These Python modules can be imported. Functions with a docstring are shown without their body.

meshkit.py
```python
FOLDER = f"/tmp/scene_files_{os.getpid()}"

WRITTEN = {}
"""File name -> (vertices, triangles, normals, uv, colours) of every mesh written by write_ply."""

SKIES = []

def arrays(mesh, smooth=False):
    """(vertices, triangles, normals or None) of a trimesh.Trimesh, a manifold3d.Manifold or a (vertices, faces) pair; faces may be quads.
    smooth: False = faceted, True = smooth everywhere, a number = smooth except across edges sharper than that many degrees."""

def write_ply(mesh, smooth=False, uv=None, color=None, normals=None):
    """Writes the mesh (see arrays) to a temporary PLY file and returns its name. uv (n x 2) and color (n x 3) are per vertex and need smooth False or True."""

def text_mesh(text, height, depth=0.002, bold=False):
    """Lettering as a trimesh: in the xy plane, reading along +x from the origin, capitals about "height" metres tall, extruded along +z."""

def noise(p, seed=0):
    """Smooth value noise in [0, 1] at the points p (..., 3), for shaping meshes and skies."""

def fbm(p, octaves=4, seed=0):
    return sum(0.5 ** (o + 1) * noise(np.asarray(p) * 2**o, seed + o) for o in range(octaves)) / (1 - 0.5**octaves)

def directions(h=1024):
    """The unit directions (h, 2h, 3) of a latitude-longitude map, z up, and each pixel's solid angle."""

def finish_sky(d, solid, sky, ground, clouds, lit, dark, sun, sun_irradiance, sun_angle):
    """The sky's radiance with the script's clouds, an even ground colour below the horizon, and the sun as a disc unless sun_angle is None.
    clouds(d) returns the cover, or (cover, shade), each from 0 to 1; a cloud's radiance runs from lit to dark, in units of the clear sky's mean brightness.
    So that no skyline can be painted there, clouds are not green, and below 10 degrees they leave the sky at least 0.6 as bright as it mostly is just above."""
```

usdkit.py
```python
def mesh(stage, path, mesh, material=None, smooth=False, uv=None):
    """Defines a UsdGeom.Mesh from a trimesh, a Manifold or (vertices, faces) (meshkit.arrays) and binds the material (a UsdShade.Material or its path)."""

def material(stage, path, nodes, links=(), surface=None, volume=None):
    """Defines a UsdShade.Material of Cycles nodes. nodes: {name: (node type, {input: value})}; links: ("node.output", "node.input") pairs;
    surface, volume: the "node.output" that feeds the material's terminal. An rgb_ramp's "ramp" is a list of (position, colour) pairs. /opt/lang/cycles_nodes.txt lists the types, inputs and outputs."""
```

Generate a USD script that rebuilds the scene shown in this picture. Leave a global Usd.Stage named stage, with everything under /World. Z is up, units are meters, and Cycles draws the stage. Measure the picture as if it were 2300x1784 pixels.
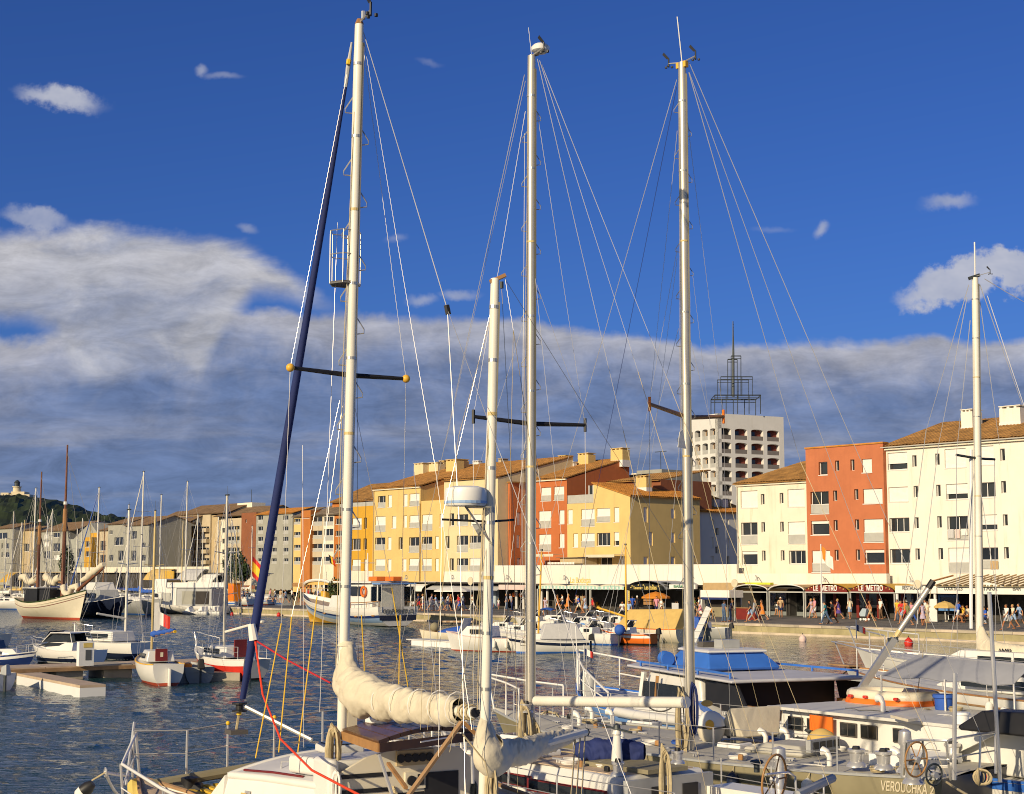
import math,random
import numpy as np
import trimesh,shapely,usdkit,meshkit
import manifold3d as m3
from shapely.geometry import Polygon,box as sbox
from pxr import Usd,UsdGeom,UsdLux,UsdShade,Gf,Sdf,Vt
stage=Usd.Stage.CreateInMemory()
UsdGeom.SetStageUpAxis(stage,'Z')
UsdGeom.SetStageMetersPerUnit(stage,1.0)
stage.SetDefaultPrim(UsdGeom.Xform.Define(stage,'/World').GetPrim())
rng=random.Random(7)
nrng=np.random.default_rng(7)
PI=math.pi
# ------------------------------------------------------------------ camera
W0,H0,FPX,HORIZON,CAMZ=2300,1784,3440.0,1287.0,4.7
PITCH=math.atan((HORIZON-H0/2)/FPX)
cam=UsdGeom.Camera.Define(stage,'/World/camera')
cam.CreateHorizontalApertureAttr(36.0)
cam.CreateVerticalApertureAttr(36.0*794/1024)
cam.CreateFocalLengthAttr(36.0*FPX/W0)
cam.CreateClippingRangeAttr(Gf.Vec2f(0.5,20000))
cam.CreateExposureAttr(0.27)
cx=UsdGeom.Xformable(cam)
cx.AddTranslateOp().Set(Gf.Vec3d(0,0,CAMZ))
cx.AddRotateXOp().Set(90+math.degrees(PITCH))
CP,SP=math.cos(PITCH),math.sin(PITCH)
# ------------------------------------------------------------------ sun and sky
SUN_EL=math.radians(21)
SUN_H=np.array([-0.62,-0.785]); SUN_H /= np.linalg.norm(SUN_H)
SUN=np.array([SUN_H[0]*math.cos(SUN_EL),SUN_H[1]*math.cos(SUN_EL),math.sin(SUN_EL)])
sun=UsdLux.DistantLight.Define(stage,'/World/sun')
sun.CreateIntensityAttr(1.02)
sun.CreateAngleAttr(0.53)
sun.CreateColorAttr(Gf.Vec3f(1.0,0.82,0.55))
sun.CreateNormalizeAttr(True)
sz=math.degrees(math.acos(SUN[2]))
az=math.degrees(math.atan2(SUN[0],-SUN[1]))
sxf=UsdGeom.Xformable(sun)
sxf.AddRotateZOp().Set(az)
sxf.AddRotateXOp().Set(sz)
class G:
 """A small builder for node graphs: values are numbers or 'node.socket' strings."""
 def __init__(s):
  s.nodes,s.links,s.k={},[],0
 def node(s,kind,out,links=None,**inp):
  s.k += 1
  n=f'n{s.k}'
  vals={}
  for a,v in inp.items():
   if isinstance(v,str) and '.' in v and v.split('.')[0]in s.nodes:
    s.links.append((v,f'{n}.{a}'))
   else:
    vals[a]=v
  s.nodes[n]=(kind,vals)
  return f'{n}.{out}'
 def m(s,op,a,b=0.0,c=0.0,clamp=False):
  return s.node('math','value',math_type=op,value1=a,value2=b,value3=c,use_clamp=clamp)
 def add(s,a,b):return s.m('add',a,b)
 def sub(s,a,b):return s.m('subtract',a,b)
 def mul(s,a,b):return s.m('multiply',a,b)
 def div(s,a,b):return s.m('divide',a,b)
 def mx(s,a,b):return s.m('maximum',a,b)
 def mn(s,a,b):return s.m('minimum',a,b)
 def ss(s,v,lo,hi):
  return s.node('map_range','result',range_type='smoothstep',value=v,from_min=lo,from_max=hi,to_min=0.0,to_max=1.0,clamp=True)
 def ramp(s,v,stops):
  return s.node('rgb_ramp','color',fac=v,ramp=stops)
 def curve(s,v,pts,lo,hi,scale):
  """A piecewise linear function of v given by (v, value) pairs; values between 0 and scale."""
  t=s.node('map_range','result',range_type='linear',value=v,from_min=lo,from_max=hi,to_min=0.0,to_max=1.0,clamp=True)
  c=s.ramp(t,[((a-lo)/(hi-lo),(b/scale,)*3) for a,b in pts])
  return s.mul(s.node('rgb_to_bw','val',color=c),scale)
 def noise(s,vec,scale,detail=4,rough=0.55,dist=0.0):
  return s.node('noise_texture','fac',vector=vec,scale=scale,detail=float(detail),roughness=rough,distortion=dist)
 def mixc(s,f,a,b,kind='mix'):
  return s.node('mix_color','result',blend_type=kind,fac=f,a=a,b=b)
 def make(s,name,surface=None,volume=None):
  return usdkit.material(stage,f'/World/Looks/{name}',s.nodes,s.links,surface=surface,volume=volume)
def sky_material():
 g=G()
 sky=g.node('sky_texture','color',sky_type='single_scattering',sun_disc=False,sun_elevation=SUN_EL,
                 sun_rotation=math.atan2(SUN[0],SUN[1]),altitude=0.0,air_density=1.0,aerosol_density=0.8,ozone_density=2.2)
 d=g.node('texture_coordinate','generated')
 sep=g.node('separate_xyz','x',vector=d)
 nn=sep.split('.')[0]
 X,Y,Z=f'{nn}.x',f'{nn}.y',f'{nn}.z'
 ay=g.mx(g.m('absolute',Y),0.12)
 u=g.div(X,ay)            # sideways slope
 v=g.div(Z,ay)            # upward slope
 uv=g.node('combine_xyz','vector',x=u,y=v,z=0.0)
 wide=g.node('combine_xyz','vector',x=g.mul(u,0.45),y=g.mul(v,1.5),z=3.0)
 streak=g.node('combine_xyz','vector',x=g.mul(u,0.12),y=v,z=5.0)
 n1=g.noise(uv,9,6,0.62,0.3)
 n2=g.noise(uv,30,5,0.6)
 n3=g.noise(wide,14,6,0.6,0.6)
 n4=g.noise(streak,38,5,0.6)
 n6=g.noise(uv,85,4,0.62)
 wob=g.add(g.add(g.mul(g.sub(n1,0.5),0.034),g.mul(g.sub(n2,0.5),0.011)),g.mul(g.sub(n6,.5),.003))
 big=g.mul(g.sub(n3,0.5),0.03)
 def edge(pts):
  return g.curve(u,pts,-0.45,0.45,0.4)
 # main bank: everything under its upper edge
 top=edge([(-0.45,.155),(-.33,.152),(-.29,.162),(-.25,.176),(-.18,.176),(-.12,.174),(-.05,.168),(0.0,.166),(.05,.163),(.10,.158),(.16,.153),(.25,.151),(.33,.158),(.45,.17)])
 e=g.sub(g.add(top,g.add(wob,g.mul(big,0.5))),v)
 bank=g.ss(e,-0.002,0.007)
 # a second lobe over the left of it
 t2=edge([(-0.45,.245),(-.34,.228),(-.27,.226),(-.20,.221),(-.15,.203),(-.125,.186),(-.11,.172),(-.09,.15),(.45,.15)])
 b2=edge([(-0.45,.166),(-.32,.166),(-.30,.158),(-.285,.13),(-.205,.13),(-.185,.170),(-.17,.187),(-.14,.184),(-.11,.178),(-.09,.17),(.45,.17)])
 e2a=g.sub(g.add(t2,g.add(wob,big)),v)
 e2b=g.sub(v,g.add(b2,g.mul(wob,0.8)))
 lobe=g.mul(g.ss(e2a,-0.004,0.012),g.ss(e2b,-0.010,0.010))
 # small clouds
 def puff(cu,cv,ru,rv,tilt=0.0,soft=0.5,dens=1.0):
  du,dv=g.sub(u,cu),g.sub(v,cv)
  dv=g.sub(dv,g.mul(du,tilt))
  du=g.div(g.add(du,g.add(g.mul(g.sub(n1,0.5),ru*0.7),g.mul(g.sub(n2,.5),ru*.7))),ru)
  dv=g.div(g.add(dv,g.add(g.mul(g.sub(n1,0.5),rv*1.3),g.add(g.mul(g.sub(n2,0.5),rv*2.0),g.mul(g.sub(n6,0.5),rv*1.3)))),rv)
  r=g.m('sqrt',g.add(g.mul(du,du),g.mul(dv,dv)))
  return g.mul(g.ss(r,1.0,1.0-soft),dens)
 def pu(px):return (px-1150)/FPX
 def pv(py):return math.tan(math.atan((HORIZON-H0/2)/FPX)+math.atan((H0/2-py)/FPX))
 puffs=[puff(pu(105),pv(222),0.035,0.0105,-0.22,0.75),puff(pu(2185),pv(628),0.052,0.016,0.30,0.45),puff(pu(2290),pv(608),0.030,0.018,0.1,0.4),
             puff(pu(2155),pv(450),0.026,0.008,0.15,0.9,.75),puff(pu(1858),pv(518),0.007,0.006,0.5,0.9,.7),
             puff(pu(430),pv(160),0.006,0.005,0.0,0.95,.6),puff(pu(480),pv(170),0.02,0.003,0,.95,.35),puff(pu(960),pv(140),0.012,0.003,-.2,.95,.2),
             puff(pu(940),pv(678),0.014,0.006,0.1,.9,.6),puff(pu(1030),pv(662),0.018,0.005,0.0,.9,.65),puff(pu(885),pv(535),.010,.004,.1,.95,.3),
             puff(pu(60),pv(490),0.03,0.010,-0.1,.7,.75),puff(pu(545),pv(512),.010,.004,-.2,.9,.5),puff(pu(1750),pv(515),.02,.003,0,.95,.2)]
 small=puffs[0]
 for p in puffs[1:]:
  small=g.mx(small,p)
 # colours: warm white rims, slate blue body, lighter streaks near the horizon; relief from the side the sun stands on
 sh=g.node('vector_math','vector',math_type='add',vector1=uv,vector2=(-.012,.013,0.0))
 n1b=g.noise(sh,9,6,0.62,0.3)
 rel=g.m('multiply_add',g.sub(n1,n1b),-2.6,0.5,True)
 n5=g.noise(uv,22,6,0.65,0.5)
 deep=g.ss(g.add(e,g.mul(g.sub(n5,.5),.030)),0.000,0.042)
 deep2=g.ss(g.add(e2a,g.mul(g.sub(n5,.5),.05)),0.0,0.08)
 body=g.mixc(deep,(0.56,0.56,0.62),(0.185,0.26,0.47))
 body=g.mixc(g.mul(g.ss(n3,0.48,0.72),0.5),body,(0.27,0.32,0.48))
 body=g.mixc(g.mul(g.ss(v,.05,.14),1.0),body,g.mixc(g.mul(g.mx(g.sub(rel,.40),0.0),.62),body,(0.68,0.66,0.70)))
 streakf=g.mul(g.ss(n4,0.47,0.70),g.mul(g.ss(v,0.125,0.070),g.ss(v,0.016,0.040)))
 body=g.mixc(g.mul(streakf,0.75),body,(0.46,0.47,0.55))
 lower=g.ss(v,0.085,0.02)
 body=g.mixc(g.mul(lower,0.5),body,(0.165,0.27,0.52))
 lobec=g.mixc(deep2,(0.68,0.67,0.70),(0.29,0.34,0.50))
 lobec=g.mixc(g.mul(g.ss(n5,0.42,0.66),0.6),lobec,(0.62,0.62,0.66))
 lobec=g.mixc(g.mul(rel,.45),lobec,(0.80,0.78,0.78))
 fine=g.noise(g.node('combine_xyz','vector',x=g.mul(u,.35),y=v,z=8.0),62,6,0.68,.4)
 fm=g.node('map_range','result',range_type='linear',value=fine,from_min=.3,from_max=.7,to_min=.74,to_max=1.26,clamp=True)
 fv=g.node('combine_xyz','vector',x=fm,y=fm,z=fm)
 body=g.mixc(1.0,body,fv,'multiply')
 lobec=g.mixc(g.mul(g.ss(g.noise(g.node('combine_xyz','vector',x=g.mul(u,.4),y=v,z=2.0),26,5,.6,.5),.48,.66),.6),lobec,(0.30,0.35,0.50))
 lobec=g.mixc(1.0,lobec,fv,'multiply')
 smallc=g.mixc(rel,(0.38,0.44,0.62),(0.80,0.80,0.86))
 # clear sky through a polarising film: deeper and more saturated
 # (a polariser darkens the half of the sky away from the sun; towards the sun the sky stays pale)
 away=g.node('vector_math','value',math_type='dot_product',vector1=d,vector2=tuple(SUN))
 tint=g.mixc(g.ss(away,0.05,0.8),(0.225,0.42,0.94),(0.85,0.80,0.78))
 clear=g.mixc(1.0,sky,tint,'multiply')
 K=SKYK
 def lit(c):
  return g.mixc(1.0,c,(K,K,K),'multiply')
 c=g.mixc(g.mul(bank,0.93),clear,lit(body))
 c=g.mixc(g.mul(lobe,0.92),c,lit(lobec))
 c=g.mixc(g.mul(small,0.9),c,lit(smallc))
 below=g.ss(Z,0.0,-0.02)
 c=g.mixc(below,c,lit((0.06,0.09,0.14)))
 bg=g.node('background_shader','background',color=c,strength=SKYS)
 return g.make('sky_look',surface=bg)
SKYS=0.076
SKYK=8.5
dome=UsdLux.DomeLight.Define(stage,'/World/sky')
UsdShade.MaterialBindingAPI.Apply(dome.GetPrim()).Bind(sky_material())
dome.GetPrim().SetCustomDataByKey('kind','structure')
# ------------------------------------------------------------------ pixels of the 2300 x 1784 photograph to points
def ray(px,py):
 a,b=px-W0/2,H0/2-py
 return np.array([a,FPX*CP-b*SP,FPX*SP+b*CP])
CAM=np.array([0,0,CAMZ])
def At(px,py,D):
 r=ray(px,py)
 return CAM+r*(D/r[1])
def Gz(px,py,z):
 r=ray(px,py)
 return CAM+r*((z-CAMZ)/r[2])
def toward(px,D,z=0.0):
 """Point at depth D and height z that stands in column px (verticals nearly stay vertical)."""
 p=At(px,HORIZON,D)
 return np.array([p[0],D,z])
# ------------------------------------------------------------------ names, things, parts
used={}
def uniq(parent,name):
 k=(parent,name)
 i=used.get(k,-1)+1
 used[k]=i
 return f'{parent}/{name}' if i == 0 else f'{parent}/{name}_{i:03d}'
OFF={}
def tag(prim,label=None,cat=None,group=None,kind=None):
 for k,v in (('label',label),('category',cat),('group',group),('kind',kind)):
  if v:
   prim.SetCustomDataByKey(k,v)
def thing(name,label,cat,loc=(0,0,0),rotz=None,group=None):
 """An Xform at the thing's base. With rotz given, parts are in its own axes; otherwise parts are given in world axes."""
 path=uniq('/World',name)
 x=UsdGeom.Xform.Define(stage,path)
 x.AddTranslateOp().Set(Gf.Vec3d(*map(float,loc)))
 if rotz is not None:
  x.AddRotateZOp().Set(math.degrees(rotz))
 OFF[path]=np.array(loc,float) if rotz is None else np.zeros(3)
 tag(x.GetPrim(),label,cat,group)
 return path
def copy_thing(src,loc,rotz,label,group=None):
 p=stage.GetPrimAtPath(src)
 cd=dict(p.GetCustomData())
 path=uniq('/World',src.split('/')[-1])
 x=UsdGeom.Xform.Define(stage,path)
 x.GetPrim().GetReferences().AddInternalReference(src)
 x.ClearXformOpOrder()
 x.AddTranslateOp(opSuffix='at').Set(Gf.Vec3d(*map(float,loc)))
 x.AddRotateZOp(opSuffix='at').Set(math.degrees(rotz))
 x.SetXformOpOrder([UsdGeom.XformOp(x.GetPrim().GetAttribute('xformOp:translate:at')),UsdGeom.XformOp(x.GetPrim().GetAttribute('xformOp:rotateZ:at'))])
 tag(x.GetPrim(),label,cd.get('category'),group or cd.get('group'))
 x.GetPrim().SetInstanceable(True)
 return path
def root_of(path):
 return '/'.join(path.split('/')[:3])
# ------------------------------------------------------------------ mesh builder
class MB:
 def __init__(s):
  s.V,s.F,s.n=[],[],0
 def add(s,v,f):
  v=np.asarray(v,float); f=np.asarray(f,int)
  if f.ndim == 2 and f.shape[1]== 4:
   f=np.vstack([f[:,[0,1,2]],f[:,[0,2,3]]])
  s.V.append(v); s.F.append(f+s.n); s.n += len(v)
  return s
 def tm(s,mesh,M=None):
  v=np.array(mesh.vertices)
  if M is not None:
   v=v @ M[:3,:3].T+M[:3,3]
  return s.add(v,mesh.faces)
 BOXF=np.array([[0,2,3,1],[4,5,7,6],[0,1,5,4],[2,6,7,3],[0,4,6,2],[1,3,7,5]])
 def hexa(s,c8):
  """Eight corners ordered by bits x (1), y (2), z (4)."""
  return s.add(c8,s.BOXF)
 def box(s,lo,hi):
  lo,hi=np.minimum(lo,hi),np.maximum(lo,hi)
  return s.hexa([[(lo,hi)[i & 1][0],(lo,hi)[i >> 1 & 1][1],(lo,hi)[i >> 2 & 1][2]]for i in range(8)])
 def bar(s,p,q,w,h=None,up=(0,0,1)):
  """A rectangular bar from p to q, w wide, h high."""
  h=w if h is None else h
  p,q=np.asarray(p,float),np.asarray(q,float)
  d=q-p; d /= np.linalg.norm(d)+1e-12
  a=np.cross(d,up)
  if np.linalg.norm(a)<1e-3:
   a=np.cross(d,(1,0,0))
  a /= np.linalg.norm(a); b=np.cross(a,d)
  return s.hexa([(p,q)[i & 1]+a*(w/2 if i & 2 else-w/2)+b*(h/2 if i & 4 else-h/2) for i in range(8)])
 def tube(s,pts,r,sides=6,caps=True):
  pts=np.asarray(pts,float)
  r=np.broadcast_to(r,(len(pts),))
  t=np.gradient(pts,axis=0)
  t /= np.linalg.norm(t,axis=1,keepdims=True)+1e-12
  ref=np.array([0,0,1.0]) if abs(t[0][2])<0.9 else np.array([1.0,0,0])
  a=np.cross(t[0],ref); a /= np.linalg.norm(a)
  rings=[]
  for i in range(len(pts)):
   a=a-t[i]*(a @ t[i]); a /= np.linalg.norm(a)+1e-12
   b=np.cross(t[i],a)
   ang=np.arange(sides)*2*PI/sides
   rings.append(pts[i]+r[i]*(np.cos(ang)[:,None]*a+np.sin(ang)[:,None]*b))
  v=np.vstack(rings); f=[]
  for i in range(len(pts)-1):
   for j in range(sides):
    k=(j+1) % sides
    f.append([i*sides+j,i*sides+k,(i+1)*sides+k,(i+1)*sides+j])
  s.add(v,f)
  if caps:
   n=len(pts)
   tri=[[0,j+1,j]for j in range(1,sides-1)]+[[(n-1)*sides,(n-1)*sides+j,(n-1)*sides+j+1]for j in range(1,sides-1)]
   s.F.append(np.array(tri)+s.n-len(v))
  return s
 def grid(s,P,flip=False,close_u=False):
  """A surface from an array (n, m, 3)."""
  P=np.asarray(P,float); n,m=P.shape[:2]
  f=[]
  for i in range(n if close_u else n-1):
   i2=(i+1) % n
   for j in range(m-1):
    q=[i*m+j,i2*m+j,i2*m+j+1,i*m+j+1]
    f.append(q[::-1]if flip else q)
  return s.add(P.reshape(-1,3),f)
 def lathe(s,prof,c=(0,0,0),sides=16):
  """prof: (radius, z) pairs around the vertical through c."""
  ang=np.arange(sides)*2*PI/sides
  P=np.array([[[c[0]+r*math.cos(a),c[1]+r*math.sin(a),c[2]+z]for r,z in prof]for a in ang])
  return s.grid(P,close_u=True)
 def poly(s,pts,thick,nrm):
  """A flat polygon (ordered 3-D points) thickened by thick along nrm."""
  pts=np.asarray(pts,float); nrm=np.asarray(nrm,float)
  nrm=nrm/np.linalg.norm(nrm)
  u=pts[1]-pts[0]; u=u-nrm*(u @ nrm); u /= np.linalg.norm(u); w=np.cross(nrm,u)
  p2=np.stack([(pts-pts[0]) @ u,(pts-pts[0]) @ w],1)
  m=trimesh.creation.extrude_polygon(Polygon(p2).buffer(0),abs(thick),engine='earcut')
  v=np.array(m.vertices); z=v[:,2]-(abs(thick) if thick<0 else 0)
  return s.add(pts[0]+v[:,:1]*u+v[:,1:2]*w+z[:,None]*nrm,m.faces)
 def sheet(s,pts):
  pts=np.asarray(pts,float)
  return s.add(pts,[[0,i,i+1]for i in range(1,len(pts)-1)])
 def merged(s):
  return np.vstack(s.V),np.vstack(s.F)
 def move(s,R=None,t=(0,0,0)):
  s.V=[(v @ np.asarray(R).T if R is not None else v)+np.asarray(t) for v in s.V]
  return s
 def build(s,name,mat,parent=None,smooth=False,label=None,kind=None):
  v,f=s.merged()
  par=parent or '/World'
  if parent:
   v=v-OFF[root_of(parent)]
  path=uniq(par,name)
  tm=(v,f)
  if smooth is not False:
   tm=trimesh.Trimesh(v,f,process=True,merge_norm=True)
  m=usdkit.mesh(stage,path,tm,M(mat) if isinstance(mat,str) else mat,smooth=smooth)
  if label or kind:
   tag(m.GetPrim(),label,None,None,kind)
  return path
def rotz(a):
 return np.array([[math.cos(a),-math.sin(a),0],[math.sin(a),math.cos(a),0],[0,0,1]])
# ------------------------------------------------------------------ materials
MATS,SPEC={},{}
def spec(name,color,rough=0.5,**k):
 SPEC[name]=(color,rough,k)
def M(name):
 if name in MATS:
  return MATS[name]
 color,rough,k=SPEC[name]
 g=G()
 pos=g.node('geometry','position')
 c=color
 var,sc=k.get('var',0.12),k.get('scale',2.0)
 col=tuple(color)
 n=g.noise(pos,sc,5,0.6)
 dark=tuple(x*(1-var) for x in col); light=tuple(min(1,x*(1+var)) for x in col)
 base=g.ramp(n,[(0.3,dark),(0.7,light)])
 if 'stain' in k:      # streaks that run down
  st=g.node('mapping','vector',vector=pos,scale=(1.6,1.6,0.16))
  sn=g.noise(st,1.1,5,0.65)
  f=g.mul(g.ss(sn,0.52,0.75),k['stain'])
  base=g.mixc(f,base,k.get('stain_color',tuple(x*0.45 for x in col)))
 inp=dict(base_color=base,roughness=rough,metallic=k.get('metal',0.0),specular_ior_level=k.get('spec',0.4))
 if 'coat' in k:
  inp['coat_weight']=k['coat']; inp['coat_roughness']=0.08
 h=None
 if 'bump' in k:
  h=g.noise(pos,k.get('bscale',18),4,0.6)
  inp['normal']=g.node('bump','normal',height=h,strength=k['bump'],distance=k.get('bdist',0.02))
 if 'wave' in k:       # fine ribs: (axis vector scale, strength)
  mp=g.node('mapping','vector',vector=pos,scale=k['wave'][0])
  w=g.m('sine',g.node('separate_xyz',k['wave'][2]if len(k['wave'])>2 else 'z',vector=mp))
  inp['normal']=g.node('bump','normal',height=w,strength=k['wave'][1],distance=0.02)
 p=g.node('principled_bsdf','BSDF',**inp)
 if 'translucent' in k:
  t=g.node('translucent_bsdf','BSDF',color=base)
  p=g.node('mix_closure','closure',fac=k['translucent'],closure1=p,closure2=t)
 MATS[name]=g.make(name,surface=p)
 return MATS[name]
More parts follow.
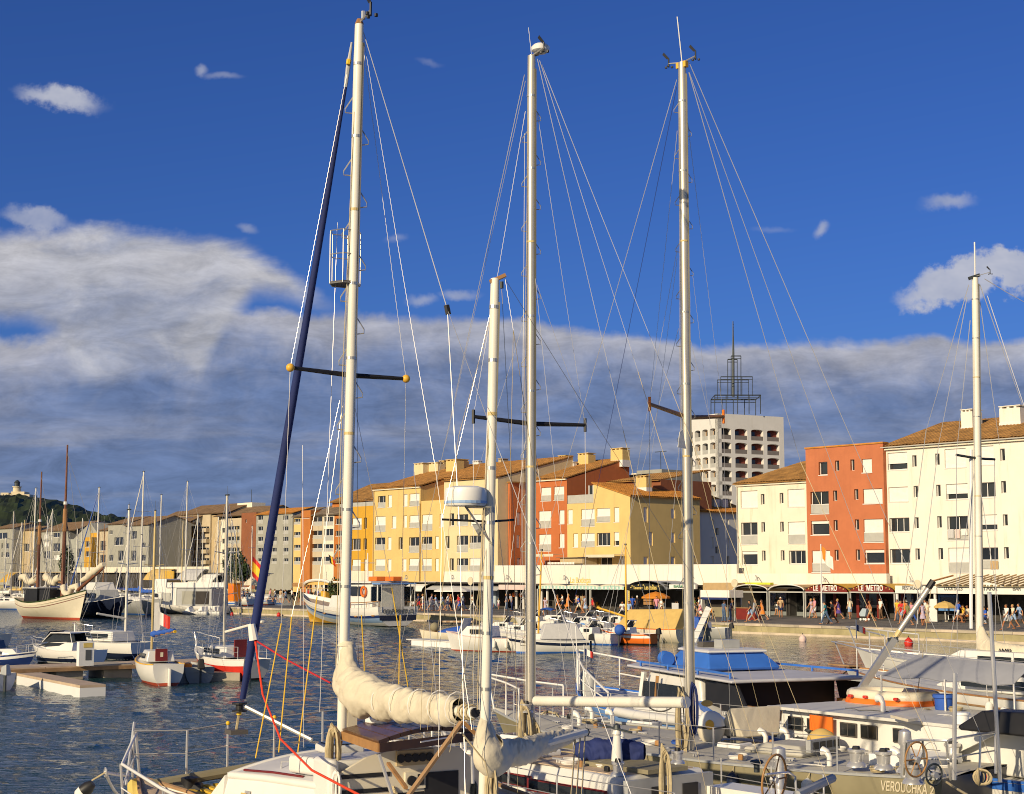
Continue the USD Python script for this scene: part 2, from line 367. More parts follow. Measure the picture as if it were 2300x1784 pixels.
for a in [
 ('stucco_white',(.76,.72,.63),.85,dict(var=.05,scale=.5,bump=.25,bscale=9,stain=.5,stain_color=(.58,.50,.36))),
 ('stucco_cream',(.74,.68,.55),.85,dict(var=.06,scale=.5,bump=.25,bscale=9,stain=.6,stain_color=(.50,.42,.29))),
 ('stucco_red',(.47,.155,.068),.85,dict(var=.09,scale=.6,bump=.25,bscale=9,stain=.4,stain_color=(.38,.12,.06))),
 ('stucco_brick',(.46,.14,.045),.85,dict(var=.08,scale=.6,bump=.25,bscale=9,stain=.2)),
 ('stucco_sand',(.66,.475,.185),.85,dict(var=.06,scale=.5,bump=.25,bscale=9,stain=.4,stain_color=(.50,.35,.16))),
 ('stucco_pale',(.68,.56,.33),.85,dict(var=.06,scale=.5,bump=.25,bscale=9,stain=.2,stain_color=(.55,.42,.24))),
 ('stucco_ochre',(.58,.32,.030),.85,dict(var=.06,scale=.6,bump=.25,bscale=9,stain=.18)),
 ('stucco_orange',(.46,.16,.035),.85,dict(var=.08,scale=.6,stain=.2)),
 ('stucco_brown',(.25,.09,.04),.85,dict(var=.1,scale=.6,stain=.2)),
 ('stucco_tan',(.46,.36,.21),.85,dict(var=.08,scale=.6,stain=.25)),
 ('stucco_grey',(.33,.325,.28),.85,dict(var=.08,scale=.6,stain=.3)),
 ('stucco_shade',(.34,.35,.31),.85,dict(var=.08,scale=.6,stain=.3)),
 ('stucco_beige',(.50,.42,.29),.85,dict(var=.07,scale=.6,stain=.25)),
 ('tower_white',(.66,.65,.62),.85,dict(var=.05,scale=.3,stain=.3,stain_color=(.5,.47,.4))),
 ('loggia_red',(.16,.035,.025),.8,dict(var=.2)),
 ('loggia_tan',(.42,.27,.14),.8,dict(var=.2)),
 ('rail_grey',(.42,.42,.39),.5,dict(var=.08)),
 ('shutter',(.74,.73,.69),.6,dict(var=.05,wave=((0,0,60),.25))),
 ('frame_white',(.72,.71,.68),.5,dict(var=.04)),
 ('frame_dark',(.10,.09,.08),.5,dict(var=.1)),
 ('pane',(.022,.026,.030),.08,dict(var=.5,scale=.35,spec=.7)),
 ('dark_room',(.030,.026,.024),.8,dict(var=.4,scale=.5)),
 ('roof_tile',(.36,.175,.045),.85,dict(var=.35,scale=1.1,bump=.3,bscale=12)),
 ('roof_tile_old',(.31,.165,.050),.85,dict(var=.40,scale=.9,bump=.3,bscale=12)),
 ('roof_tile_orange',(.50,.215,.038),.85,dict(var=.28,scale=1.3,bump=.3,bscale=12)),
 ('tower_panel',(.19,.17,.155),.6,dict(var=.1)),
 ('roof_far',(.21,.135,.075),.9,dict(var=.3,scale=.6)),
 ('roof_grey',(.20,.155,.11),.85,dict(var=.3,scale=.6)),
 ('concrete',(.40,.35,.27),.85,dict(var=.18,scale=.8,bump=.3,bscale=10,stain=.3)),
 ('concrete_pale',(.55,.46,.35),.85,dict(var=.18,scale=1.0,bump=.3,bscale=10)),
 ('paving',(.13,.125,.115),.8,dict(var=.25,scale=.5,bump=.2,bscale=14)),
 ('quay_face',(.33,.29,.16),.85,dict(var=.3,scale=.7,bump=.4,bscale=6,stain=.4,stain_color=(.10,.09,.05))),
 ('weed',(.035,.04,.03),.7,dict(var=.3)),
 ('metal_dark',(.05,.06,.065),.5,dict(var=.2,metal=.3)),
 ('chrome',(.66,.65,.63),.3,dict(var=.1,metal=.6)),
 ('alu',(.58,.56,.50),.38,dict(var=.08,metal=.75)),
 ('mast_white',(.76,.73,.64),.38,dict(var=.06,scale=1.2,stain=.25,stain_color=(.55,.45,.30))),
 ('mast_alu',(.60,.56,.47),.35,dict(var=.10,scale=1.0,metal=.55,stain=.35,stain_color=(.42,.30,.15))),
 ('mast_track',(.20,.19,.15),.5,dict(var=.15,metal=.3)),
 ('mast_wood',(.34,.17,.06),.45,dict(var=.2,coat=.3)),
 ('mast_dark',(.16,.06,.03),.5,dict(var=.25,coat=.2)),
 ('mast_yellow',(.60,.46,.20),.45,dict(var=.1)),
 ('wire',(.50,.49,.48),.4,dict(var=.12,metal=.5)),
 ('wire_dark',(.12,.12,.12),.5,dict(var=.1)),
 ('black',(.018,.018,.020),.5,dict(var=.2)),
 ('rubber',(.025,.025,.027),.7,dict(var=.2)),
 ('gel_white',(.72,.71,.67),.28,dict(var=.035,scale=.9,spec=.5,stain=.16,stain_color=(.58,.50,.36))),
 ('gel_cream',(.70,.64,.50),.35,dict(var=.06,scale=.9,stain=.25,stain_color=(.48,.36,.20))),
 ('gel_grey',(.36,.37,.37),.4,dict(var=.08,stain=.2)),
 ('deck_white',(.62,.61,.57),.55,dict(var=.07,scale=1.5)),
 ('deck_grey',(.47,.45,.39),.65,dict(var=.14,scale=1.4,bump=.15,bscale=30)),
 ('deck_lilac',(.54,.54,.57),.6,dict(var=.08,scale=1.5)),
 ('deck_tan',(.52,.40,.28),.65,dict(var=.16,scale=1.6,bump=.15,bscale=30)),
 ('hull_olive',(.27,.24,.15),.5,dict(var=.16,scale=1.1,stain=.5,stain_color=(.28,.22,.10))),
 ('hull_blue',(.020,.040,.16),.3,dict(var=.1)),
 ('hull_navy',(.015,.022,.05),.3,dict(var=.2)),
 ('paint_blue',(.045,.16,.56),.35,dict(var=.08)),
 ('paint_skyblue',(.16,.32,.68),.35,dict(var=.08)),
 ('paint_lightblue',(.28,.42,.66),.4,dict(var=.08)),
 ('paint_red',(.55,.035,.022),.35,dict(var=.12)),
 ('paint_orange',(.78,.17,.02),.45,dict(var=.1)),
 ('paint_brightorange',(.85,.22,.01),.5,dict(var=.1)),
 ('paint_yellow',(.80,.50,.03),.45,dict(var=.1)),
 ('paint_gold',(.75,.42,.05),.45,dict(var=.15)),
 ('antifoul_yellow',(.66,.36,.03),.5,dict(var=.15)),
 ('antifoul_red',(.42,.07,.035),.6,dict(var=.15)),
 ('antifoul_black',(.025,.022,.02),.6,dict(var=.2)),
 ('stripe_maroon',(.16,.02,.02),.4,dict(var=.15)),
 ('canvas_white',(.76,.74,.68),.8,dict(var=.06,bump=.2,bscale=8)),
 ('canvas_cream',(.62,.56,.43),.85,dict(var=.09,scale=2.5,bump=.3,bscale=9,bdist=.03,stain=.2)),
 ('canvas_grey',(.36,.37,.40),.8,dict(var=.06,bump=.15,bscale=8)),
 ('canvas_palegrey',(.50,.50,.50),.8,dict(var=.06)),
 ('canvas_blue',(.014,.026,.12),.8,dict(var=.15,bump=.3,bscale=6)),
 ('canvas_midblue',(.03,.10,.42),.75,dict(var=.15,bump=.3,bscale=6)),
 ('canvas_tan',(.58,.40,.13),.8,dict(var=.1,bump=.2,bscale=6)),
 ('canvas_olive',(.25,.22,.14),.8,dict(var=.1)),
 ('canvas_brown',(.46,.32,.16),.85,dict(var=.1)),
 ('canvas_gold',(.56,.34,.05),.8,dict(var=.12)),
 ('canvas_pink',(.66,.50,.46),.8,dict(var=.1)),
 ('canvas_orange',(.80,.30,.03),.75,dict(var=.08,translucent=.25)),
 ('teak',(.11,.052,.022),.4,dict(var=.35,scale=3,coat=.25)),
 ('teak_pale',(.36,.22,.11),.6,dict(var=.2,scale=3)),
 ('wood',(.36,.19,.07),.6,dict(var=.2,scale=4)),
 ('plastic_white',(.78,.78,.76),.35,dict(var=.03)),
 ('rope',(.46,.38,.23),.9,dict(var=.2,scale=12)),
 ('rope_yellow',(.66,.42,.04),.8,dict(var=.15,scale=12)),
 ('rope_red',(.75,.06,.02),.8,dict(var=.1,scale=12)),
 ('rope_crimson',(.45,.02,.03),.8,dict(var=.1,scale=12)),
 ('rope_white',(.72,.70,.66),.8,dict(var=.1,scale=12)),
 ('foliage',(.045,.075,.022),.7,dict(var=.4,scale=1.2,translucent=.2)),
 ('foliage_dark',(.026,.042,.016),.8,dict(var=.45,scale=.05)),
 ('bark',(.12,.085,.06),.9,dict(var=.2)),
 ('fort_stone',(.62,.54,.38),.9,dict(var=.1,scale=.2)),
 ('land',(.16,.14,.10),.9,dict(var=.2,scale=.05)),
 ('hill_earth',(.035,.045,.022),.95,dict(var=.4,scale=.02)),
 ('sign_maroon',(.17,.018,.012),.5,dict(var=.15)),
 ('sign_black',(.016,.018,.016),.5,dict(var=.15)),
 ('sign_yellow',(.80,.55,.05),.5,dict(var=.08)),
 ('sign_gold',(.72,.55,.16),.5,dict(var=.1)),
 ('text_dark',(.09,.10,.11),.5,dict(var=.1)),
 ('text_green',(.06,.26,.14),.5,dict(var=.1)),
 ('text_white',(.80,.79,.75),.5,dict(var=.04)),
 ('text_pale',(.62,.55,.40),.5,dict(var=.1)),
 ('door_blue',(.10,.25,.55),.5,dict(var=.1)),
 ('door_greyblue',(.38,.46,.52),.5,dict(var=.1)),
 ('door_grey',(.20,.22,.22),.5,dict(var=.15)),
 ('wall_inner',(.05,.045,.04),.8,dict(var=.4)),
 ('skin',(.50,.24,.12),.6,dict(var=.08)),
 ('skin_tan',(.40,.16,.065),.6,dict(var=.08)),
 ('hair_dark',(.02,.014,.010),.7,dict(var=.2)),
 ('hair_brown',(.10,.05,.022),.7,dict(var=.2)),
 ('hair_fair',(.42,.25,.09),.7,dict(var=.2)),
 ('lime',(.55,.62,.05),.7,dict(var=.1)),
 ('phone_orange',(.74,.22,.015),.5,dict(var=.06)),
 ('bird_grey',(.3,.3,.3),.6,dict()),
]:
 spec(a[0],a[1],a[2],**a[3])
def clear_pane_look():
 g=G()
 fr=g.node('fresnel','fac',IOR=1.45)
 t=g.node('transparent_bsdf','BSDF',color=(.86,.90,.92))
 gl=g.node('glossy_bsdf','BSDF',color=(1,1,1),roughness=.03)
 return g.make('clear_pane',surface=g.node('mix_closure','closure',fac=fr,closure1=t,closure2=gl))
MATS['clear_pane']=clear_pane_look()
def dress(color):
 """A cloth look by its colour."""
 name='cloth_'+'_'.join(str(int(c*1000)) for c in color)
 if name not in SPEC:
  spec(name,color,.8,var=.12,scale=6)
 return name
# ================================================================== frames
QZ=0.78                                     # top of the quay above the water
qa,qb=Gz(1700,1424.5,0),Gz(478,1377.5,0)
E=(qa-qb)/np.linalg.norm(qa-qb)       # along the quay, to the right
NIN=np.array([-E[1],E[0],0])              # inland
ZZ=np.array([0,0,1.0])
class Fr:
 """A vertical plane: a metres along e, o metres inward, z up."""
 def __init__(s,P,e=E,n=NIN):
  s.P,s.e,s.n=np.array([P[0],P[1],0.0]),np.asarray(e,float),np.asarray(n,float)
 def W(s,a,o,z):
  return s.P+a*s.e+o*s.n+z*ZZ
 def off(s,o):
  return Fr(s.P+o*s.n,s.e,s.n)
 def px(s,x,y):
  r=ray(x,y)
  p=CAM+r*(((s.P-CAM) @ s.n)/(r @ s.n))
  return (p-s.P) @ s.e,p[2]
 def side(s,a):
  """The face at a that looks along +e; its own a runs inward."""
  return Fr(s.W(a,0,0),s.n,-s.e)
 def o_at(s,a,px):
  """How far inward the point at a must lie to stand in column px."""
  k=(px-W0/2)/(FPX*CP)        # near enough: X / Y along the horizon
  p=s.P+a*s.e
  # p + o n: (x + o nx) = k (y + o ny)
  return (k*p[1]-p[0])/(s.n[0]-k*s.n[1])
 def box(s,m,a0,a1,o0,o1,z0,z1):
  return m.hexa([s.W((a0,a1)[i & 1],(o0,o1)[i >> 1 & 1],(z0,z1)[i >> 2 & 1]) for i in range(8)])
QF=Fr(qa)
LEFT_A=(qb-qa) @ E
def prism(fr,prof,a0,a1):
 """A solid of the profile [(o, z)] from a0 to a1."""
 m=trimesh.creation.extrude_polygon(Polygon(prof),a1-a0,engine='earcut')
 v=np.array(m.vertices)
 b=MB()
 return b.add(np.array([fr.W(a0+w,o,z) for o,z,w in v]),m.faces)
def slab(fr,outline,holes,thick):
 """A wall with real openings. outline: (a, z) points; holes: polygons or (a0, a1, z0, z1)."""
 p=Polygon(outline).buffer(0)
 for h in holes:
  p=p.difference(h if not isinstance(h,tuple) else sbox(h[0],h[2],h[1],h[3]))
 b=MB()
 for g in getattr(p,'geoms',[p]):
  if g.area<.01:
   continue
  m=trimesh.creation.extrude_polygon(g,thick,engine='earcut')
  v=np.array(m.vertices)
  b.add(fr.P+v[:,:1]*fr.e+v[:,2:3]*fr.n+v[:,1:2]*ZZ,m.faces[:,::-1])
 return b
def tiles(eL,eR,rR,rL,pitch=.34,course=.42,amp=.055):
 """A field of half round tiles between four corners."""
 eL,eR,rR,rL=[np.asarray(x,float) for x in (eL,eR,rR,rL)]
 nu=max(8,int(np.linalg.norm(eR-eL)/pitch)*5)
 nv=max(3,int(np.linalg.norm(rL-eL)/course)+1)
 u=np.linspace(0,1,nu+1); v=np.linspace(0,1,nv+1)
 nrm=np.cross(eR-eL,rL-eL); nrm /= np.linalg.norm(nrm)
 if nrm[2]<0:nrm=-nrm
 row=[]
 hsh=nrng.random((nv+1,nu // 5+2))*.018
 for j in range(nv):
  for k in (0,1):
   vv=v[j]if k == 0 else v[j+1]-.001
   P=(eL[None]*(1-u[:,None])+eR[None]*u[:,None])*(1-vv)+(rL[None]*(1-u[:,None])+rR[None]*u[:,None])*vv
   w=np.abs(np.sin(u*nu/5*PI))*amp+(.030 if k == 0 else .0)+hsh[j][(np.arange(nu+1) // 5)]
   row.append(P+w[:,None]*nrm)
 b=MB()
 b.grid(np.array(row))
 # a board under the field
 q=[eL,eR,rR,rL]
 b.add([x-nrm*.10 for x in q]+[x-nrm*.005 for x in q],[[0,3,2,1],[4,5,6,7],[0,1,5,4],[1,2,6,5],[2,3,7,6],[3,0,4,7]])
 return b
def window(fr,root,a0,a1,z0,z1,kind,deep=.34,parent=None):
 """One opening filled: kind s shutter down, h half down, b shutter above a balcony panel, o open above a balcony panel, d dark glass,
 n narrow dark slot, w narrow slot with shutter, g glazed with bars, t open with a short shutter at the top."""
 w,h=a1-a0,z1-z0
 m=MB(); t=min(.06,w*.10); d=deep-.10
 for x0,x1,y0,y1 in ((a0,a0+t,z0,z1),(a1-t,a1,z0,z1),(a0+t,a1-t,z1-t,z1),(a0+t,a1-t,z0,z0+t)):
  fr.box(m,x0,x1,d,d+.08,y0,y1)
 if w>.8:       # a thin sill standing proud of the wall
  fr.box(m,a0-.04,a1+.04,-.05,.10,z0-.07,z0-.003)
 wn=m.build('window','frame_white',root)
 ins=lambda name,mat,*b:fr.box(MB(),*b).build(name,mat,wn)
 ins('pane','pane',a0+t,a1-t,deep-.05,deep-.02,z0+t,z1-t)
 if kind in 'sw':
  ins('shutter','shutter',a0+.01,a1-.01,d-.10,d-.06,z0+.02,z1-.01)
 elif kind == 'h':
  ins('shutter','shutter',a0+.01,a1-.01,d-.10,d-.06,z0+h*.36,z1-.01)
 elif kind == 't':
  ins('shutter','shutter',a0+.01,a1-.01,d-.10,d-.06,z0+h*.78,z1-.01)
 elif kind == 'b':
  ins('shutter','shutter',a0+.01,a1-.01,d-.10,d-.06,z0+h*.30,z1-.01)
 if kind in 'bo':
  ins('balcony_panel','rail_grey',a0+.01,a1-.01,.04,.07,z0+.03,z0+h*.40)
  m=MB(); fr.box(m,a0,a1,.03,.09,z0+h*.40+.002,z0+h*.43)
  m.build('handrail','frame_white',wn)
 if kind == 'g':
  m=MB()
  for f in (.33,.66):
   fr.box(m,a0+w*f-.03,a0+w*f+.03,d-.02,d-.002,z0+t,z1-t)
  m.build('glazing_bar','frame_white',wn)
 if kind in 'od' and w>1.0:
  fr.box(MB(),a0+w*.5,a0+w*.54,d-.02,d-.002,z0+t,z1-t).build('glazing_bar','frame_white',wn)
 return wn
def opens(fr,lst,zoom):
 """Pixel rectangles of a zoom view to (a0, a1, z0, z1, kind)."""
 ox,oy,k=zoom
 out=[]
 for x0,y0,x1,y1,kind in lst:
  ym=(y0+y1)/2
  a0=fr.px(ox+k*x0,oy+k*ym)[0]; a1=fr.px(ox+k*x1,oy+k*ym)[0]
  xm=ox+k*(x0+x1)/2
  z1=fr.px(xm,oy+k*y0)[1]; z0=fr.px(xm,oy+k*y1)[1]
  if kind in 'nw' and a1-a0<.45:
   a1=a0+.45
  out.append((a0,a1,z0,z1,kind))
 return out
def front(root,fr,outline,wins,mat,thick=.45,extra=()):
 slab(fr,outline,[w[:4]for w in wins]+list(extra),thick).build('wall',mat,root)
 for w in wins:
  window(fr,root,*w)
def chimney(root,fr,px0,px1,pyt,pyb,o,mat,depth=.9,cap=True):
 f=fr.off(o)
 a0,zt=f.px(px0,pyt); a1,zb=f.px(px1,pyb)
 m=MB(); f.box(m,a0,a1,0,depth,zb-.8,zt)
 c=m.build('chimney',mat,root)
 if cap:
  m=MB(); w=a1-a0
  for k in range(3):       # the slotted top
   f.box(m,a0+w*(.02+.34*k),a0+w*(.02+.34*k)+w*.12,.02,depth-.02,zt+.002,zt+.16)
  f.box(m,a0-.05,a1+.05,-.05,depth+.05,zt+.161,zt+.23)
  m.build('chimney_cap',mat,c)
  m=MB(); f.box(m,a0-.04,a1+.04,-.04,depth+.04,zb-.8,zb+.05)
  m.build('flashing','frame_white',c)
 return c
Z2,Z3,Z4,Z1=(600,950,.27473),(1100,950,.27473),(1700,880,.31579),(0,950,.27473)
def zp(zoom,x,y):return zoom[0]+zoom[2]*x,zoom[1]+zoom[2]*y
# ================================================================== ground and water
def water():
 x=np.arange(-46,46.01,.26); y=np.arange(12,190,.30)
 X,Y=np.meshgrid(x,y,indexing='ij')
 r=np.random.default_rng(3)
 Zw=np.zeros_like(X)
 for i in range(54):
  lam=.55*(1.075 ** i)*.9
  if lam>9:break
  th=r.normal(1.9,.75); k=2*PI/lam
  Zw += .0050*lam ** .5*np.sin(k*(X*math.cos(th)+Y*math.sin(th))+r.random()*6.28)*(1 if lam<1.6 else .45)
 fade=np.clip((46-np.abs(X))/6,0,1)*np.clip((Y-12)/3,0,1)*np.clip((190-Y)/25,0,1)
 calm=.75+.5*meshkit.fbm(np.stack([X/14,Y/22,X*0],-1),3,5)
 still=1-.62*np.clip((X+4)/14,0,1)*np.clip((Y-30)/25,0,1)
 Zw=Zw*fade*calm*still
 m=MB(); m.grid(np.stack([X,Y,Zw],-1),flip=True)
 far=[(-46,12),(46,12),(46,189.9),(-46,189.9)]
 big=Polygon([(-3500,-600),(3500,-600),(3500,9000),(-3500,9000)],[far])
 t=trimesh.creation.triangulate_polygon(big,engine='earcut')
 m.add(np.column_stack([t[0],np.zeros(len(t[0]))]),t[1])
 g=G()
 pos=g.node('geometry','position')
 a=g.noise(g.node('mapping','vector',vector=pos,scale=(.75,1.7,1)),3.6,3,.58,.3)
 b=g.noise(pos,.9,3,.5)
 h=g.add(a,g.mul(b,.7))
 sp=g.node('separate_xyz','x',vector=pos); nn=sp.split('.')[0]
 quiet=g.mul(g.ss(f'{nn}.x',-6.0,12.0),g.ss(f'{nn}.y',28.0,60.0))
 nrm=g.node('bump','normal',height=h,strength=g.sub(.8,g.mul(quiet,.5)),distance=.12)
 lw=g.noise(pos,.05,3,.5)
 col=g.ramp(lw,[(.35,(.010,.034,.040)),(.65,(.016,.046,.052))])
 p=g.node('principled_bsdf','BSDF',base_color=col,roughness=.06,ior=1.333,specular_ior_level=.5,normal=nrm)
 mat=g.make('sea_water',surface=p)
 v,f=m.merged()
 prim=usdkit.mesh(stage,'/World/water',(v,f),mat,smooth=True)
 tag(prim.GetPrim(),kind='structure')
water()
BACK_O=105
def land():
 c=[QF.W(400,.0,0),QF.W(LEFT_A,.0,0),QF.W(LEFT_A,BACK_O,0),QF.W(LEFT_A-700,BACK_O,0),QF.W(LEFT_A-700,3000,0),QF.W(1500,3000,0),QF.W(1500,0,0)]
 t=trimesh.creation.triangulate_polygon(Polygon([p[:2]for p in c]),engine='earcut')
 m=MB().add(np.column_stack([t[0],np.full(len(t[0]),QZ-.004)]),t[1])
 m.build('ground','land',None,kind='structure')
 # the promenade: paving slabs' field, stone edge, quay wall with its ledge
 m=MB(); QF.box(m,LEFT_A,60,1.25,25,QZ-.3,QZ)
 m.build('promenade','paving',None,kind='structure')
 q=thing('quay_wall','long stone quay wall with pale ledge along the waterfront','quay wall',QF.W(0,0,0))
 m=MB(); QF.box(m,LEFT_A,60,.02,1.0,-1.5,QZ-.17)
 m.build('wall_face','quay_face',q)
 m=MB(); QF.box(m,LEFT_A-.002,60,-.22,.015,-1.5,.16)
 m.build('ledge','concrete_pale',q)
 m=MB(); QF.box(m,LEFT_A-.003,60,-.20,.0,-.05,.07)
 m.build('weed_line','weed',q)
 a=LEFT_A
 i=0
 while a<34:                                  # the edge stones, one by one
  L=1.7+rng.random()*.5
  m=MB(); QF.box(m,a+.012,a+L-.012,-.05-rng.random()*.02,1.24,QZ-.165,QZ+.01+rng.random()*.012)
  m.build('edge_stone',('concrete','concrete_pale')[i % 3 == 0],q)
  a += L; i += 1
 lf=Fr(QF.W(LEFT_A,0,0),-NIN,E)
 m=MB(); lf.box(m,-BACK_O,-.3,.02,1.0,-1.5,QZ-.01)
 m.build('wall_face','quay_face',q)
 bf=Fr(QF.W(LEFT_A,BACK_O,0))
 m=MB(); bf.box(m,-500,0,-.1,1.0,-1.5,QZ)
 m.build('wall_face','quay_face',q)
land()
def hill():
 D0,n=1150.0,90
 xs=np.linspace(-760,-250,170); ys=np.linspace(900,1900,n)
 X,Y=np.meshgrid(xs,ys,indexing='ij')
 px=np.clip((X/1350)*FPX+1150,-900,700)
 sky=np.interp(px,[-700,-300,-80,0,40,70,90,130,180,200,235,275,330,420],[1150,1135,1116,1119,1115,1117,1121,1127,1142,1150,1158,1164,1195,1270])
 top=(HORIZON-sky)*1350/FPX+CAMZ
 prof=np.exp(-((Y-1350)/190.0) ** 2)
 Zh=top*prof
 Zh += (meshkit.fbm(np.stack([X/9,Y/9,X*0],-1),4,2)-.5)*9*np.clip(prof*1.3,0,1)
 Zh=np.maximum(Zh,-2)
 m=MB(); m.grid(np.stack([X,Y,Zh],-1),flip=True)
 m.build('hill','foliage_dark',None,kind='structure')
 f=thing('hilltop_fort','pale stone fort with lantern tower on the dark wooded hilltop','fort',At(35,1120,1350))
 def bx(name,mat,x0,x1,y0,y1,d0=0,d1=14,parent=None):
  p0,p1=At(x0,y1,1350),At(x1,y0,1350)
  MB().box((p0[0],1350+d0,p0[2]-(4 if parent is None else 0)),(p1[0],1350+d1,p1[2])).build(name,mat,parent or f)
 bx('rampart','fort_stone',2,66,1110.5,1118,0,22)
 bx('west_block','fort_stone',2,20,1107,1118,-1,12)
 bx('keep','fort_stone',22,52,1104,1112,3,18)
 p=At(38,1104,1358)
 MB().lathe([(0,-3),(3.6,-3),(3.4,3.6),(4.2,3.7),(4.2,4.3),(0,4.3)],p,14).build('tower','fort_stone',f)
 MB().lathe([(0,4.2),(2.4,4.2),(2.4,7.5),(2.9,7.6),(1.4,9.6),(0,10.2)],p,12).build('lantern','metal_dark',f)
 for k,x in enumerate((8,14)):
  bx('window','frame_dark',x,x+1.5,1110.5,1113.0,-1.2,-1.01,f)
hill()
# ================================================================== the near blocks on the right
def right_block():
 f=QF.off(22)
 # white block
 a0=f.px(1990,1200)[0]; a1=f.px(2360,1200)[0]
 zt=f.px(1990,1004)[1]; zb=QZ
 b=thing('apartment_block','large white block with brown tiled roof at the right edge','building',f.W(a0,0,0))
 wins=opens(f,[(930,432,1070,555,'h'),(1105,452,1133,535,'n'),(1268,440,1296,523,'n'),(1335,405,1488,540,'s'),(1590,385,1685,520,'s'),(1730,405,1762,492,'n'),
  (936,678,1076,782,'s'),(1115,670,1142,752,'n'),(1275,662,1305,745,'n'),(1345,655,1500,765,'h'),(1560,645,1698,752,'d'),(1738,635,1772,722,'n'),
  (942,897,1085,998,'g'),(1120,893,1150,973,'n'),(1283,885,1312,970,'n'),(1355,885,1505,1055,'o'),(1575,875,1710,985,'h'),(1750,872,1782,955,'n'),
  (946,1118,1090,1222,'d'),(1128,1115,1157,1198,'n'),(1292,1112,1322,1195,'n'),(1363,1110,1520,1285,'b'),(1580,1108,1718,1260,'o'),(1758,1105,1790,1190,'n'),
  (1960,400,2060,520,'s'),(1960,640,2060,750,'d'),(1960,870,2060,980,'h')],Z4)
 wins=[w for w in wins if w[1]<a1-.3]
 front(b,f,[(a0,QZ+2.9),(a1,QZ+2.9),(a1,zt),(a0,zt)],wins,'stucco_white')
 orr=f.o_at(a0,2117)
 zr=f.off(orr).px(2117,949.5)[1]
 prism(f,[(.452,QZ),(2*orr,QZ),(2*orr,zt),(orr,zr-.15),(.452,zt)],a0,a1).build('body','stucco_white',b)
 r=tiles(f.W(a0-.15,-.45,zt-.02),f.W(a1,-.45,zt-.02),f.W(a1,orr,zr),f.W(a0-.15,orr,zr)).build('roof','roof_tile_old',b)
 m=MB(); f.box(m,a0,a1,-.28,-.003,zt-.32,zt-.14); m.build('cornice','stucco_cream',b)
 m=MB(); f.box(m,a0-.02,a1,-.50,-.38,zt-.135,zt-.05); m.build('gutter','rail_grey',b)
 chimney(b,f,2158,2184.5,926,960,orr*.55,'stucco_white',1.6)
 chimney(b,f,2244,2292,919,948,orr*.55,'stucco_white',1.6)
 # pipe down the joint
 MB().tube([f.W(a0+.12,-.12,zt-.3),f.W(a0+.12,-.12,QZ+2.6)],.06,6).build('downpipe','stucco_tan',b)
 # laundry, its own thing
 for (x0,y0,x1,y1,mt,lb) in ((1362,978,1405,1040,'canvas_palegrey','pale grey towel hung leftmost over the balcony with laundry'),(1412,978,1448,1042,'canvas_pink','pinkish towel hung in the middle of the balcony with laundry'),(1456,976,1503,1022,'canvas_white','white patterned towel hung rightmost on the balcony'),(1664,1205,1720,1262,'canvas_brown','rust coloured towel over the lowest balcony of the white block')):
  (q0,z1),(q1,z0)=f.px(*zp(Z4,x0,y0)),f.px(*zp(Z4,x1,y1))
  m=MB(); n=8
  P=[[f.W(q0+(q1-q0)*i/n,-.06-.02*math.sin(i*1.9)*(j/3)-.01,z1+(z0-z1)*j/3) for j in range(4)]for i in range(n+1)]
  m.grid(P); m.grid(np.array(P)+f.n*-.012,flip=True)
  o=m.build('towel',mt,None); tag(stage.GetPrimAtPath(o),lb,'towel')
 # red block
 f2=QF.off(21.55)
 a2,zt2=f2.px(1809,1009); a3=f2.px(1987,1150)[0]; a3=min(a3,f2.px(1990,1200)[0]-.02)
 b=thing('apartment_block','narrow terracotta red block with flat top beside the white block','building',f2.W(a2,0,0))
 wins=opens(f2,[(440,500,502,592,'d'),(556,490,582,565,'n'),(665,482,690,560,'n'),(747,478,818,575,'s'),(382,710,512,868,'o'),(542,703,568,778,'n'),(692,693,718,768,'n'),(755,690,893,795,'s'),
  (385,918,515,1018,'t'),(546,913,575,988,'n'),(697,908,725,985,'n'),(760,905,900,1070,'b'),(392,1130,522,1283,'b'),(553,1125,580,1200,'n'),(704,1122,731,1200,'n'),(767,1123,907,1222,'t')],Z4)
 zb2=f2.px(1850,1288)[1]
 front(b,f2,[(a2,zb2),(a3,zb2),(a3,zt2),(a2,zt2)],wins,'stucco_red')
 prism(f2,[(.452,QZ),(13,QZ),(13,zt2-.03),(.452,zt2-.03)],a2,a3).build('body','stucco_red',b)
 m=MB(); f2.box(m,a2-.06,a3+.06,-.10,.8,zt2+.002,zt2+.14); m.build('coping','roof_tile_orange',b)
 # cream block
 f3=QF.off(22.2)
 a4=f3.px(1656,1200)[0]; zt3=f3.px(1750,1082)[1]
 b=thing('apartment_block','low cream block with stained walls left of the terracotta block','building',f3.W(a4,0,0))
 wins=opens(f3,[(-115,705,5,825,'s'),(-112,930,5,1085,'o'),(-108,1135,5,1232,'t'),(28,728,52,803,'n'),(162,720,187,795,'n'),(218,693,340,818,'s'),(32,928,57,1000,'n'),(165,925,190,998,'n'),(222,925,343,1080,'b'),(36,1130,60,1205,'n'),(170,1128,195,1203,'n'),(228,1130,348,1225,'g')],Z4)
 wins=[w for w in wins if w[1]<a2+.3]
 front(b,f3,[(a4,QZ+3.2),(a2+.6,QZ+3.2),(a2+.6,zt3),(a4,zt3)],wins,'stucco_cream')
 orr=6.2
 zr=f3.off(orr).px(1808,1037)[1]
 # hipped towards its left end
 prism(f3,[(.452,QZ),(12.4,QZ),(12.4,zt3),(.452,zt3)],a4,a2+.6).build('body','stucco_cream',b)
 hx=f3.off(orr).px(1809,1037)[0]-.2
 hx=min(hx,a2+.5)
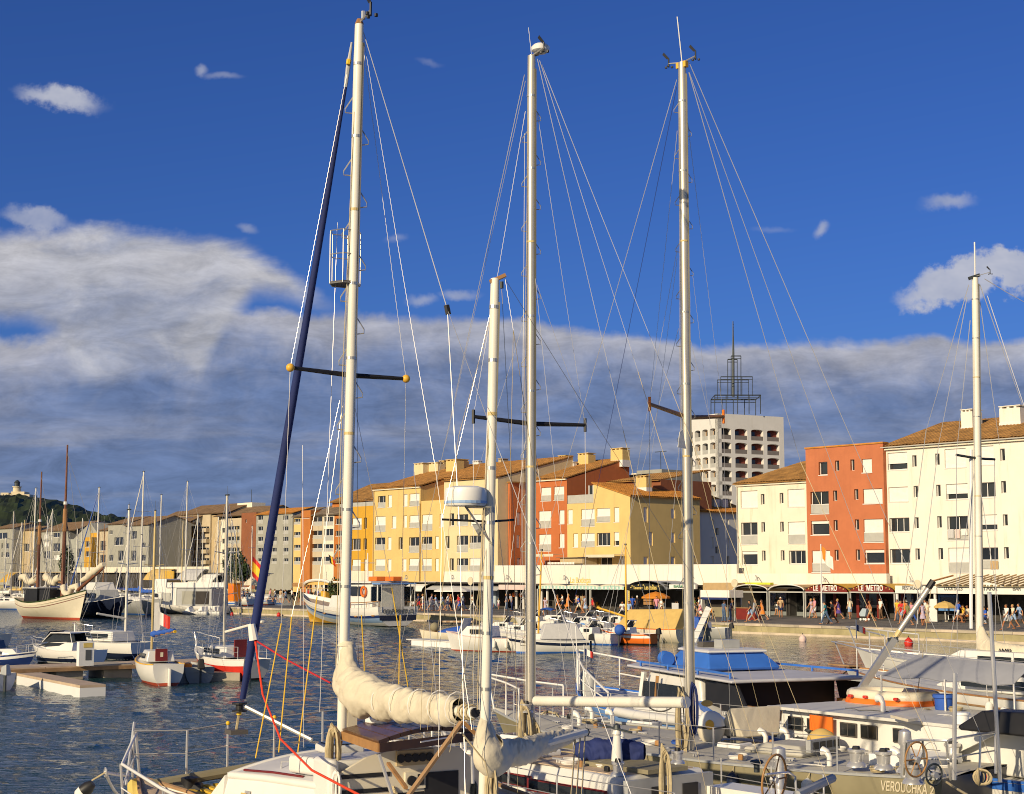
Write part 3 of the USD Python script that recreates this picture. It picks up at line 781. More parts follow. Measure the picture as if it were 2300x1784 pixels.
 t=tiles(f3.W(a4-.2,-.4,zt3),f3.W(a2+.55,-.4,zt3),f3.W(a2+.6,orr,zr),f3.W(hx,orr,zr))
 V,F=t.merged()
 t.build('roof','roof_tile_old',b)
 tiles(f3.W(a4-.2,12.8,zt3),f3.W(a4-.2,-.4,zt3),f3.W(hx,orr,zr),f3.W(hx,orr+.01,zr)).build('roof','roof_tile_old',b)
 tiles(f3.W(a2+.55,12.8,zt3),f3.W(a4-.2,12.8,zt3),f3.W(hx,orr+.1,zr),f3.W(a2+.6,orr+.1,zr)).build('roof','roof_tile_old',b)
 m=MB(); f3.box(m,a4,a2,-.2,-.003,zt3-.26,zt3-.08); m.build('cornice','stucco_cream',b)
 MB().tube([f3.W(a4+.1,-.1,zt3-.3),f3.W(a4+.1,-.1,QZ+3)],.06,6).build('downpipe','rail_grey',b)
right_block()
# ================================================================== the middle blocks
def middle_block():
 # white terrace wall above the shops
 f=QF.off(20.9)
 a0=f.px(1112,1290)[0]; a1=f.px(1990,1290)[0]; am=f.px(1655,1290)[0]
 zt=f.px(1400,1270)[1]; zt2=f.px(1850,1288.5)[1]
 zb=3.25
 b=thing('terrace_wall','long white terrace parapet running above the row of shops','wall',f.W(a0,0,0))
 m=MB(); f.box(m,a0,am,0,.3,zb,zt); m.build('parapet','stucco_white',b)
 m=MB(); f.box(m,am+.002,a1,.05,.6,zb,zt2); m.build('parapet','stucco_white',b)
 m=MB(); f.box(m,a0-.05,am,-.03,.33,zt+.002,zt+.07); m.build('coping','frame_white',b)
 m=MB(); f.box(m,a0,am,.302,13,zb,zt-1.0); m.build('terrace_floor','concrete',b)
 # sand house
 g=QF.off(31.5)
 a0,a1=g.px(1274,1200)[0],g.px(1411.5,1200)[0]
 zbs=3.3
 zev=g.px(1411.5,1112)[1]; ztop=g.px(1333,1086)[1]; aT=g.px(1333,1086)[0]
 zbal=g.px(1300,1131)[1]
 b=thing('house','sand yellow house with orange lean-to roof above the white terrace','building',g.W(a1,0,0))
 wins=opens(g,[(637,710,678,825,'w'),(747,705,858,845,'b'),(873,698,985,810,'b'),(1015,692,1058,810,'w'),(682,905,722,1018,'w'),(747,903,858,1012,'b'),(875,900,985,1005,'g'),(1015,893,1058,1005,'h'),(900,1100,1000,1175,'d'),(1062,1098,1110,1175,'s'),(660,1110,740,1175,'d')],Z3)
 slope=(zev-ztop)/(a1-aT)
 front(b,g,[(a0,zbs),(a1,zbs),(a1,zev),(aT,ztop),(aT,zbal),(a0,zbal)],wins,'stucco_sand')
 dep=g.o_at(a1,1564)
 # body behind, with the sloping top
 m=trimesh.creation.extrude_polygon(Polygon([(a0,zbs),(a1,zbs),(a1,zev-.02),(aT,ztop-.02),(aT,zbal),(a0,zbal)]),dep-.45,engine='earcut')
 v=np.array(m.vertices)
 MB().add(np.array([g.W(x,.452+w,z) for x,z,w in v]),m.faces).build('body','stucco_sand',b)
 s=g.side(a1+.001)
 wins=opens(s,[(1243,690,1275,815,'w'),(1468,703,1500,782,'w'),(1285,893,1318,1005,'w'),(1467,897,1500,980,'w'),(1243,1095,1280,1170,'w'),(1467,1095,1500,1170,'w')],Z3)
 s2=Fr(s.P+E*.30,s.e,s.n)
 front(b,s2,[(0,zbs),(dep,zbs),(dep,zev),(0,zev)],wins,'stucco_sand',thick=.298)
 tiles(g.W(a1+.65,-.25,zev-.1),g.W(a1+.65,dep+.1,zev-.1),g.W(aT-.1,dep+.1,ztop+.12),g.W(aT-.1,-.25,ztop+.12),amp=.06).build('roof','roof_tile_orange',b)
 chimney(b,g,*zp(Z3,1195,0)[:1],zp(Z3,1280,0)[0],zp(Z3,0,450)[1],zp(Z3,0,530)[1],5,'stucco_sand',.9)
 chimney(b,g,*zp(Z3,1485,0)[:1],zp(Z3,1545,0)[0],zp(Z3,0,508)[1],zp(Z3,0,590)[1],13,'stucco_sand',.9)
 # roof terrace rail and door of the sand house
 m=MB(); g.box(m,a0+.05,aT-.05,.05,.09,zbal+.02,zbal+1.0); m.build('balcony_panel','rail_grey',b)
 m=MB(); g.box(m,a0+1.5,aT-.05,2.2,2.3,zbal,zbal+2.2); m.build('terrace_door','pane',b)
 m=MB()
 for k in range(5):
  g.box(m,a0+1.5+(aT-a0-1.7)*k/4,a0+1.62+(aT-a0-1.7)*k/4,2.1,2.199,zbal,zbal+2.2)
 m.build('door_frame','frame_white',b)
 # terrace kiosk with grey roof and white awning
 k=QF.off(28.6)
 x0,x1=zp(Z3,530,0)[0],zp(Z3,745,0)[0]
 b=thing('terrace_kiosk','small tan kiosk with grey metal roof on the white terrace','kiosk',k.W(k.px(x0,1250)[0],0,0))
 ka,kb=k.px(x0,1250)[0],k.px(x1,1250)[0]
 kz=k.px(1310,zp(Z3,0,1100)[1])[1]; kz2=k.px(1310,zp(Z3,0,1062)[1])[1]
 m=MB(); k.box(m,ka+.5,kb,.4,2.6,3.3,kz-.05); m.build('wall','stucco_tan',b)
 m=MB(); m.poly([k.W(ka+.2,0,kz),k.W(kb+.1,0,kz),k.W(kb+.6,2.8,kz2+.25),k.W(ka+.9,2.8,kz2+.25)],.06,(0,0,1)); m.build('roof','roof_grey',b)
 m=MB(); m.poly([k.W(ka-.2,-.9,kz-.55),k.W(kb-.1,-.9,kz-.55),k.W(kb+.1,0,kz-.02),k.W(ka+.2,0,kz-.02)],.03,(0,0,1))
 n=18
 for i in range(n):
  q0=ka-.2+(kb-ka+.1)*i/n
  k.box(m,q0,q0+(kb-ka+.1)/n*.8,-.92,-.90,kz-.78,kz-.56)
 m.build('awning','canvas_white',b)
 # flat white awning on the left and wooden canopy on the right of the terrace
 for (x0,x1,y,lb) in ((380,605,1062,'cream folding awning on the red house behind the terrace'),(870,1105,1066,'thin cream awning under the sand house windows')):
  kk=QF.off(31.2)
  q0,zz=kk.px(*zp(Z3,x0,y)); q1=kk.px(*zp(Z3,x1,y))[0]
  m=MB(); m.poly([kk.W(q0,-1.7,zz-.25),kk.W(q1,-1.7,zz-.25),kk.W(q1,0,zz+.1),kk.W(q0,0,zz+.1)],.05,(0,0,1))
  kk.box(m,q0,q1,-1.72,-1.70,zz-.5,zz-.22)
  o=m.build('awning','canvas_cream',None); tag(stage.GetPrimAtPath(o),lb,'awning')
 # red house
 h=QF.off(33.0)
 a0,a1=h.px(zp(Z3,330,0)[0],1150)[0],h.px(zp(Z3,632,0)[0],1150)[0]
 ze=h.px(*zp(Z3,500,458))[1]
 b=thing('house','brick red house with brown tiled roof and tall chimneys','building',h.W(a1,0,0))
 wins=opens(h,[(418,528,502,638,'b'),(524,520,608,632,'b'),(400,720,502,857,'b'),(568,713,610,825,'w'),(400,912,502,1048,'b'),(568,907,610,1020,'w')],Z3)
 front(b,h,[(a0,3.3),(a1,3.3),(a1,ze),(a0,ze)],wins,'stucco_brick')
 orr=h.o_at(a1,zp(Z3,1135,0)[0])
 zr=h.off(orr).px(*zp(Z3,1135,285))[1]
 prism(h,[(.452,3.3),(orr,3.3),(orr,zr-.1),(.452,ze-.03)],a0-9,a1).build('body','stucco_brick',b)
 tiles(h.W(a0-9,-.35,ze),h.W(a1+.05,-.35,ze),h.W(a1+.05,orr,zr),h.W(a0-9,orr,zr)).build('roof','roof_tile',b)
 m=MB(); h.box(m,a0,a1,-.25,-.003,ze-.25,ze-.08); m.build('cornice','stucco_cream',b)
 # left wing whose end wall is turned away from the sun
 wf=Fr(QF.W(-62.3,QF.o_at(-62.3,1147),0)).side(0)
 zw=wf.px(*zp(Z3,170,490))[1]
 L=wf.px(zp(Z3,330,0)[0],1150)[0]
 wins=opens(wf,[(222,732,250,838,'w'),(220,918,247,1025,'w'),(222,1105,250,1180,'w')],Z3)
 front(b,wf,[(0,3.3),(L,3.3),(L,zw),(0,zw)],wins,'stucco_brick',thick=.35)
 m=MB(); wf.box(m,0,L,.352,.5,3.3,zw-.03); m.build('wing','stucco_brick',b)
 m=MB(); wf.box(m,-.2,L,-.35,.5,zw,zw+.15); m.build('roof','roof_tile',b)
 for (x0,x1,y0,y1,o,mt) in ((420,475,307,380,7,'stucco_brick'),(560,620,282,345,8,'stucco_sand'),(720,805,265,340,8,'stucco_sand'),(988,1085,225,305,9,'stucco_sand')):
  chimney(b,h,zp(Z3,x0,0)[0],zp(Z3,x1,0)[0],zp(Z3,0,y0)[1],zp(Z3,0,y1)[1],o,mt,1.3)
 chimney(b,h,zp(Z3,645,0)[0],zp(Z3,685,0)[0],zp(Z3,0,335)[1],zp(Z3,0,360)[1],7,'frame_white',.6)
 # lower brown roofed part between the red and sand houses
 k=QF.off(40)
 q0,z0=k.px(*zp(Z3,720,490)); q1,z1=k.px(*zp(Z3,1200,480))
 b=thing('house','low house with faded brown roof between the red and sand houses','building',k.W(q0,0,0))
 m=MB(); k.box(m,q0+1.5,q1+4,0,9,3.3,z0-.2); m.build('body','stucco_brown',b)
 tiles(k.W(q0+1,-.4,z0-.1),k.W(q1+4,-.4,z0-.3),k.W(q1+4,9,z0+1.3),k.W(q0+1,9,z0+1.3)).build('roof','roof_tile_old',b)
 # grey block far behind
 k=QF.off(75)
 (q0,z1),(q1,z0)=k.px(*zp(Z3,1200,392)),k.px(*zp(Z3,1408,560))
 b=thing('apartment_block','pale grey flat topped block just left of the tower hotel','building',k.W(q0,0,0))
 m=MB(); k.box(m,q0,q1,0,9,QZ,z1); m.build('body','stucco_grey',b)
 qs=k.px(*zp(Z3,1140,420))[0]
 m=MB(); k.box(m,qs,q0-.002,.5,9,QZ,z1-.3); m.build('body','stucco_cream',b)
 MB().tube([k.W(q1-3,3,z1),k.W(q1-3,3,z1+3)],.05,5).build('aerial','metal_dark',b)
 m=MB(); k.box(m,q1-4.2,q1-1.8,2.97,3.03,z1+2.9,z1+3.0); m.build('aerial','metal_dark',b)
 # shaded white house with orange roof right of the sand house
 k=QF.off(47)
 a1=k.px(1580,1200)[0]
 s=k.side(a1)
 zt=s.px(1600,1150)[1]
 b=thing('house','shaded white house with orange roof behind the cream block','building',k.W(a1,0,0))
 L=s.px(1690,1200)[0]
 wins=opens(s,[(1805,790,1832,875,'w'),(1845,860,1872,920,'d'),(1805,935,1830,1025,'w'),(1845,1010,1872,1070,'d'),(1935,790,1957,880,'w'),(1935,940,1957,1030,'w'),(1805,1090,1832,1150,'w'),(1938,1090,1960,1160,'d')],Z3)
 front(b,s,[(-3,QZ),(L,QZ),(L,zt),(-3,zt)],wins,'stucco_white',thick=.4)
 m=MB(); s.box(m,-3,L,.402,10,QZ,zt-.03); m.build('body','stucco_white',b)
 zr=s.off(4).px(1600,1124)[1]
 tiles(s.W(-3.2,-.4,zt),s.W(L,-.4,zt),s.W(L,7,zt+2.6),s.W(-3.2,7,zt+2.6)).build('roof','roof_tile_orange',b)
 for x0 in (1835,1905):
  fs=s.off(1.5)
  (q0,z1),(q1,z0)=fs.px(*zp(Z3,x0,625)),fs.px(*zp(Z3,x0+45,690))
  m=MB(); fs.box(m,q0,q1,0,1.0,z0-.6,z1); m.build('chimney','stucco_white',b)
 return
middle_block()
# ================================================================== the tower hotel
def tower():
 C=toward(1617,300)
 ang=math.radians(27)
 eR=np.array([math.cos(ang),math.sin(ang),0]); nR=np.array([-math.sin(ang),math.cos(ang),0])
 fr=Fr(C,eR,nR)                         # right face, a from the corner
 fl=Fr(C-nR*0 ,-nR,eR)              # left face, a runs from the far end to the corner at 0
 zt=fr.px(1617,929)[1]
 b=thing('tower_hotel','tall white tower of arched balconies with an aerial frame on top','building',C)
 wR=fr.px(1761,1000)[0]; wL=11.2
 s=2.78
 floors=11
 def face(f,a_edges,mat_back,zoff,name):
  holes,cells=[],[]
  zz0=f.px(*zp((1400,560,.3187),760,1262))[1]if zoff is None else zoff
  for k in range(floors):
   z1=zz0-k*s
   for (p,q) in a_edges:
    z0=z1-2.2
    arch=[(p,z0),(q,z0),(q,z1-.32)]+[(p+(q-p)*(.5+.5*math.cos(t)),z1-.32+.32*math.sin(t)) for t in np.linspace(.25,PI-.25,7)]+[(p,z1-.32)]
    holes.append(Polygon(arch)); cells.append((p,q,z0,z1))
  lo=min(x[0]for x in a_edges)-.6 if f is fr else-wL
  hi=wR if f is fr else 0
  slab(f,[(lo if f is not fr else 0,QZ),(hi,QZ),(hi,zt),(lo if f is not fr else 0,zt)],holes,.9).build('wall','tower_white',b)
  for i,(p,q,z0,z1) in enumerate(cells):
   m=MB(); f.box(m,p-.05,q+.05,.901,.95,z0,z1)
   lo_=m.build('balcony',mat_back[i % len(mat_back)],b)
   m=MB(); f.box(m,p+.02,q-.02,.06,.10,z0+.02,z0+.85)
   m.build('balcony_panel','tower_panel' if f is fr else 'rail_grey',lo_)
   m=MB(); f.box(m,p+(q-p)*.12,p+(q-p)*.5,.86,.899,z0+.05,z1-.45)
   m.build('pane','pane',lo_)
  return zz0
 bay=wR/4.12
 z0=face(fr,[(.22+bay*i,.22+bay*i+bay*.76) for i in range(4)],['dark_room','loggia_red','loggia_red','loggia_red'],None,'r')
 face(fl,[(-wL+.45+2.66*i,-wL+.45+2.66*i+1.95) for i in range(4)][::-1],['loggia_tan','loggia_tan','dark_room'],z0,'l')
 m=MB(); m.hexa([C+eR*(.951,wR)[i & 1]+nR*(.951,wL)[i >> 1 & 1]+ZZ*(QZ,zt-.02)[i >> 2 & 1]for i in range(8)])
 m.build('core','tower_white',b)
 # aerial frame: three tiers of portals and a spire
 def at(px,py,o):   # on a plane facing us through the roof middle
  p=At(px,py,C[1]+8)
  return p+np.array([0,o,0])
 m=MB()
 def portal(x0,x1,yt,yb,o,r=.09,n=2):
  for i in range(n+1):
   x=x0+(x1-x0)*i/n
   m.tube([at(x,yb,o),at(x,yt,o)],r,5)
  m.tube([at(x0,yt,o),at(x1,yt,o)],r*1.5,5)
  m.tube([at(x0,yt+6,o),at(x1,yt+6,o)],r,5)
 k=lambda x,y:(1400+.3187*x,560+.3187*y)
 for o,n in ((-4,4),(4,4)):
  sh=0 if o<0 else 10
  x0,y=k(626+sh,1045); x1=k(945+sh,0)[0]
  portal(x0,x1,y,k(0,1175)[1],o,.09,n)
 for o in (-2.5,2.5):
  x0,y=k(675,910); x1=k(897,0)[0]
  portal(x0,x1,y,k(0,1045)[1],o,.07,3)
  portal(k(748,0)[0],k(816,0)[0],k(0,765)[1],k(0,1045)[1],o,.08,1)
 for t in (0,1):
  m.tube([at(k(626,0)[0]+t*102,k(0,1045)[1],-4),at(k(636,0)[0]+t*102,k(0,1045)[1],4)],.09,5)
 m.tube([at(k(775,0)[0],k(0,1040)[1],0),at(k(775,0)[0],k(0,760)[1],0),at(k(773,0)[0],k(0,508)[1],0)],[.3,.26,.10],6)
 for y in range(530,760,24):
  x,yy=k(774,y); m.tube([at(x-1.6,yy,0),at(x+1.6,yy,0)],.06,4)
 m.build('aerial_frame','metal_dark',b)
tower()
# ================================================================== the left middle blocks
def left_blocks():
 f=QF.off(27.5)
 X=lambda x,y:f.px(*zp(Z2,x,y))
 a0=X(872,900)[0]; a1=X(1252,900)[0]; a2=X(1443,900)[0]; a3=X(1885,900)[0]
 zt=X(1050,528)[1]; zt2=X(1350,634)[1]; zc0=X(1443,468)[1]; zc1=X(1885,442)[1]
 zt3=zc1
 b=thing('apartment_block','long pale yellow block with brown roof and many chimneys','building',f.W(a1,0,0))
 wa=opens(f,[(905,598,968,692,'o'),(988,590,1020,690,'w'),(1115,583,1147,682,'w'),(1163,578,1245,678,'b'),(883,765,968,888,'b'),(1020,762,1055,862,'w'),(1115,758,1143,858,'w'),(1163,757,1245,855,'b'),
  (882,938,965,1037,'o'),(985,935,1015,1037,'w'),(1075,935,1105,1035,'n'),(1160,935,1245,1058,'o'),(885,1113,965,1205,'b'),(985,1113,1015,1210,'w'),(1107,1112,1138,1210,'w'),(1160,1110,1245,1207,'b')],Z2)
 wb=opens(f,[(1260,750,1345,878,'b'),(1405,745,1438,850,'w'),(1260,932,1343,1033,'o'),(1367,928,1397,1032,'w'),(1260,1110,1340,1207,'b'),(1367,1110,1397,1215,'w')],Z2)
 wc=opens(f,[(1492,740,1527,842,'n'),(1550,748,1642,840,'o'),(1660,748,1750,840,'s'),(1457,925,1490,1030,'n'),(1550,922,1642,1055,'o'),(1655,922,1750,1025,'o'),(1492,1108,1525,1208,'n'),(1550,1108,1642,1208,'o'),(1653,1105,1750,1208,'b')],Z2)
 front(b,f,[(a0,QZ),(a1-.01,QZ),(a1-.01,zt),(a0,zt)],wa,'stucco_sand')
 front(b,f.off(.12),[(a1+.002,QZ),(a2,QZ),(a2,zt2),(a1+.002,zt2)],wb,'stucco_sand')
 front(b,f.off(.02),[(a2+.002,QZ),(a3,QZ),(a3,zt3-.03),(a2+.002,zt3-.03)],wc,'stucco_pale')
 orr=11.0
 # roof: one long slope rising to the ridge
 aR=a3+1.0
 o_r=f.o_at(a0,zp(Z2,1480,0)[0])
 zr=f.off(o_r).px(*zp(Z2,1480,356))[1]
 prism(f,[(.48,QZ),(o_r,QZ),(o_r,zr-.15),(.48,zt-.05)],a0,a1-.012).build('body','stucco_sand',b)
 prism(f,[(.6,QZ),(4.5,QZ),(4.5,zt2-.02),(.6,zt2-.02)],a1,a2).build('body','stucco_sand',b)
 k=(zr-zt)/(o_r+.4)
 prism(f,[(4.502,QZ),(o_r,QZ),(o_r,zr-.15),(4.502,zt+k*4.9-.15)],a1-.01,a2).build('body','stucco_brick',b)
 prism(f,[(.475,QZ),(o_r,QZ),(o_r,zr-.15),(.475,zt3-.05)],a2+.002,a3).build('body','stucco_pale',b)
 tiles(f.W(a0-.3,-.4,zt),f.W(a1+.2,-.4,zt),f.W(a1+.2,o_r,zr),f.W(a0-.3,o_r,zr)).build('roof','roof_tile',b)
 tiles(f.W(a1+.2,3.6,zt+k*4.0),f.W(a2-.1,3.6,zt+k*4.0),f.W(a2-.1,o_r,zr),f.W(a1+.2,o_r,zr)).build('roof','roof_tile',b)
 tiles(f.W(a2-.1,-.3,zt3),f.W(a3+.1,-.3,zt3),f.W(a3+.1,o_r,zr),f.W(a2-.1,o_r,zr)).build('roof','roof_tile',b)
 m=MB(); f.box(m,a0-.1,a1+.1,-.25,-.003,zt-.26,zt-.1); m.build('cornice','stucco_cream',b)
 for (x0,x1,y0,y1,o,mt) in ((1200,1275,345,435,8,'stucco_pale'),(1310,1395,340,412,9,'stucco_pale'),(1405,1445,322,375,12,'stucco_sand'),(1462,1548,315,418,8,'stucco_sand'),(1550,1588,312,395,9,'stucco_sand'),(1890,1913,305,380,12,'stucco_tan')):
  chimney(b,f,zp(Z2,x0,0)[0],zp(Z2,x1,0)[0],zp(Z2,0,y0)[1],zp(Z2,0,y1)[1],o,mt,1.3)
 chimney(b,f,zp(Z2,1680,0)[0],zp(Z2,1728,0)[0],zp(Z2,0,325)[1],zp(Z2,0,345)[1],12,'frame_white',.8)
 fq=f.off(o_r+.5)
 (q0,z1),q1=fq.px(*zp(Z2,1850,332)),fq.px(*zp(Z2,2025,400))[0]
 sq=fq.side(q1)
 m=MB(); fq.box(m,q0,q1,0,9,QZ,z1); m.build('body','stucco_tan',b)
 tiles(fq.W(q0,-.3,z1+.02),fq.W(q1+.2,-.3,z1+.02),fq.W(q1+.2,9,z1+.3),fq.W(q0,9,z1+.3)).build('roof','roof_tile',b)
 # pale base course
 zb=X(1600,1215)[1]
 m=MB(); f.box(m,a2+.1,a3,-.05,-.003,QZ,zb); m.build('base_course','stucco_white',b)
 for x in (872,1250):
  a=X(x,900)[0]
  MB().tube([f.W(a,-.08,(zt if x<1000 else zt2)-.3),f.W(a,-.08,QZ+2.5)],.06,5).build('downpipe','stucco_tan',b)
 # ochre block
 a4=X(640,900)[0]; zo=X(760,682)[1]
 b=thing('apartment_block','bright ochre yellow block beside the pale yellow block','building',f.W(a4,0,0))
 wo=opens(f,[(682,778,760,870,'b'),(778,775,803,868,'n'),(680,947,752,1040,'g'),(775,945,803,1038,'n'),(682,1117,752,1205,'b'),(778,1115,803,1210,'w')],Z2)
 zob=X(760,1211)[1]
 front(b,f.off(.25),[(a4,zob),(a0-.02,zob),(a0-.02,zo),(a4,zo)],wo,'stucco_ochre')
 prism(f,[(.705,QZ),(13,QZ),(13,zo-.02),(.705,zo-.02)],a4,a0-.02).build('body','stucco_ochre',b)
 m=MB(); f.box(m,a4,a0-.03,.2,.699,QZ,zob-.003); m.build('base_course','stucco_cream',b)
 za=X(760,625)[1]; zaa=X(830,575)[1]
 m=MB(); f.box(m,a4,a0-.03,3.0,12,zo,za-.05); m.build('attic','stucco_tan',b)
 m=MB(); f.box(m,a4+.3,a0-.3,2.95,2.998,zo+.5,za-.2); m.build('attic_pane','pane',b)
 tiles(f.W(a4,2.3,za),f.W(a0,2.3,za),f.W(a0,12,za+3),f.W(a4,12,za+3)).build('roof','roof_tile_old',b)
 m=MB(); f.box(m,a4,a0-.05,.3,.36,zo,zo+.55); m.build('balcony_panel','rail_grey',b)
 # orange and cream balcony block, farther back
 g=Fr(toward(690,315))
 Y=lambda x,y:g.px(*zp(Z2,x,y))
 b=thing('apartment_block','orange and cream block of stacked balconies left of the tall mast','building',g.P)
 zb=QZ
 def balcony_column(x0,x1,yt,rows,mat,root,fr,zoom,kind='o',o=0.0,yb=1222):
  """A column of balconies: wall with wide openings at pixel rows (top, bottom)."""
  ff=fr.off(o)
  w=opens(ff,[(x0+(x1-x0)*.08,y0,x1-(x1-x0)*.06,y1,kind) for y0,y1 in rows],zoom)
  A0=ff.px(*zp(zoom,x0,(yt+yb)/2))[0]; A1=ff.px(*zp(zoom,x1,(yt+yb)/2))[0]
  zt=ff.px(*zp(zoom,(x0+x1)/2,yt))[1]
  front(root,ff,[(A0+.003,QZ),(A1,QZ),(A1,zt),(A0+.003,zt)],w,mat,thick=.6)
  m=MB(); ff.box(m,A0+.003,A1,.602,10,QZ,zt-.03); m.build('body',mat,root)
  return A0,A1,zt
 A,Bq,zt=balcony_column(215,276,770,[(785,828),(893,935),(998,1040),(1098,1155)],'stucco_sand',b,g,Z2)
 tiles(g.W(A-.3,-.5,zt),g.W(Bq+.3,-.5,zt),g.W(Bq+.3,6,zt+2.2),g.W(A-.3,6,zt+2.2)).build('roof','roof_grey',b)
 balcony_column(277,352,716,[(775,780)],'stucco_orange',b,g,Z2,'n',-.6)
 A,Bq,zt=balcony_column(353,456,765,[(770,838),(882,945),(990,1050),(1098,1158)],'stucco_beige',b,g,Z2)
 A2,B2,zt2=balcony_column(457,546,740,[(768,838),(868,960),(992,1050),(1095,1155)],'stucco_cream',b,g,Z2)
 balcony_column(547,690,745,[(780,830),(882,925),(992,1040),(1098,1150)],'stucco_orange',b,g,Z2,'d')
 tiles(g.W(A-.3,-.6,zt+.2),g.W(B2+4,-.6,zt+.2),g.W(B2+4,7,zt+3),g.W(A-.3,7,zt+3)).build('roof','roof_grey',b)
 q0,z1=Y(400,640); q1,z0=Y(640,720)
 m=MB(); g.box(m,q0,q1,4,14,QZ,z1-.2); m.build('attic','stucco_orange',b)
 m=MB(); g.box(m,q0+(q1-q0)*.25,q1,3.9,3.999,z0+.5,z1-.6); m.build('attic_wall','stucco_grey',b)
 tiles(g.W(q0-.4,3.2,z1-.2),g.W(q1+3,3.2,z1-.2),g.W(q1+3,14,z1+4),g.W(q0-.4,14,z1+4)).build('roof','roof_tile_old',b)
 return balcony_column
balcony_column=left_blocks()
# ================================================================== the far waterfront on the left
def far_left():
 def blk(label,D,px0):
  g=Fr(toward(px0,D))
  return g,thing('apartment_block',label,'building',g.P)
 def wall(g,b,x0,x1,yt,yb,lst,mat,o=0.0,depth=12,name='wall'):
  ff=g.off(o)
  A0=ff.px(*zp(Z1,x0,(yt+yb)/2))[0]; A1=ff.px(*zp(Z1,x1,(yt+yb)/2))[0]
  zt=ff.px(*zp(Z1,(x0+x1)/2,yt))[1]
  w=opens(ff,lst,Z1)
  front(b,ff,[(A0+.003,QZ),(A1,QZ),(A1,zt),(A0+.003,zt)],w,mat,thick=.5)
  m=MB(); ff.box(m,A0+.003,A1,.502,depth,QZ,zt-.03); m.build('body',mat,b)
  return ff,A0,A1,zt
 def pitched(b,ff,A0,A1,zt,rise,dep=12,mat='roof_far',out=.5):
  rise *= .6
  tiles(ff.W(A0-.3,-out,zt),ff.W(A1+.3,-out,zt),ff.W(A1+.3,dep/2,zt+rise),ff.W(A0-.3,dep/2,zt+rise),.5,.6).build('roof',mat,b)
  prism(ff,[(.5,zt-.05),(dep,zt-.05),(dep/2,zt+rise-.12)],A0+.05,A1-.05).build('gable','stucco_grey',b)
  tiles(ff.W(A1+.3,dep+out,zt),ff.W(A0-.3,dep+out,zt),ff.W(A0-.3,dep/2+.05,zt+rise),ff.W(A1+.3,dep/2+.05,zt+rise),.5,.6).build('roof',mat,b)
 # grey shaded block with orange roof beside the blue furled sail
 g,b=blk('grey block with orange roof just left of the orange block',350,640)
 rows=[(755,820),(845,905),(930,990),(1020,1075),(1105,1150)]
 L=[(2100+c,y0+3,2142+c,y1,'o') for c in (8,120,215) for y0,y1 in rows]
 ff,A0,A1,zt=wall(g,b,2092,2390,745,1220,L,'stucco_grey')
 pitched(b,ff,A0,A1,zt,2.6,11,'roof_tile_orange')
 # cream and red brown block
 g,b=blk('cream block with a red brown stair tower and roof lantern',385,540)
 rows=[(845,895),(930,985),(1020,1070)]
 ff,A0,A1,zt=wall(g,b,1852,1970,780,1220,[(1858,y0,1958,y1,'o') for y0,y1 in rows],'stucco_beige')
 ff2,B0,B1,zt2=wall(g,b,1971,2091,735,1220,[(2005,790,2018,815,'n')],'stucco_brown',-1.0)
 pitched(b,ff,A0-6,B1,zt+.6,4.2,13)
 q0,z1=ff.off(6).px(*zp(Z1,1940,658)); q1,z0=ff.off(6).px(*zp(Z1,2060,710))
 m=MB(); ff.box(m,q0,q1,6,10,z0-2,z1); m.build('roof_lantern','stucco_cream',b)
 MB().tube([ff.W((q0+q1)/2,8,z1),ff.W((q0+q1)/2,8,z1+3.5)],.08,5).build('aerial','metal_dark',b)
 # block of long balconies
 g,b=blk('peach coloured block with four rows of long dark balconies',405,430)
 rows=[(848,892),(935,978),(1022,1062),(1106,1148)]
 L=[(x,y0,x+58,y1,'d') for x in (1462,1530,1598,1655) for y0,y1 in rows]
 ff,A0,A1,zt=wall(g,b,1456,1716,752,1222,[(x0,y0,min(x1,1710),y1,k) for x0,y0,x1,y1,k in L],'stucco_beige')
 pitched(b,ff,A0,A1+9,zt+.1,4.6,14)
 ff2,B0,B1,zt2=wall(g,b,1717,1800,755,1222,[],'stucco_tan',.5)
 ff2,B0,B1,zt2=wall(g,b,1801,1851,780,1222,[(1815,860+88*k,1840,900+88*k,'d') for k in range(4)],'stucco_cream',.3)
 for y in (895,980,1065,1150):
  q0,zz=ff.px(*zp(Z1,1458,y)); q1=ff.px(*zp(Z1,1714,y))[0]
  m=MB(); ff.box(m,q0,q1,-1.1,-.003,zz-.25,zz+.75); m.build('balcony','stucco_beige',b)
 # yellow and grey stepped blocks
 g,b=blk('yellow gabled block between grey blocks on the far waterfront',410,350)
 ff,A0,A1,zt=wall(g,b,1350,1455,900,1220,[(1395,975,1440,1028,'d'),(1395,1065,1440,1090,'d')],'stucco_ochre')
 ff2,B0,B1,zt2=wall(g,b,1225,1349,835,1200,[(1275,870,1300,910,'d'),(1278,955,1300,990,'d')],'stucco_ochre',.8)
 pitched(b,ff2,B0,A1+4,zt2+.3,6.0,16)
 ff3,C0,C1,zt3=wall(g,b,1290,1400,960,1220,[(1305,1080,1330,1180,'d'),(1370,1120,1395,1190,'w')],'stucco_grey',-2.0,1.9)
 g,b=blk('grey cream block with arched windows and a balcony gap',400,280)
 ff,A0,A1,zt=wall(g,b,1020,1215,838,1190,[(1075,885,1118,950,'d'),(1072,1045,1112,1130,'d'),(1030,960,1060,1000,'w'),(1150,980,1190,1020,'d'),(1150,1080,1190,1130,'d')],'stucco_grey',-1)
 pitched(b,ff,A0,A1,zt,4.2,14)
 ff2,B0,B1,zt2=wall(g,b,880,1019,828,1190,[(895,880,920,912,'d'),(965,1045,1010,1130,'d'),(935,935,1010,1000,'d'),(892,1080,925,1130,'d')],'stucco_grey',1)
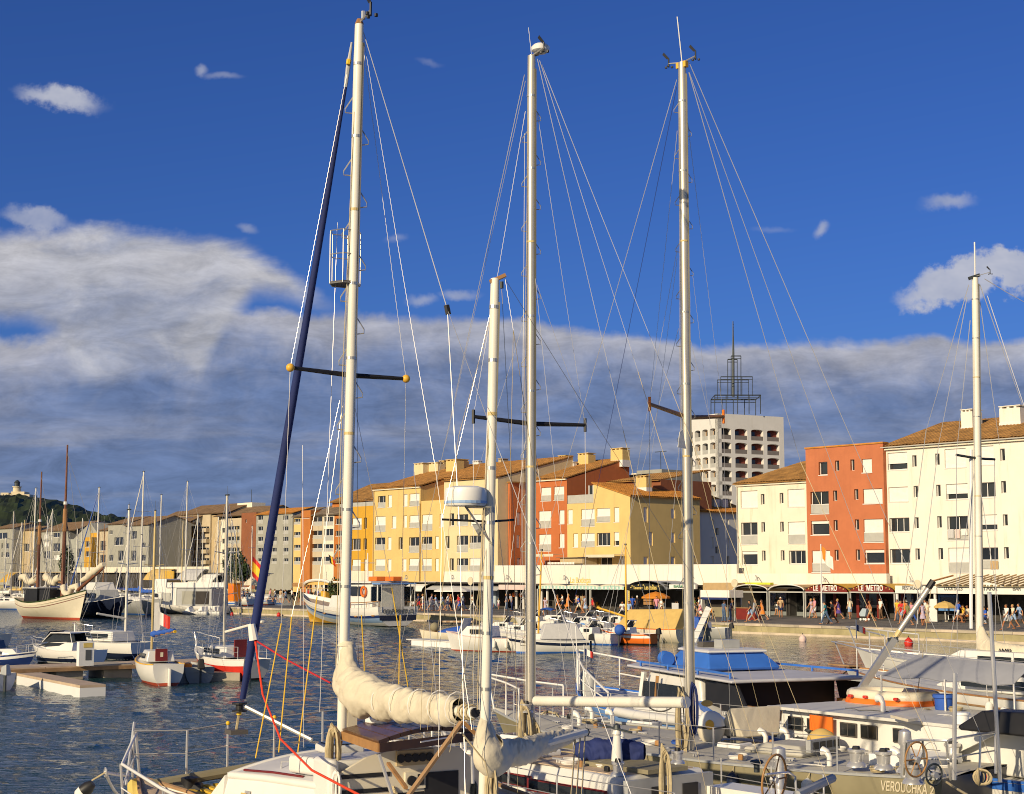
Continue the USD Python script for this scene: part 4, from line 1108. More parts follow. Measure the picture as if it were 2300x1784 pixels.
 pitched(b,ff2,B0,B1,zt2,3.5,14)
 ff3,C0,C1,zt3=wall(g,b,810,880,880,1190,[(820,965,862,1045,'d'),(820,1080,862,1160,'d')],'stucco_beige',2)
 pitched(b,ff3,C0,C1,zt3,3,12)
 # white gable with yellow strip
 g,b=blk('grey white gable with a yellow balcony strip before it',430,190)
 ff,A0,A1,zt=wall(g,b,545,700,950,1200,[(632,1030,670,1100,'d')],'stucco_shade',1)
 ff2,B0,B1,zt2=wall(g,b,690,745,935,1180,[(700,968,740,1015,'d'),(700,1050,740,1095,'d')],'stucco_ochre',-1.0)
 ff3,C0,C1,zt3=wall(g,b,735,800,900,1180,[],'stucco_ochre',1.5)
 q=Fr(g.W(B0-4,4,0))
 z1=q.px(*zp(Z1,740,815))[1]
 x0,x1=q.px(*zp(Z1,560,900))[0],q.px(*zp(Z1,835,900))[0]
 m=trimesh.creation.extrude_polygon(Polygon([(x0,QZ),(x1,QZ),(x1,z1-5),(x0+(x1-x0)*.65,z1),(x0,z1-6)]),10,engine='earcut')
 MB().add(np.array([q.W(x,w,z) for x,z,w in m.vertices]),m.faces).build('gable_wall','stucco_grey',b)
 # pale blocks at the far left
 g,b=blk('pale grey block with brown roof below the wooded hill',480,120)
 ff,A0,A1,zt=wall(g,b,330,558,885,1200,[(360,910,395,945,'w'),(435,900,490,935,'d'),(360,975,398,1010,'w'),(432,985,490,1050,'d'),(360,1050,420,1110,'d'),(435,1080,490,1120,'w')],'stucco_grey')
 pitched(b,ff,A0,A1+5,zt,5.0,15)
 g,b=blk('shaded grey block with faded roof at the far left edge',500,20)
 ff,A0,A1,zt=wall(g,b,-60,110,865,1200,[(12,985,25,1030,'n'),(45,985,75,1030,'d'),(12,1058,25,1098,'n'),(42,1058,75,1098,'d'),(-30,900,60,950,'d')],'stucco_grey')
 pitched(b,ff,A0,A1,zt,3.0,12)
 ff,A0,A1,zt=wall(g,b,111,275,880,1200,[(130,900,180,960,'d'),(200,990,240,1050,'d')],'stucco_tan',3)
 pitched(b,ff,A0,A1,zt,2.5,12)
 # low white promenade wall and shop row
 g=Fr(toward(300,385))
 b=thing('promenade_wall','low white wall along the far promenade below the blocks','wall',g.P)
 A0,z1=g.px(*zp(Z1,560,1182)); A1,z0=g.px(*zp(Z1,1710,1225))
 m=MB(); g.box(m,A0,A1,0,.5,z0,z1); m.build('parapet','stucco_cream',b)
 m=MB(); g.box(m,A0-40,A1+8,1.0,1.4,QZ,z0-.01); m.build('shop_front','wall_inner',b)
 q0,qq=g.px(*zp(Z1,0,1225))
 m=MB(); g.box(m,q0-5,A0-.01,0.1,.5,z0,z1-1.2); m.build('parapet','stucco_tan',b)
 for i,(x0,x1,y,mt,lb) in enumerate(((1345,1420,1212,'canvas_gold','yellow shop sign board behind the white houseboat'),(1520,1715,1245,'canvas_white','long white rounded awning on the far promenade'),(1440,1600,1205,'canvas_palegrey','grey awning above the long white far awning'),(1990,2140,1240,'canvas_cream','cream awning beyond the orange phone box'),(0,60,1235,'canvas_gold','yellow awning at the far left edge'),(1170,1340,1205,'canvas_tan','tan awning on the far promenade left of the yellow sign'))):
  k=g.off(-3.5)
  q0,zz=k.px(*zp(Z1,x0,y)); q1=k.px(*zp(Z1,x1,y))[0]
  if i == 0:
   m=MB(); k.box(m,q0,q1,0,.2,zz-2.6,zz)
  else:
   n=12
   P=[[k.W(q0+(q1-q0)*j/n,3.2*(1-t),zz-2.6*t*t+.3) for t in (0,.3,.6,.85,1)]for j in range(n+1)]
   m=MB().grid(P); m.grid(np.array(P)-[0,0,.06],flip=True)
  o=m.build('sign_board' if i == 0 else 'awning',mt,None); tag(stage.GetPrimAtPath(o),lb,'sign' if i == 0 else 'awning')
far_left()
def leafy(center,rx,rz,n,size,seed):
 r=np.random.default_rng(seed)
 m=MB()
 d=r.normal(size=(n,3)); d /= np.linalg.norm(d,axis=1,keepdims=True)
 rad=r.random(n) ** .4
 lump=.72+.5*meshkit.fbm(d*1.7+seed,3,seed)
 P=np.asarray(center)+d*(rad*lump)[:,None]*[rx,rx,rz]
 for p in P:
  a=r.normal(size=3); a /= np.linalg.norm(a); b=np.cross(a,r.normal(size=3)); b /= np.linalg.norm(b)
  s=size*(.6+.8*r.random())
  m.add([p-a*s,p+b*s*.5,p+a*s,p-b*s*.5],[[0,1,2,3]])
 return m
def trees():
 for i,(px,py,D,rx,rz,lb) in enumerate(((528,1266,330,3.0,3.2,'round dark green tree before the red brown stair tower'),(545,1285,325,2.0,2.0,'smaller dark green tree beside the larger dark tree'),(150,1262,380,2.0,4.0,'dark tree beside the white gable on the far left'),(752,1322,172,.9,1.2,'green potted bush at the end of the arched cafe pavilion'))):
  c=At(px,py,D)
  t=thing('tree' if i<3 else 'potted_bush',lb,'tree' if i<3 else 'bush',(c[0],c[1],QZ))
  MB().tube([(c[0],c[1],QZ),(c[0]+.1,c[1],c[2]-rz*.3),(c[0],c[1],c[2])],[.22,.16,.06],6).build('trunk','bark',t)
  leafy(c,rx,rz,900 if i<3 else 300,.34 if i<3 else .16,i).build('crown','foliage',t)
trees()
# ================================================================== text
def text(fr,root,words,a,o,z,height,mat,width=None,bold=True):
 """Lettering standing on the plane at o: a is its left end, z its foot."""
 m=meshkit.text_mesh(words,height,.03,bold)
 v=np.array(m.vertices); w=v[:,0].max()-v[:,0].min()
 v[:,0]-= v[:,0].min()
 if width:
  v[:,0]*= width/w
 MB().add(fr.P+(a+v[:,:1])*fr.e+(o-v[:,2:3])*fr.n+(z+v[:,1:2])*ZZ,m.faces).build('lettering',mat,root)
def vault(fr,a0,a1,zlo,zhi,o0,o1,n=14,t=.05):
 """A barrel vault canopy from front o0 to back o1."""
 th=np.linspace(0,PI,n)
 m=MB()
 for s in (0,-t):
  P=[[fr.W((a0+a1)/2-(a1-a0)/2*math.cos(x),o,zlo+(zhi-zlo+s)*math.sin(x)) for o in (o0,o1)]for x in th]
  m.grid(P,flip=s<0)
 return m
def arch_board(fr,a0,a1,zlo,zhi,o,t=.06,n=18):
 th=np.linspace(0,PI,n)
 pts=[((a0+a1)/2-(a1-a0)/2*math.cos(x),zlo+(zhi-zlo)*math.sin(x)) for x in th]
 m=trimesh.creation.extrude_polygon(Polygon(pts),t,engine='earcut')
 return MB().add(np.array([fr.W(x,o+w,z) for x,z,w in m.vertices]),m.faces)
SF=20.6                                            # the shop fronts' line
def shops():
 back=QF.off(SF); fr=QF.off(16.8)
 ax=lambda px,f=fr:f.px(px,1330)[0]
 zx=lambda px,py,f=fr:f.px(px,py)[1]
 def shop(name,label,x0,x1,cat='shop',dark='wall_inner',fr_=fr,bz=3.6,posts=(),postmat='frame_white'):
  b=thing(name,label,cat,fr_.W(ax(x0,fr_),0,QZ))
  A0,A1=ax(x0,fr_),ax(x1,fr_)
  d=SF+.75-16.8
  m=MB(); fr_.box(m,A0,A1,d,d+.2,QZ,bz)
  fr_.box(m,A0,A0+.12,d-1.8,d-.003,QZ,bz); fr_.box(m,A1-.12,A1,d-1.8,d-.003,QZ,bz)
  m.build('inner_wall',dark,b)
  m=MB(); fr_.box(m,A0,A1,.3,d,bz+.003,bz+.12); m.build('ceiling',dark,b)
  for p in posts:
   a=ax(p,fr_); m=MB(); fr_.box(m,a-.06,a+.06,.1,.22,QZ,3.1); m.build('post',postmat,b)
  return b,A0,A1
 def lit_front(b,A0,A1,n,mat='door_grey',o=SF-16.8,z1=3.0):
  """door leaves and glass along the shop front"""
  w=(A1-A0)/n
  for i in range(n):
   a=A0+i*w
   m=MB()
   for q0,q1,y0,y1 in ((a+.03,a+.10,QZ,z1),(a+w-.10,a+w-.03,QZ,z1),(a+.101,a+w-.101,z1-.1,z1),(a+.101,a+w-.101,QZ,QZ+.35)):
    fr.box(m,q0,q1,o,o+.08,y0,y1)
   d=m.build('glazed_door',mat,b)
   m=MB(); fr.box(m,a+.101,a+w-.101,o+.03,o+.05,QZ+.352,z1-.102); m.build('pane','clear_pane',d)
 # --- the vaulted frames with tan canopies
 for i,(x0,x1,lb) in enumerate(((1647,1724,'steel framed stall with tan barrel canopy beside the round sign'),(1727,1806,'steel framed stall with tan barrel canopy next to the maroon arches'))):
  b,A0,A1=shop('shop_stall',lb,x0,x1,bz=3.3)
  zl,zh=zx((x0+x1)/2,1326),zx((x0+x1)/2,1313.5)
  vault(fr,A0,A1,zl,zh,0,4.2).build('canopy','canvas_brown',b)
  th=np.linspace(0,PI,16)
  MB().tube([fr.W((A0+A1)/2-(A1-A0)/2*math.cos(t),-.03,zl+(zh-zl)*math.sin(t)) for t in th],.05,5).build('arch_rim','frame_white',b)
  m=MB(); fr.box(m,A0,A1,-.05,.05,zl-.22,zl-.10); m.build('beam','rail_grey',b)
  for a in (A0+.05,A1-.05):
   m=MB(); fr.box(m,a-.05,a+.05,-.05,.05,QZ,zl-.23); m.build('post','rail_grey',b)
  lit_front(b,A0,A1,2)
 # --- the two maroon arches
 b,A0,A1=shop('bar','bar with two maroon arched boards reading LE METRO',1806,2011,'bar',bz=3.3)
 for x0,x1 in ((1808,1906),(1909,2010)):
  q0,q1=ax(x0),ax(x1); zl,zh=zx((x0+x1)/2,1329.5),zx((x0+x1)/2,1314)
  vault(fr,q0,q1,zl,zh+.1,.05,4.2).build('canopy','canvas_gold',b)
  s=arch_board(fr,q0+.08,q1-.08,zl,zh,-.06).build('sign_board','sign_maroon',b)
  w=q1-q0
  text(fr,b,'LE',q0+w*.21,-.08,zl+.10,.42,'text_white',w*.115)
  text(fr,b,'METRO',q0+w*.395,-.08,zl+.10,.47,'text_white',w*.36)
  for k in range(9):
   t=.5+(PI-1.0)*k/8
   p=fr.W((q0+q1)/2-(w/2-.22)*math.cos(t),-.09,zl+(zh-zl-.10)*math.sin(t))
   MB().tm(trimesh.creation.icosphere(1,.055),trimesh.transformations.translation_matrix(p)).build('bulb','sign_gold',b)
  m=MB(); fr.box(m,q0,q1,-.08,.06,zl-.12,zl-.003); m.build('beam','rail_grey',b)
  for a in (q0+.05,q1-.05):
   m=MB(); fr.box(m,a-.05,a+.05,-.05,.05,QZ,zl-.13); m.build('post','rail_grey',b)
 o=SF-16.8-1.2
 for x in (1833,1885,1907,1931,1985):
  a=ax(x); m=MB(); fr.box(m,a-.14,a+.14,o,o+.15,QZ,3.0); m.build('door_pillar','sign_maroon',b)
 for x in (1808,2000):
  a=ax(x); m=MB(); fr.box(m,a,a+.42,o-.3,o-.2,QZ,2.95); m.build('side_door','door_greyblue',b)
 for x0,x1 in ((1889,1904),(1911,1928)):
  m=MB(); fr.box(m,ax(x0),ax(x1),o+.02,o+.06,QZ+.9,2.9); m.build('pane','pane',b)
 # --- white restaurant with ribbed roof
 b,A0,A1=shop('restaurant','restaurant with long white valance under a ribbed roof at the right',2012,2345,'restaurant',bz=3.3)
 zl,zh=zx(2060,1333),zx(2060,1316)
 m=MB(); fr.box(m,A0,ax(2105),-.10,-.04,zl,zh); m.build('valance','canvas_white',b)
 zl2,zh2=zx(2160,1335),zx(2160,1317)
 m=MB(); fr.box(m,ax(2106),ax(2202),-.04,.02,zl,zh2); m.build('valance','canvas_white',b)
 pk=zx(2220,1308)
 m=MB(); m.poly([fr.W(ax(2203),-.10,zl),fr.W(ax(2345),-.10,zl),fr.W(ax(2345),-.10,zh2),fr.W(ax(2258),-.10,zh2),fr.W(ax(2219),-.10,pk),fr.W(ax(2203),-.10,pk-.05)],.06,fr.n); m.build('valance','canvas_white',b)
 m=MB(); m.poly([fr.W(ax(2107),-.3,zh2-.05),fr.W(ax(2345),-.3,zh2-.05),fr.W(ax(2345),4.6,zx(2200,1297)+.1),fr.W(ax(2107),4.6,zx(2200,1297)+.1)],.06,(0,0,1)); m.build('roof','canvas_olive',b)
 for i in range(16):
  a=ax(2107)+(ax(2345)-ax(2107))*i/15
  MB().bar(fr.W(a,-.3,zh2+.06),fr.W(a,4.6,zx(2200,1297)+.2),.12,.10).build('roof_rib','canvas_brown',b)
 text(fr,b,'RESTAURANT',ax(2029),-.11,zl+.30,.30,'text_dark',ax(2075)-ax(2029))
 text(fr,b,'COCKTAILS',ax(2122),-.05,zl+.28,.32,'text_dark',ax(2163)-ax(2122))
 text(fr,b,'YAKA',ax(2209),-.11,zl+.30,.42,'text_dark',ax(2242)-ax(2209))
 text(fr,b,'BAR',ax(2277),-.11,zl+.32,.34,'text_dark',ax(2295)-ax(2277))
 for x0,x1,y0,y1 in ((2022,2060,1336,1372),(2107,2153,1336,1373)):
  o=SF-16.8-1.0
  f=fr.off(o); q0,zt=f.px(x0,y0); q1,zb=f.px(x1,y1)
  m=MB()
  for u0,u1,w0,w1 in ((q0,q0+.2,zb,zt),(q1-.2,q1,zb,zt),(q0+.2,q1-.2,zt-.2,zt),(q0+.2,q1-.2,zb,zb+.2)):
   f.box(m,u0,u1,0,.12,w0,w1)
  w=m.build('window','door_blue',b)
  m=MB(); f.box(m,q0+.2,q1-.2,.05,.08,zb+.2,zt-.2); m.build('pane','pane',w)
  if x0<2050:
   m=MB(); f.box(m,q0+.25,q1-.25,.01,.04,zb+.2,zb+.95); m.build('net_curtain','canvas_white',w)
 for x in (2013,2098,2205,2320):
  a=ax(x); m=MB(); fr.box(m,a-.09,a+.09,.06,.24,QZ,zl-.002); m.build('post','frame_white',b)
 # --- white boutique behind the third mast
 b,A0,A1=shop('shop','white shop front with green lettering behind the third tall mast',1503,1562,bz=3.4)
 zl,zh=zx(1520,1323),zx(1520,1313)
 m=MB(); fr.box(m,A0,A1,0,.3,zl,zh); m.build('fascia','frame_white',b)
 text(fr,b,'BARA',ax(1514),-.02,zl+.12,.24,'text_green',ax(1535)-ax(1514))
 for x in (1505,1534):
  a=ax(x); m=MB(); fr.box(m,a-.18,a+.18,2.5,2.9,QZ,zl); m.build('pillar','frame_white',b)
 a=ax(1563); m=MB(); fr.box(m,a,ax(1640),1.0,4.0,3.05,3.75); m.build('tan_fascia','canvas_brown',b)
 lit_front(b,A0,A1,3)
 # --- night bar with gold lettering
 b,A0,A1=shop('night_bar','black fronted bar with gold stars and lettering on its arch',1411,1500,'bar',bz=3.4)
 zl,zh=zx(1452,1326),zx(1452,1311)
 arch_board(fr,ax(1413),ax(1489),zl,zh,-.03).build('sign_board','sign_black',b)
 vault(fr,ax(1405),ax(1492),zl+.1,zh+.28,.1,4.2).build('canopy','canvas_grey',b)
 vault(fr,ax(1464),ax(1512),zl+.0,zh+.15,.4,4.2).build('canopy','canvas_grey',b)
 text(fr,b,'Taverne',ax(1424),-.05,zl+.10,.26,'sign_gold',ax(1441)-ax(1424))
 text(fr,b,'Les Etoiles',ax(1449),-.05,zl+.08,.36,'sign_gold',ax(1476)-ax(1449))
 for x,y in ((1418,1320),(1421,1316.5),(1428,1322),(1435,1314.5),(1443,1321),(1446,1314.5),(1467,1315),(1480,1317)):
  a,z=fr.px(x,y); m=trimesh.creation.icosphere(1,.075)
  MB().tm(m,trimesh.transformations.translation_matrix(fr.W(a,-.05,z))).build('star','sign_gold',b)
 q0,zt=fr.px(1411,1327); q1,zb=fr.px(1414.5,1350)
 m=MB(); fr.box(m,q0,q1,-.04,.04,zb,zt); m.build('hanging_sign','sign_gold',b)
 for k in range(5):
  zz=zt-.08-k*(zt-zb)/5.2
  m=MB(); fr.box(m,q0+.08,q1-.08,-.06,-.042,zz-.08,zz); m.build('letter','sign_black',b)
 for k,y in enumerate((1336,1344,1352,1361)):
  o=2.4; f=fr.off(o); q0,zt=f.px(1445,y); q1,zb=f.px(1463,y+7)
  m=MB(); f.box(m,q0,q1,0,.3,zb,zt); m.build('menu_board','wood' if k<3 else 'dark_room',b)
 # --- bistro with green and white vaults
 b,A0,A1=shop('bistro','open dark bistro under three scalloped white and green canopies',1206,1411,'cafe',bz=3.4)
 zl=zx(1300,1324)
 for x0,x1 in ((1212,1274),(1274,1349),(1349,1404)):
  q0,q1=ax(x0),ax(x1); zh=zx((x0+x1)/2,1312.5)
  vault(fr,q0,q1,zl+.30,zh,-.1,4.2).build('canopy','canvas_grey',b)
  s=arch_board(fr,q0+.02,q1-.02,zl+.32,zh,-.14,.04).build('arch_front','canvas_cream',b)
  arch_board(fr,q0+.5,q1-.5,zl+.30,zh-.14,-.17,.025).build('arch_panel','paint_lightgreen',b)
  n=int((q1-q0)/.26)
  for i in range(n):
   a=q0+(q1-q0)*i/n
   m=MB(); fr.box(m,a,a+(q1-q0)/n-.02,-.16,-.13,zl+(.03 if i % 2 else 0),zl+.318)
   m.build('valance_flap','canvas_white' if i % 2 else 'paint_lightgreen',b)
 text(fr,b,'La Bodega',ax(1284),-.2,zx(1300,1309.5),.55,'sign_gold',ax(1330)-ax(1284))
 for x in (1207,1325,1408):
  a=ax(x); m=MB(); fr.box(m,a-.09,a+.09,0,.18,QZ,zl); m.build('post','rail_grey',b)
 # --- pink fascia shop with white pillars and orange lamps
 b,A0,A1=shop('shop','shop with pink fascia and white pillars behind the second mast',1118,1205,bz=3.4)
 zl,zh=zx(1150,1325),zx(1150,1314)
 m=MB(); fr.box(m,ax(1120),ax(1182),0,.12,zl,zh); m.build('fascia','canvas_pink',b)
 for x in (1128,1143.5,1163.5,1184,1197):
  a=ax(x); m=MB(); fr.box(m,a-.11,a+.11,2.0,2.2,QZ,zl+.1); m.build('pillar','frame_white',b)
 for x in (1155,1170.5):
  p=fr.off(2).W(*[(q[0],0,q[1]) for q in [fr.off(2).px(x,1336)]][0])
  MB().tm(trimesh.creation.icosphere(2,.26),trimesh.transformations.translation_matrix(p)).build('lamp_globe','paint_orange',b)
 # --- the grey long canopy and the row behind the tour boat
 b,A0,A1=shop('cafe','cafe under a long grey canopy behind the tour boat',955,1116,'cafe',bz=3.5)
 zl=zx(1030,1325); zh=zx(1030,1308)
 P=[[fr.W(A0+(A1-A0)*i/10,3.5*(1-t),zh-(zh-zl)*t ** 2) for t in (0,.3,.55,.8,1)]for i in range(11)]
 m=MB().grid(P); m.grid(np.array(P)-[0,0,.06],flip=True); m.build('canopy','canvas_palegrey',b)
 m=MB(); fr.box(m,ax(1073),ax(1090),1.5,2.0,QZ,2.8); m.build('sliding_door','door_greyblue',b)
 b,A0,A1=shop('cafe','cafe with a rounded white awning right of the white boat cabin',912,953,'cafe',bz=3.5)
 zl=zx(930,1327); zh=zx(930,1306.5)
 P=[[fr.W(A0+(A1-A0)*i/10,2.6-3.0*math.sin(t),zl+(zh-zl)*math.cos(t)) for t in np.linspace(0,PI/2,7)]for i in range(11)]
 m=MB().grid(P); m.grid(np.array(P)+[0,0,-.06],flip=True); m.build('awning','canvas_white',b)
 b,A0,A1=shop('cafe','shop row behind the wheelhouse with a gold fringed awning',775,911,'cafe',bz=3.5)
 for x0,x1,y0,y1 in ((780,835,1300,1312),(840,905,1299,1310)):
  q0,zt=fr.px(x0,y0); q1,zb=fr.px(x1,y1)
  m=MB(); m.poly([fr.W(q0,-.2,zb),fr.W(q1,-.2,zb),fr.W(q1,2.5,zt),fr.W(q0,2.5,zt)],.06,(0,0,1)); m.build('awning','canvas_gold',b)
 # --- arched cafe pavilion on the left
 pf=QF.off(9.5)
 b=thing('cafe_pavilion','low cafe pavilion with a white arch over a straw coloured awning','cafe',pf.W(pf.px(700,1330)[0],0,QZ))
 P=lambda x,y:pf.px(x,y)
 q0,q1=P(652,1330)[0],P(745,1330)[0]
 z1=P(700,1312)[1]
 m=MB(); pf.box(m,q0,q1,.5,6,z1-.1,z1+.15); m.build('roof','canvas_brown',b)
 m=MB(); pf.box(m,q0,q1,5,5.3,QZ,z1-.1); m.build('inner_wall','wall_inner',b)
 m=MB(); pf.box(m,q0,P(686,1314)[0],.3,.498,z1-.35,z1+.1); m.build('fascia','wood',b)
 a0,a1=P(683,1315)[0],P(741,1315)[0]; zh=P(711,1303)[1]
 th=np.linspace(0,PI,16)
 MB().tube([pf.W((a0+a1)/2-(a1-a0)/2*math.cos(t),.1,z1+(zh-z1)*math.sin(t)) for t in th],.16,6).build('arch','frame_white',b)
 arch_board(pf,a0+.3,a1-.3,z1-.1,zh-.15,.25,.05).build('gable','canvas_tan',b)
 m=MB(); m.poly([pf.W(a0,-.9,z1-.55),pf.W(a1,-.9,z1-.55),pf.W(a1,.2,z1),pf.W(a0,.2,z1)],.05,(0,0,1)); m.build('awning','canvas_tan',b)
 for x in (659,672,680,692,706,720,733):
  a=P(x,1330)[0]; m=MB(); pf.box(m,a-.07,a+.07,1.0,1.14,QZ,z1-.11); m.build('post','frame_white',b)
 m=MB(); pf.box(m,P(724,1340)[0],P(734,1340)[0],-.2,1.5,QZ,z1-.8); m.build('counter','paint_gold',b)
 # --- umbrellas and stands on the promenade
 def umbrella(label,px,pyt,pyb,half,o,mat,drop=.5,group=None):
  f=QF.off(o); a,zt=f.px(px,pyt); zb=f.px(px,pyb)[1]
  b=thing('umbrella',label,'umbrella',f.W(a,0,QZ),group=group)
  MB().tube([f.W(a,0,QZ),f.W(a,0,zt)],.035,6).build('pole','frame_white',b)
  n=8; prof=[(0,zt),(half*.55,zt-(zt-zb)*.35),(half,zb),(half,zb-.14)]
  m=MB().lathe([(r,z) for r,z in prof],f.W(a,0,0),n)
  m.lathe([(r-.01,z-.03) for r,z in prof[:3]],f.W(a,0,0),n)
  m.build('canopy',mat,b)
  MB().tube([f.W(a,0,QZ),f.W(a,0,QZ+.1)],.25,10).build('base','concrete',b)
 umbrella('orange cafe umbrella open before the black fronted bar',1473,1329,1341,1.35,13.5,'canvas_orange')
 umbrella('white cafe umbrella left of the white boat cabin',876,1307,1317,1.9,13,'canvas_white')
 umbrella('pointed white umbrella in front of the long grey canopy',1018,1316,1326.5,2.1,13,'canvas_white')
 umbrella('striped small umbrella beside the blue framed window',2122,1350,1362,.9,15.5,'canvas_tan')
 # white covered stand (box awning)
 f=QF.off(12.5)
 (q0,z1),(q1,z0)=f.px(1573,1325.5),f.px(1638,1343)
 b=thing('market_stand','stand with a deep white box awning right of the third mast','stall',f.W(q0,0,QZ))
 m=MB(); f.box(m,q0,q1,0,1.9,z0,z1); m.build('awning','canvas_white',b)
 m=MB(); f.box(m,q0+.1,q1-.1,-.02,-.002,z0-.18,z0+.02); m.build('awning_hem','canvas_blue',b)
 m=MB(); f.box(m,q0+.2,q1-.2,1.2,1.8,QZ,z0-.002); m.build('stand_back','dark_room',b)
 m=MB(); f.box(m,q0+.3,q1-.3,.1,1.1,QZ,QZ+.85); m.build('counter','canvas_olive',b)
 # menu board, easels, tables
 f=QF.off(15.2)
 (q0,z1),(q1,z0)=f.px(2086,1345.5),f.px(2105,1396)
 o=MB(); f.box(o,q0,q1,0,.08,QZ,z1); o=o.build('menu_board','frame_white',None); tag(stage.GetPrimAtPath(o),'tall white standing board beside the blue framed window','board')
 def easel(label,px,pyt,pyb,w,o,mat):
  f=QF.off(o); a,zt=f.px(px,pyt)
  b=thing('picture_easel',label,'easel',f.W(a,0,QZ))
  for s in (-1,1):
   MB().bar(f.W(a+s*.3,-.25,QZ),f.W(a+s*.08,.05,zt),.04).build('leg','wood',b)
  MB().bar(f.W(a,.5,QZ),f.W(a,.06,zt-.2),.04).build('leg','wood',b)
  m=MB(); m.poly([f.W(a-w/2,-.16,QZ+.55),f.W(a+w/2,-.16,QZ+.55),f.W(a+w/2,-.02,zt-.1),f.W(a-w/2,-.02,zt-.1)],.03,f.n); m.build('canvas',mat,b)
 easel('grey picture easel in front of the orange umbrella',1489,1352,1391,.9,9,'stucco_grey')
 easel('pale picture easel left of the third mast',1519,1352,1388,.8,9,'canvas_palegrey')
 easel('wooden easel with orange cloth right of the third mast',1598,1366,1398,.3,7,'canvas_orange')
 def table(label,px,py,o=None,n=2):
  p=Gz(px,py,QZ)
  b=thing('cafe_table',label,'table',p,group=None)
  MB().lathe([(0,.70),(.42,.70),(.42,.74),(0,.74)],p,12).build('table_top','plastic_white',b)
  MB().lathe([(0,0),(.25,0),(.05,.05),(.035,.70),(0,.70)],p,8).build('pedestal','plastic_white',b)
 def chair(label,px,py,ang,mat):
  p=Gz(px,py,QZ)
  b=thing('cafe_chair',label,'chair',p)
  R=rotz(ang)
  def part(nm,boxes):
   m=MB()
   for lo,hi in boxes:m.box(lo,hi)
   m.move(R,p).build(nm,mat,b)
  part('seat',[((-.22,-.22,.42),(.22,.22,.46))])
  part('backrest',[((-.22,.20,.50),(.22,.23,.88))])
  for sx in (-1,1):
   for sy in (-1,1):
    part('leg',[((sx*.2-.02,sy*.2-.02,0),(sx*.2+.02,sy*.2+.02,.88 if sy>0 else .42))])
 for i,(x,y) in enumerate(((2009,1387),(2128,1388),(2148,1390),(2232,1389),(2252,1391),(2270,1388))):
  table(('white cafe table by the grey blue door at the bar','white cafe table left of the walking woman in blue','white cafe table between the seated guests before the restaurant','white cafe table under the word on the peaked valance','white cafe table right of the seated pair at the restaurant','white cafe table nearest the right edge of the restaurant')[i],x,y)
 for i in range(8):
  x=1345+7.4*i
  chair(f'{("first", "second", "third", "fourth", "fifth", "sixth", "seventh", "eighth")[i]} wooden chair from the left in the bistro terrace row',x,1371-(i % 2)*4,.86+.3*(i % 3),'paint_gold')
 for i,(x,y,an) in enumerate(((2136,1392,1.2),(2163,1391,2.8),(2243,1393,.4),(2262,1395,2.2))):
  chair(('white chair left of the walking woman in blue','white chair right of the walking woman in blue','white chair under the peaked valance','white chair near the walking couple at the right')[i],x,y,an,'plastic_white')
 # rack of bags and clothes at the stalls
 def rack(label,px,py,mats):
  p=Gz(px,py,QZ); b=thing('clothes_rack',label,'rack',p)
  for s in (-1,1):
   MB().tube([p+E*s*.7,p+E*s*.7+ZZ*1.6],.025,5).build('upright','chrome',b)
  MB().tube([p-E*.75+ZZ*1.6,p+E*.75+ZZ*1.6],.02,5).build('rail','chrome',b)
  for i,mt in enumerate(mats):
   c=p+E*(-.6+1.2*i/(len(mats)-1))+ZZ*1.55
   MB().poly([c-NIN*.22,c+NIN*.22,c+NIN*.3-ZZ*.95,c-NIN*.3-ZZ*.95],.10,E).build('garment',mt,b)
 rack('rack of pale clothes left of the maroon arches',1799,1379,['canvas_palegrey','canvas_white','canvas_grey','canvas_white'])
 rack('rack of dark bags inside the first framed stall',1737,1376,['black','canvas_white','canvas_olive','black'])
 rack('rack of red scarves in the stall beside the round sign',1680,1360,['paint_red','dark_room','paint_red','paint_red'])
 p=Gz(1672,1392,QZ)
 b=thing('display_counter','dark red draped counter under the red scarves','counter',p)
 m=MB(); QF_box=[(p+E*x+NIN*y+ZZ*z) for z in (0,.95) for y in (0,.6) for x in (-.9,1.3)]
 m.hexa(QF_box).build('drape','sign_maroon',b)
 m=MB().hexa([(p+E*x+NIN*y+ZZ*z) for z in (.952,1.0) for y in (-.05,.65) for x in (-.95,1.35)]); m.build('counter_top','wood',b)
 p=Gz(1784,1379,QZ)      # reclining wooden deckchair on a stand
 b=thing('deckchair','reclining wooden deckchair shown between the stalls','chair',p)
 MB().poly([p-E*1.0+ZZ*.75,p+E*.3+ZZ*.6,p+E*.3+NIN*.6+ZZ*.6,p-E*1.0+NIN*.6+ZZ*.75],.05,(0,0,1)).build('seat','canvas_tan',b)
 MB().poly([p+E*.3+ZZ*.6,p+E*.8+ZZ*1.7,p+E*.8+NIN*.6+ZZ*1.7,p+E*.3+NIN*.6+ZZ*.6],.05,(1,0,.4)).build('backrest','canvas_tan',b)
 for x in (-.8,.35):
  for y in (.03,.57):
   MB().bar(p+E*x+NIN*y,p+E*x+NIN*y+ZZ*.62,.06).build('leg','wood',b)
 # wall lamps with curved necks
 lf=QF.off(20.85)
 spots=[(916,1298,'above the rounded white awning'),(1020,1298,'above the long grey canopy'),(1142,1298,'above the pink fascia shop'),(1271,1299,'left of the gold bistro letters'),(1701,1300,'over the first framed stall'),(1852,1303,'over the left maroon arch'),(2046,1303,'left of the ribbed restaurant roof')]
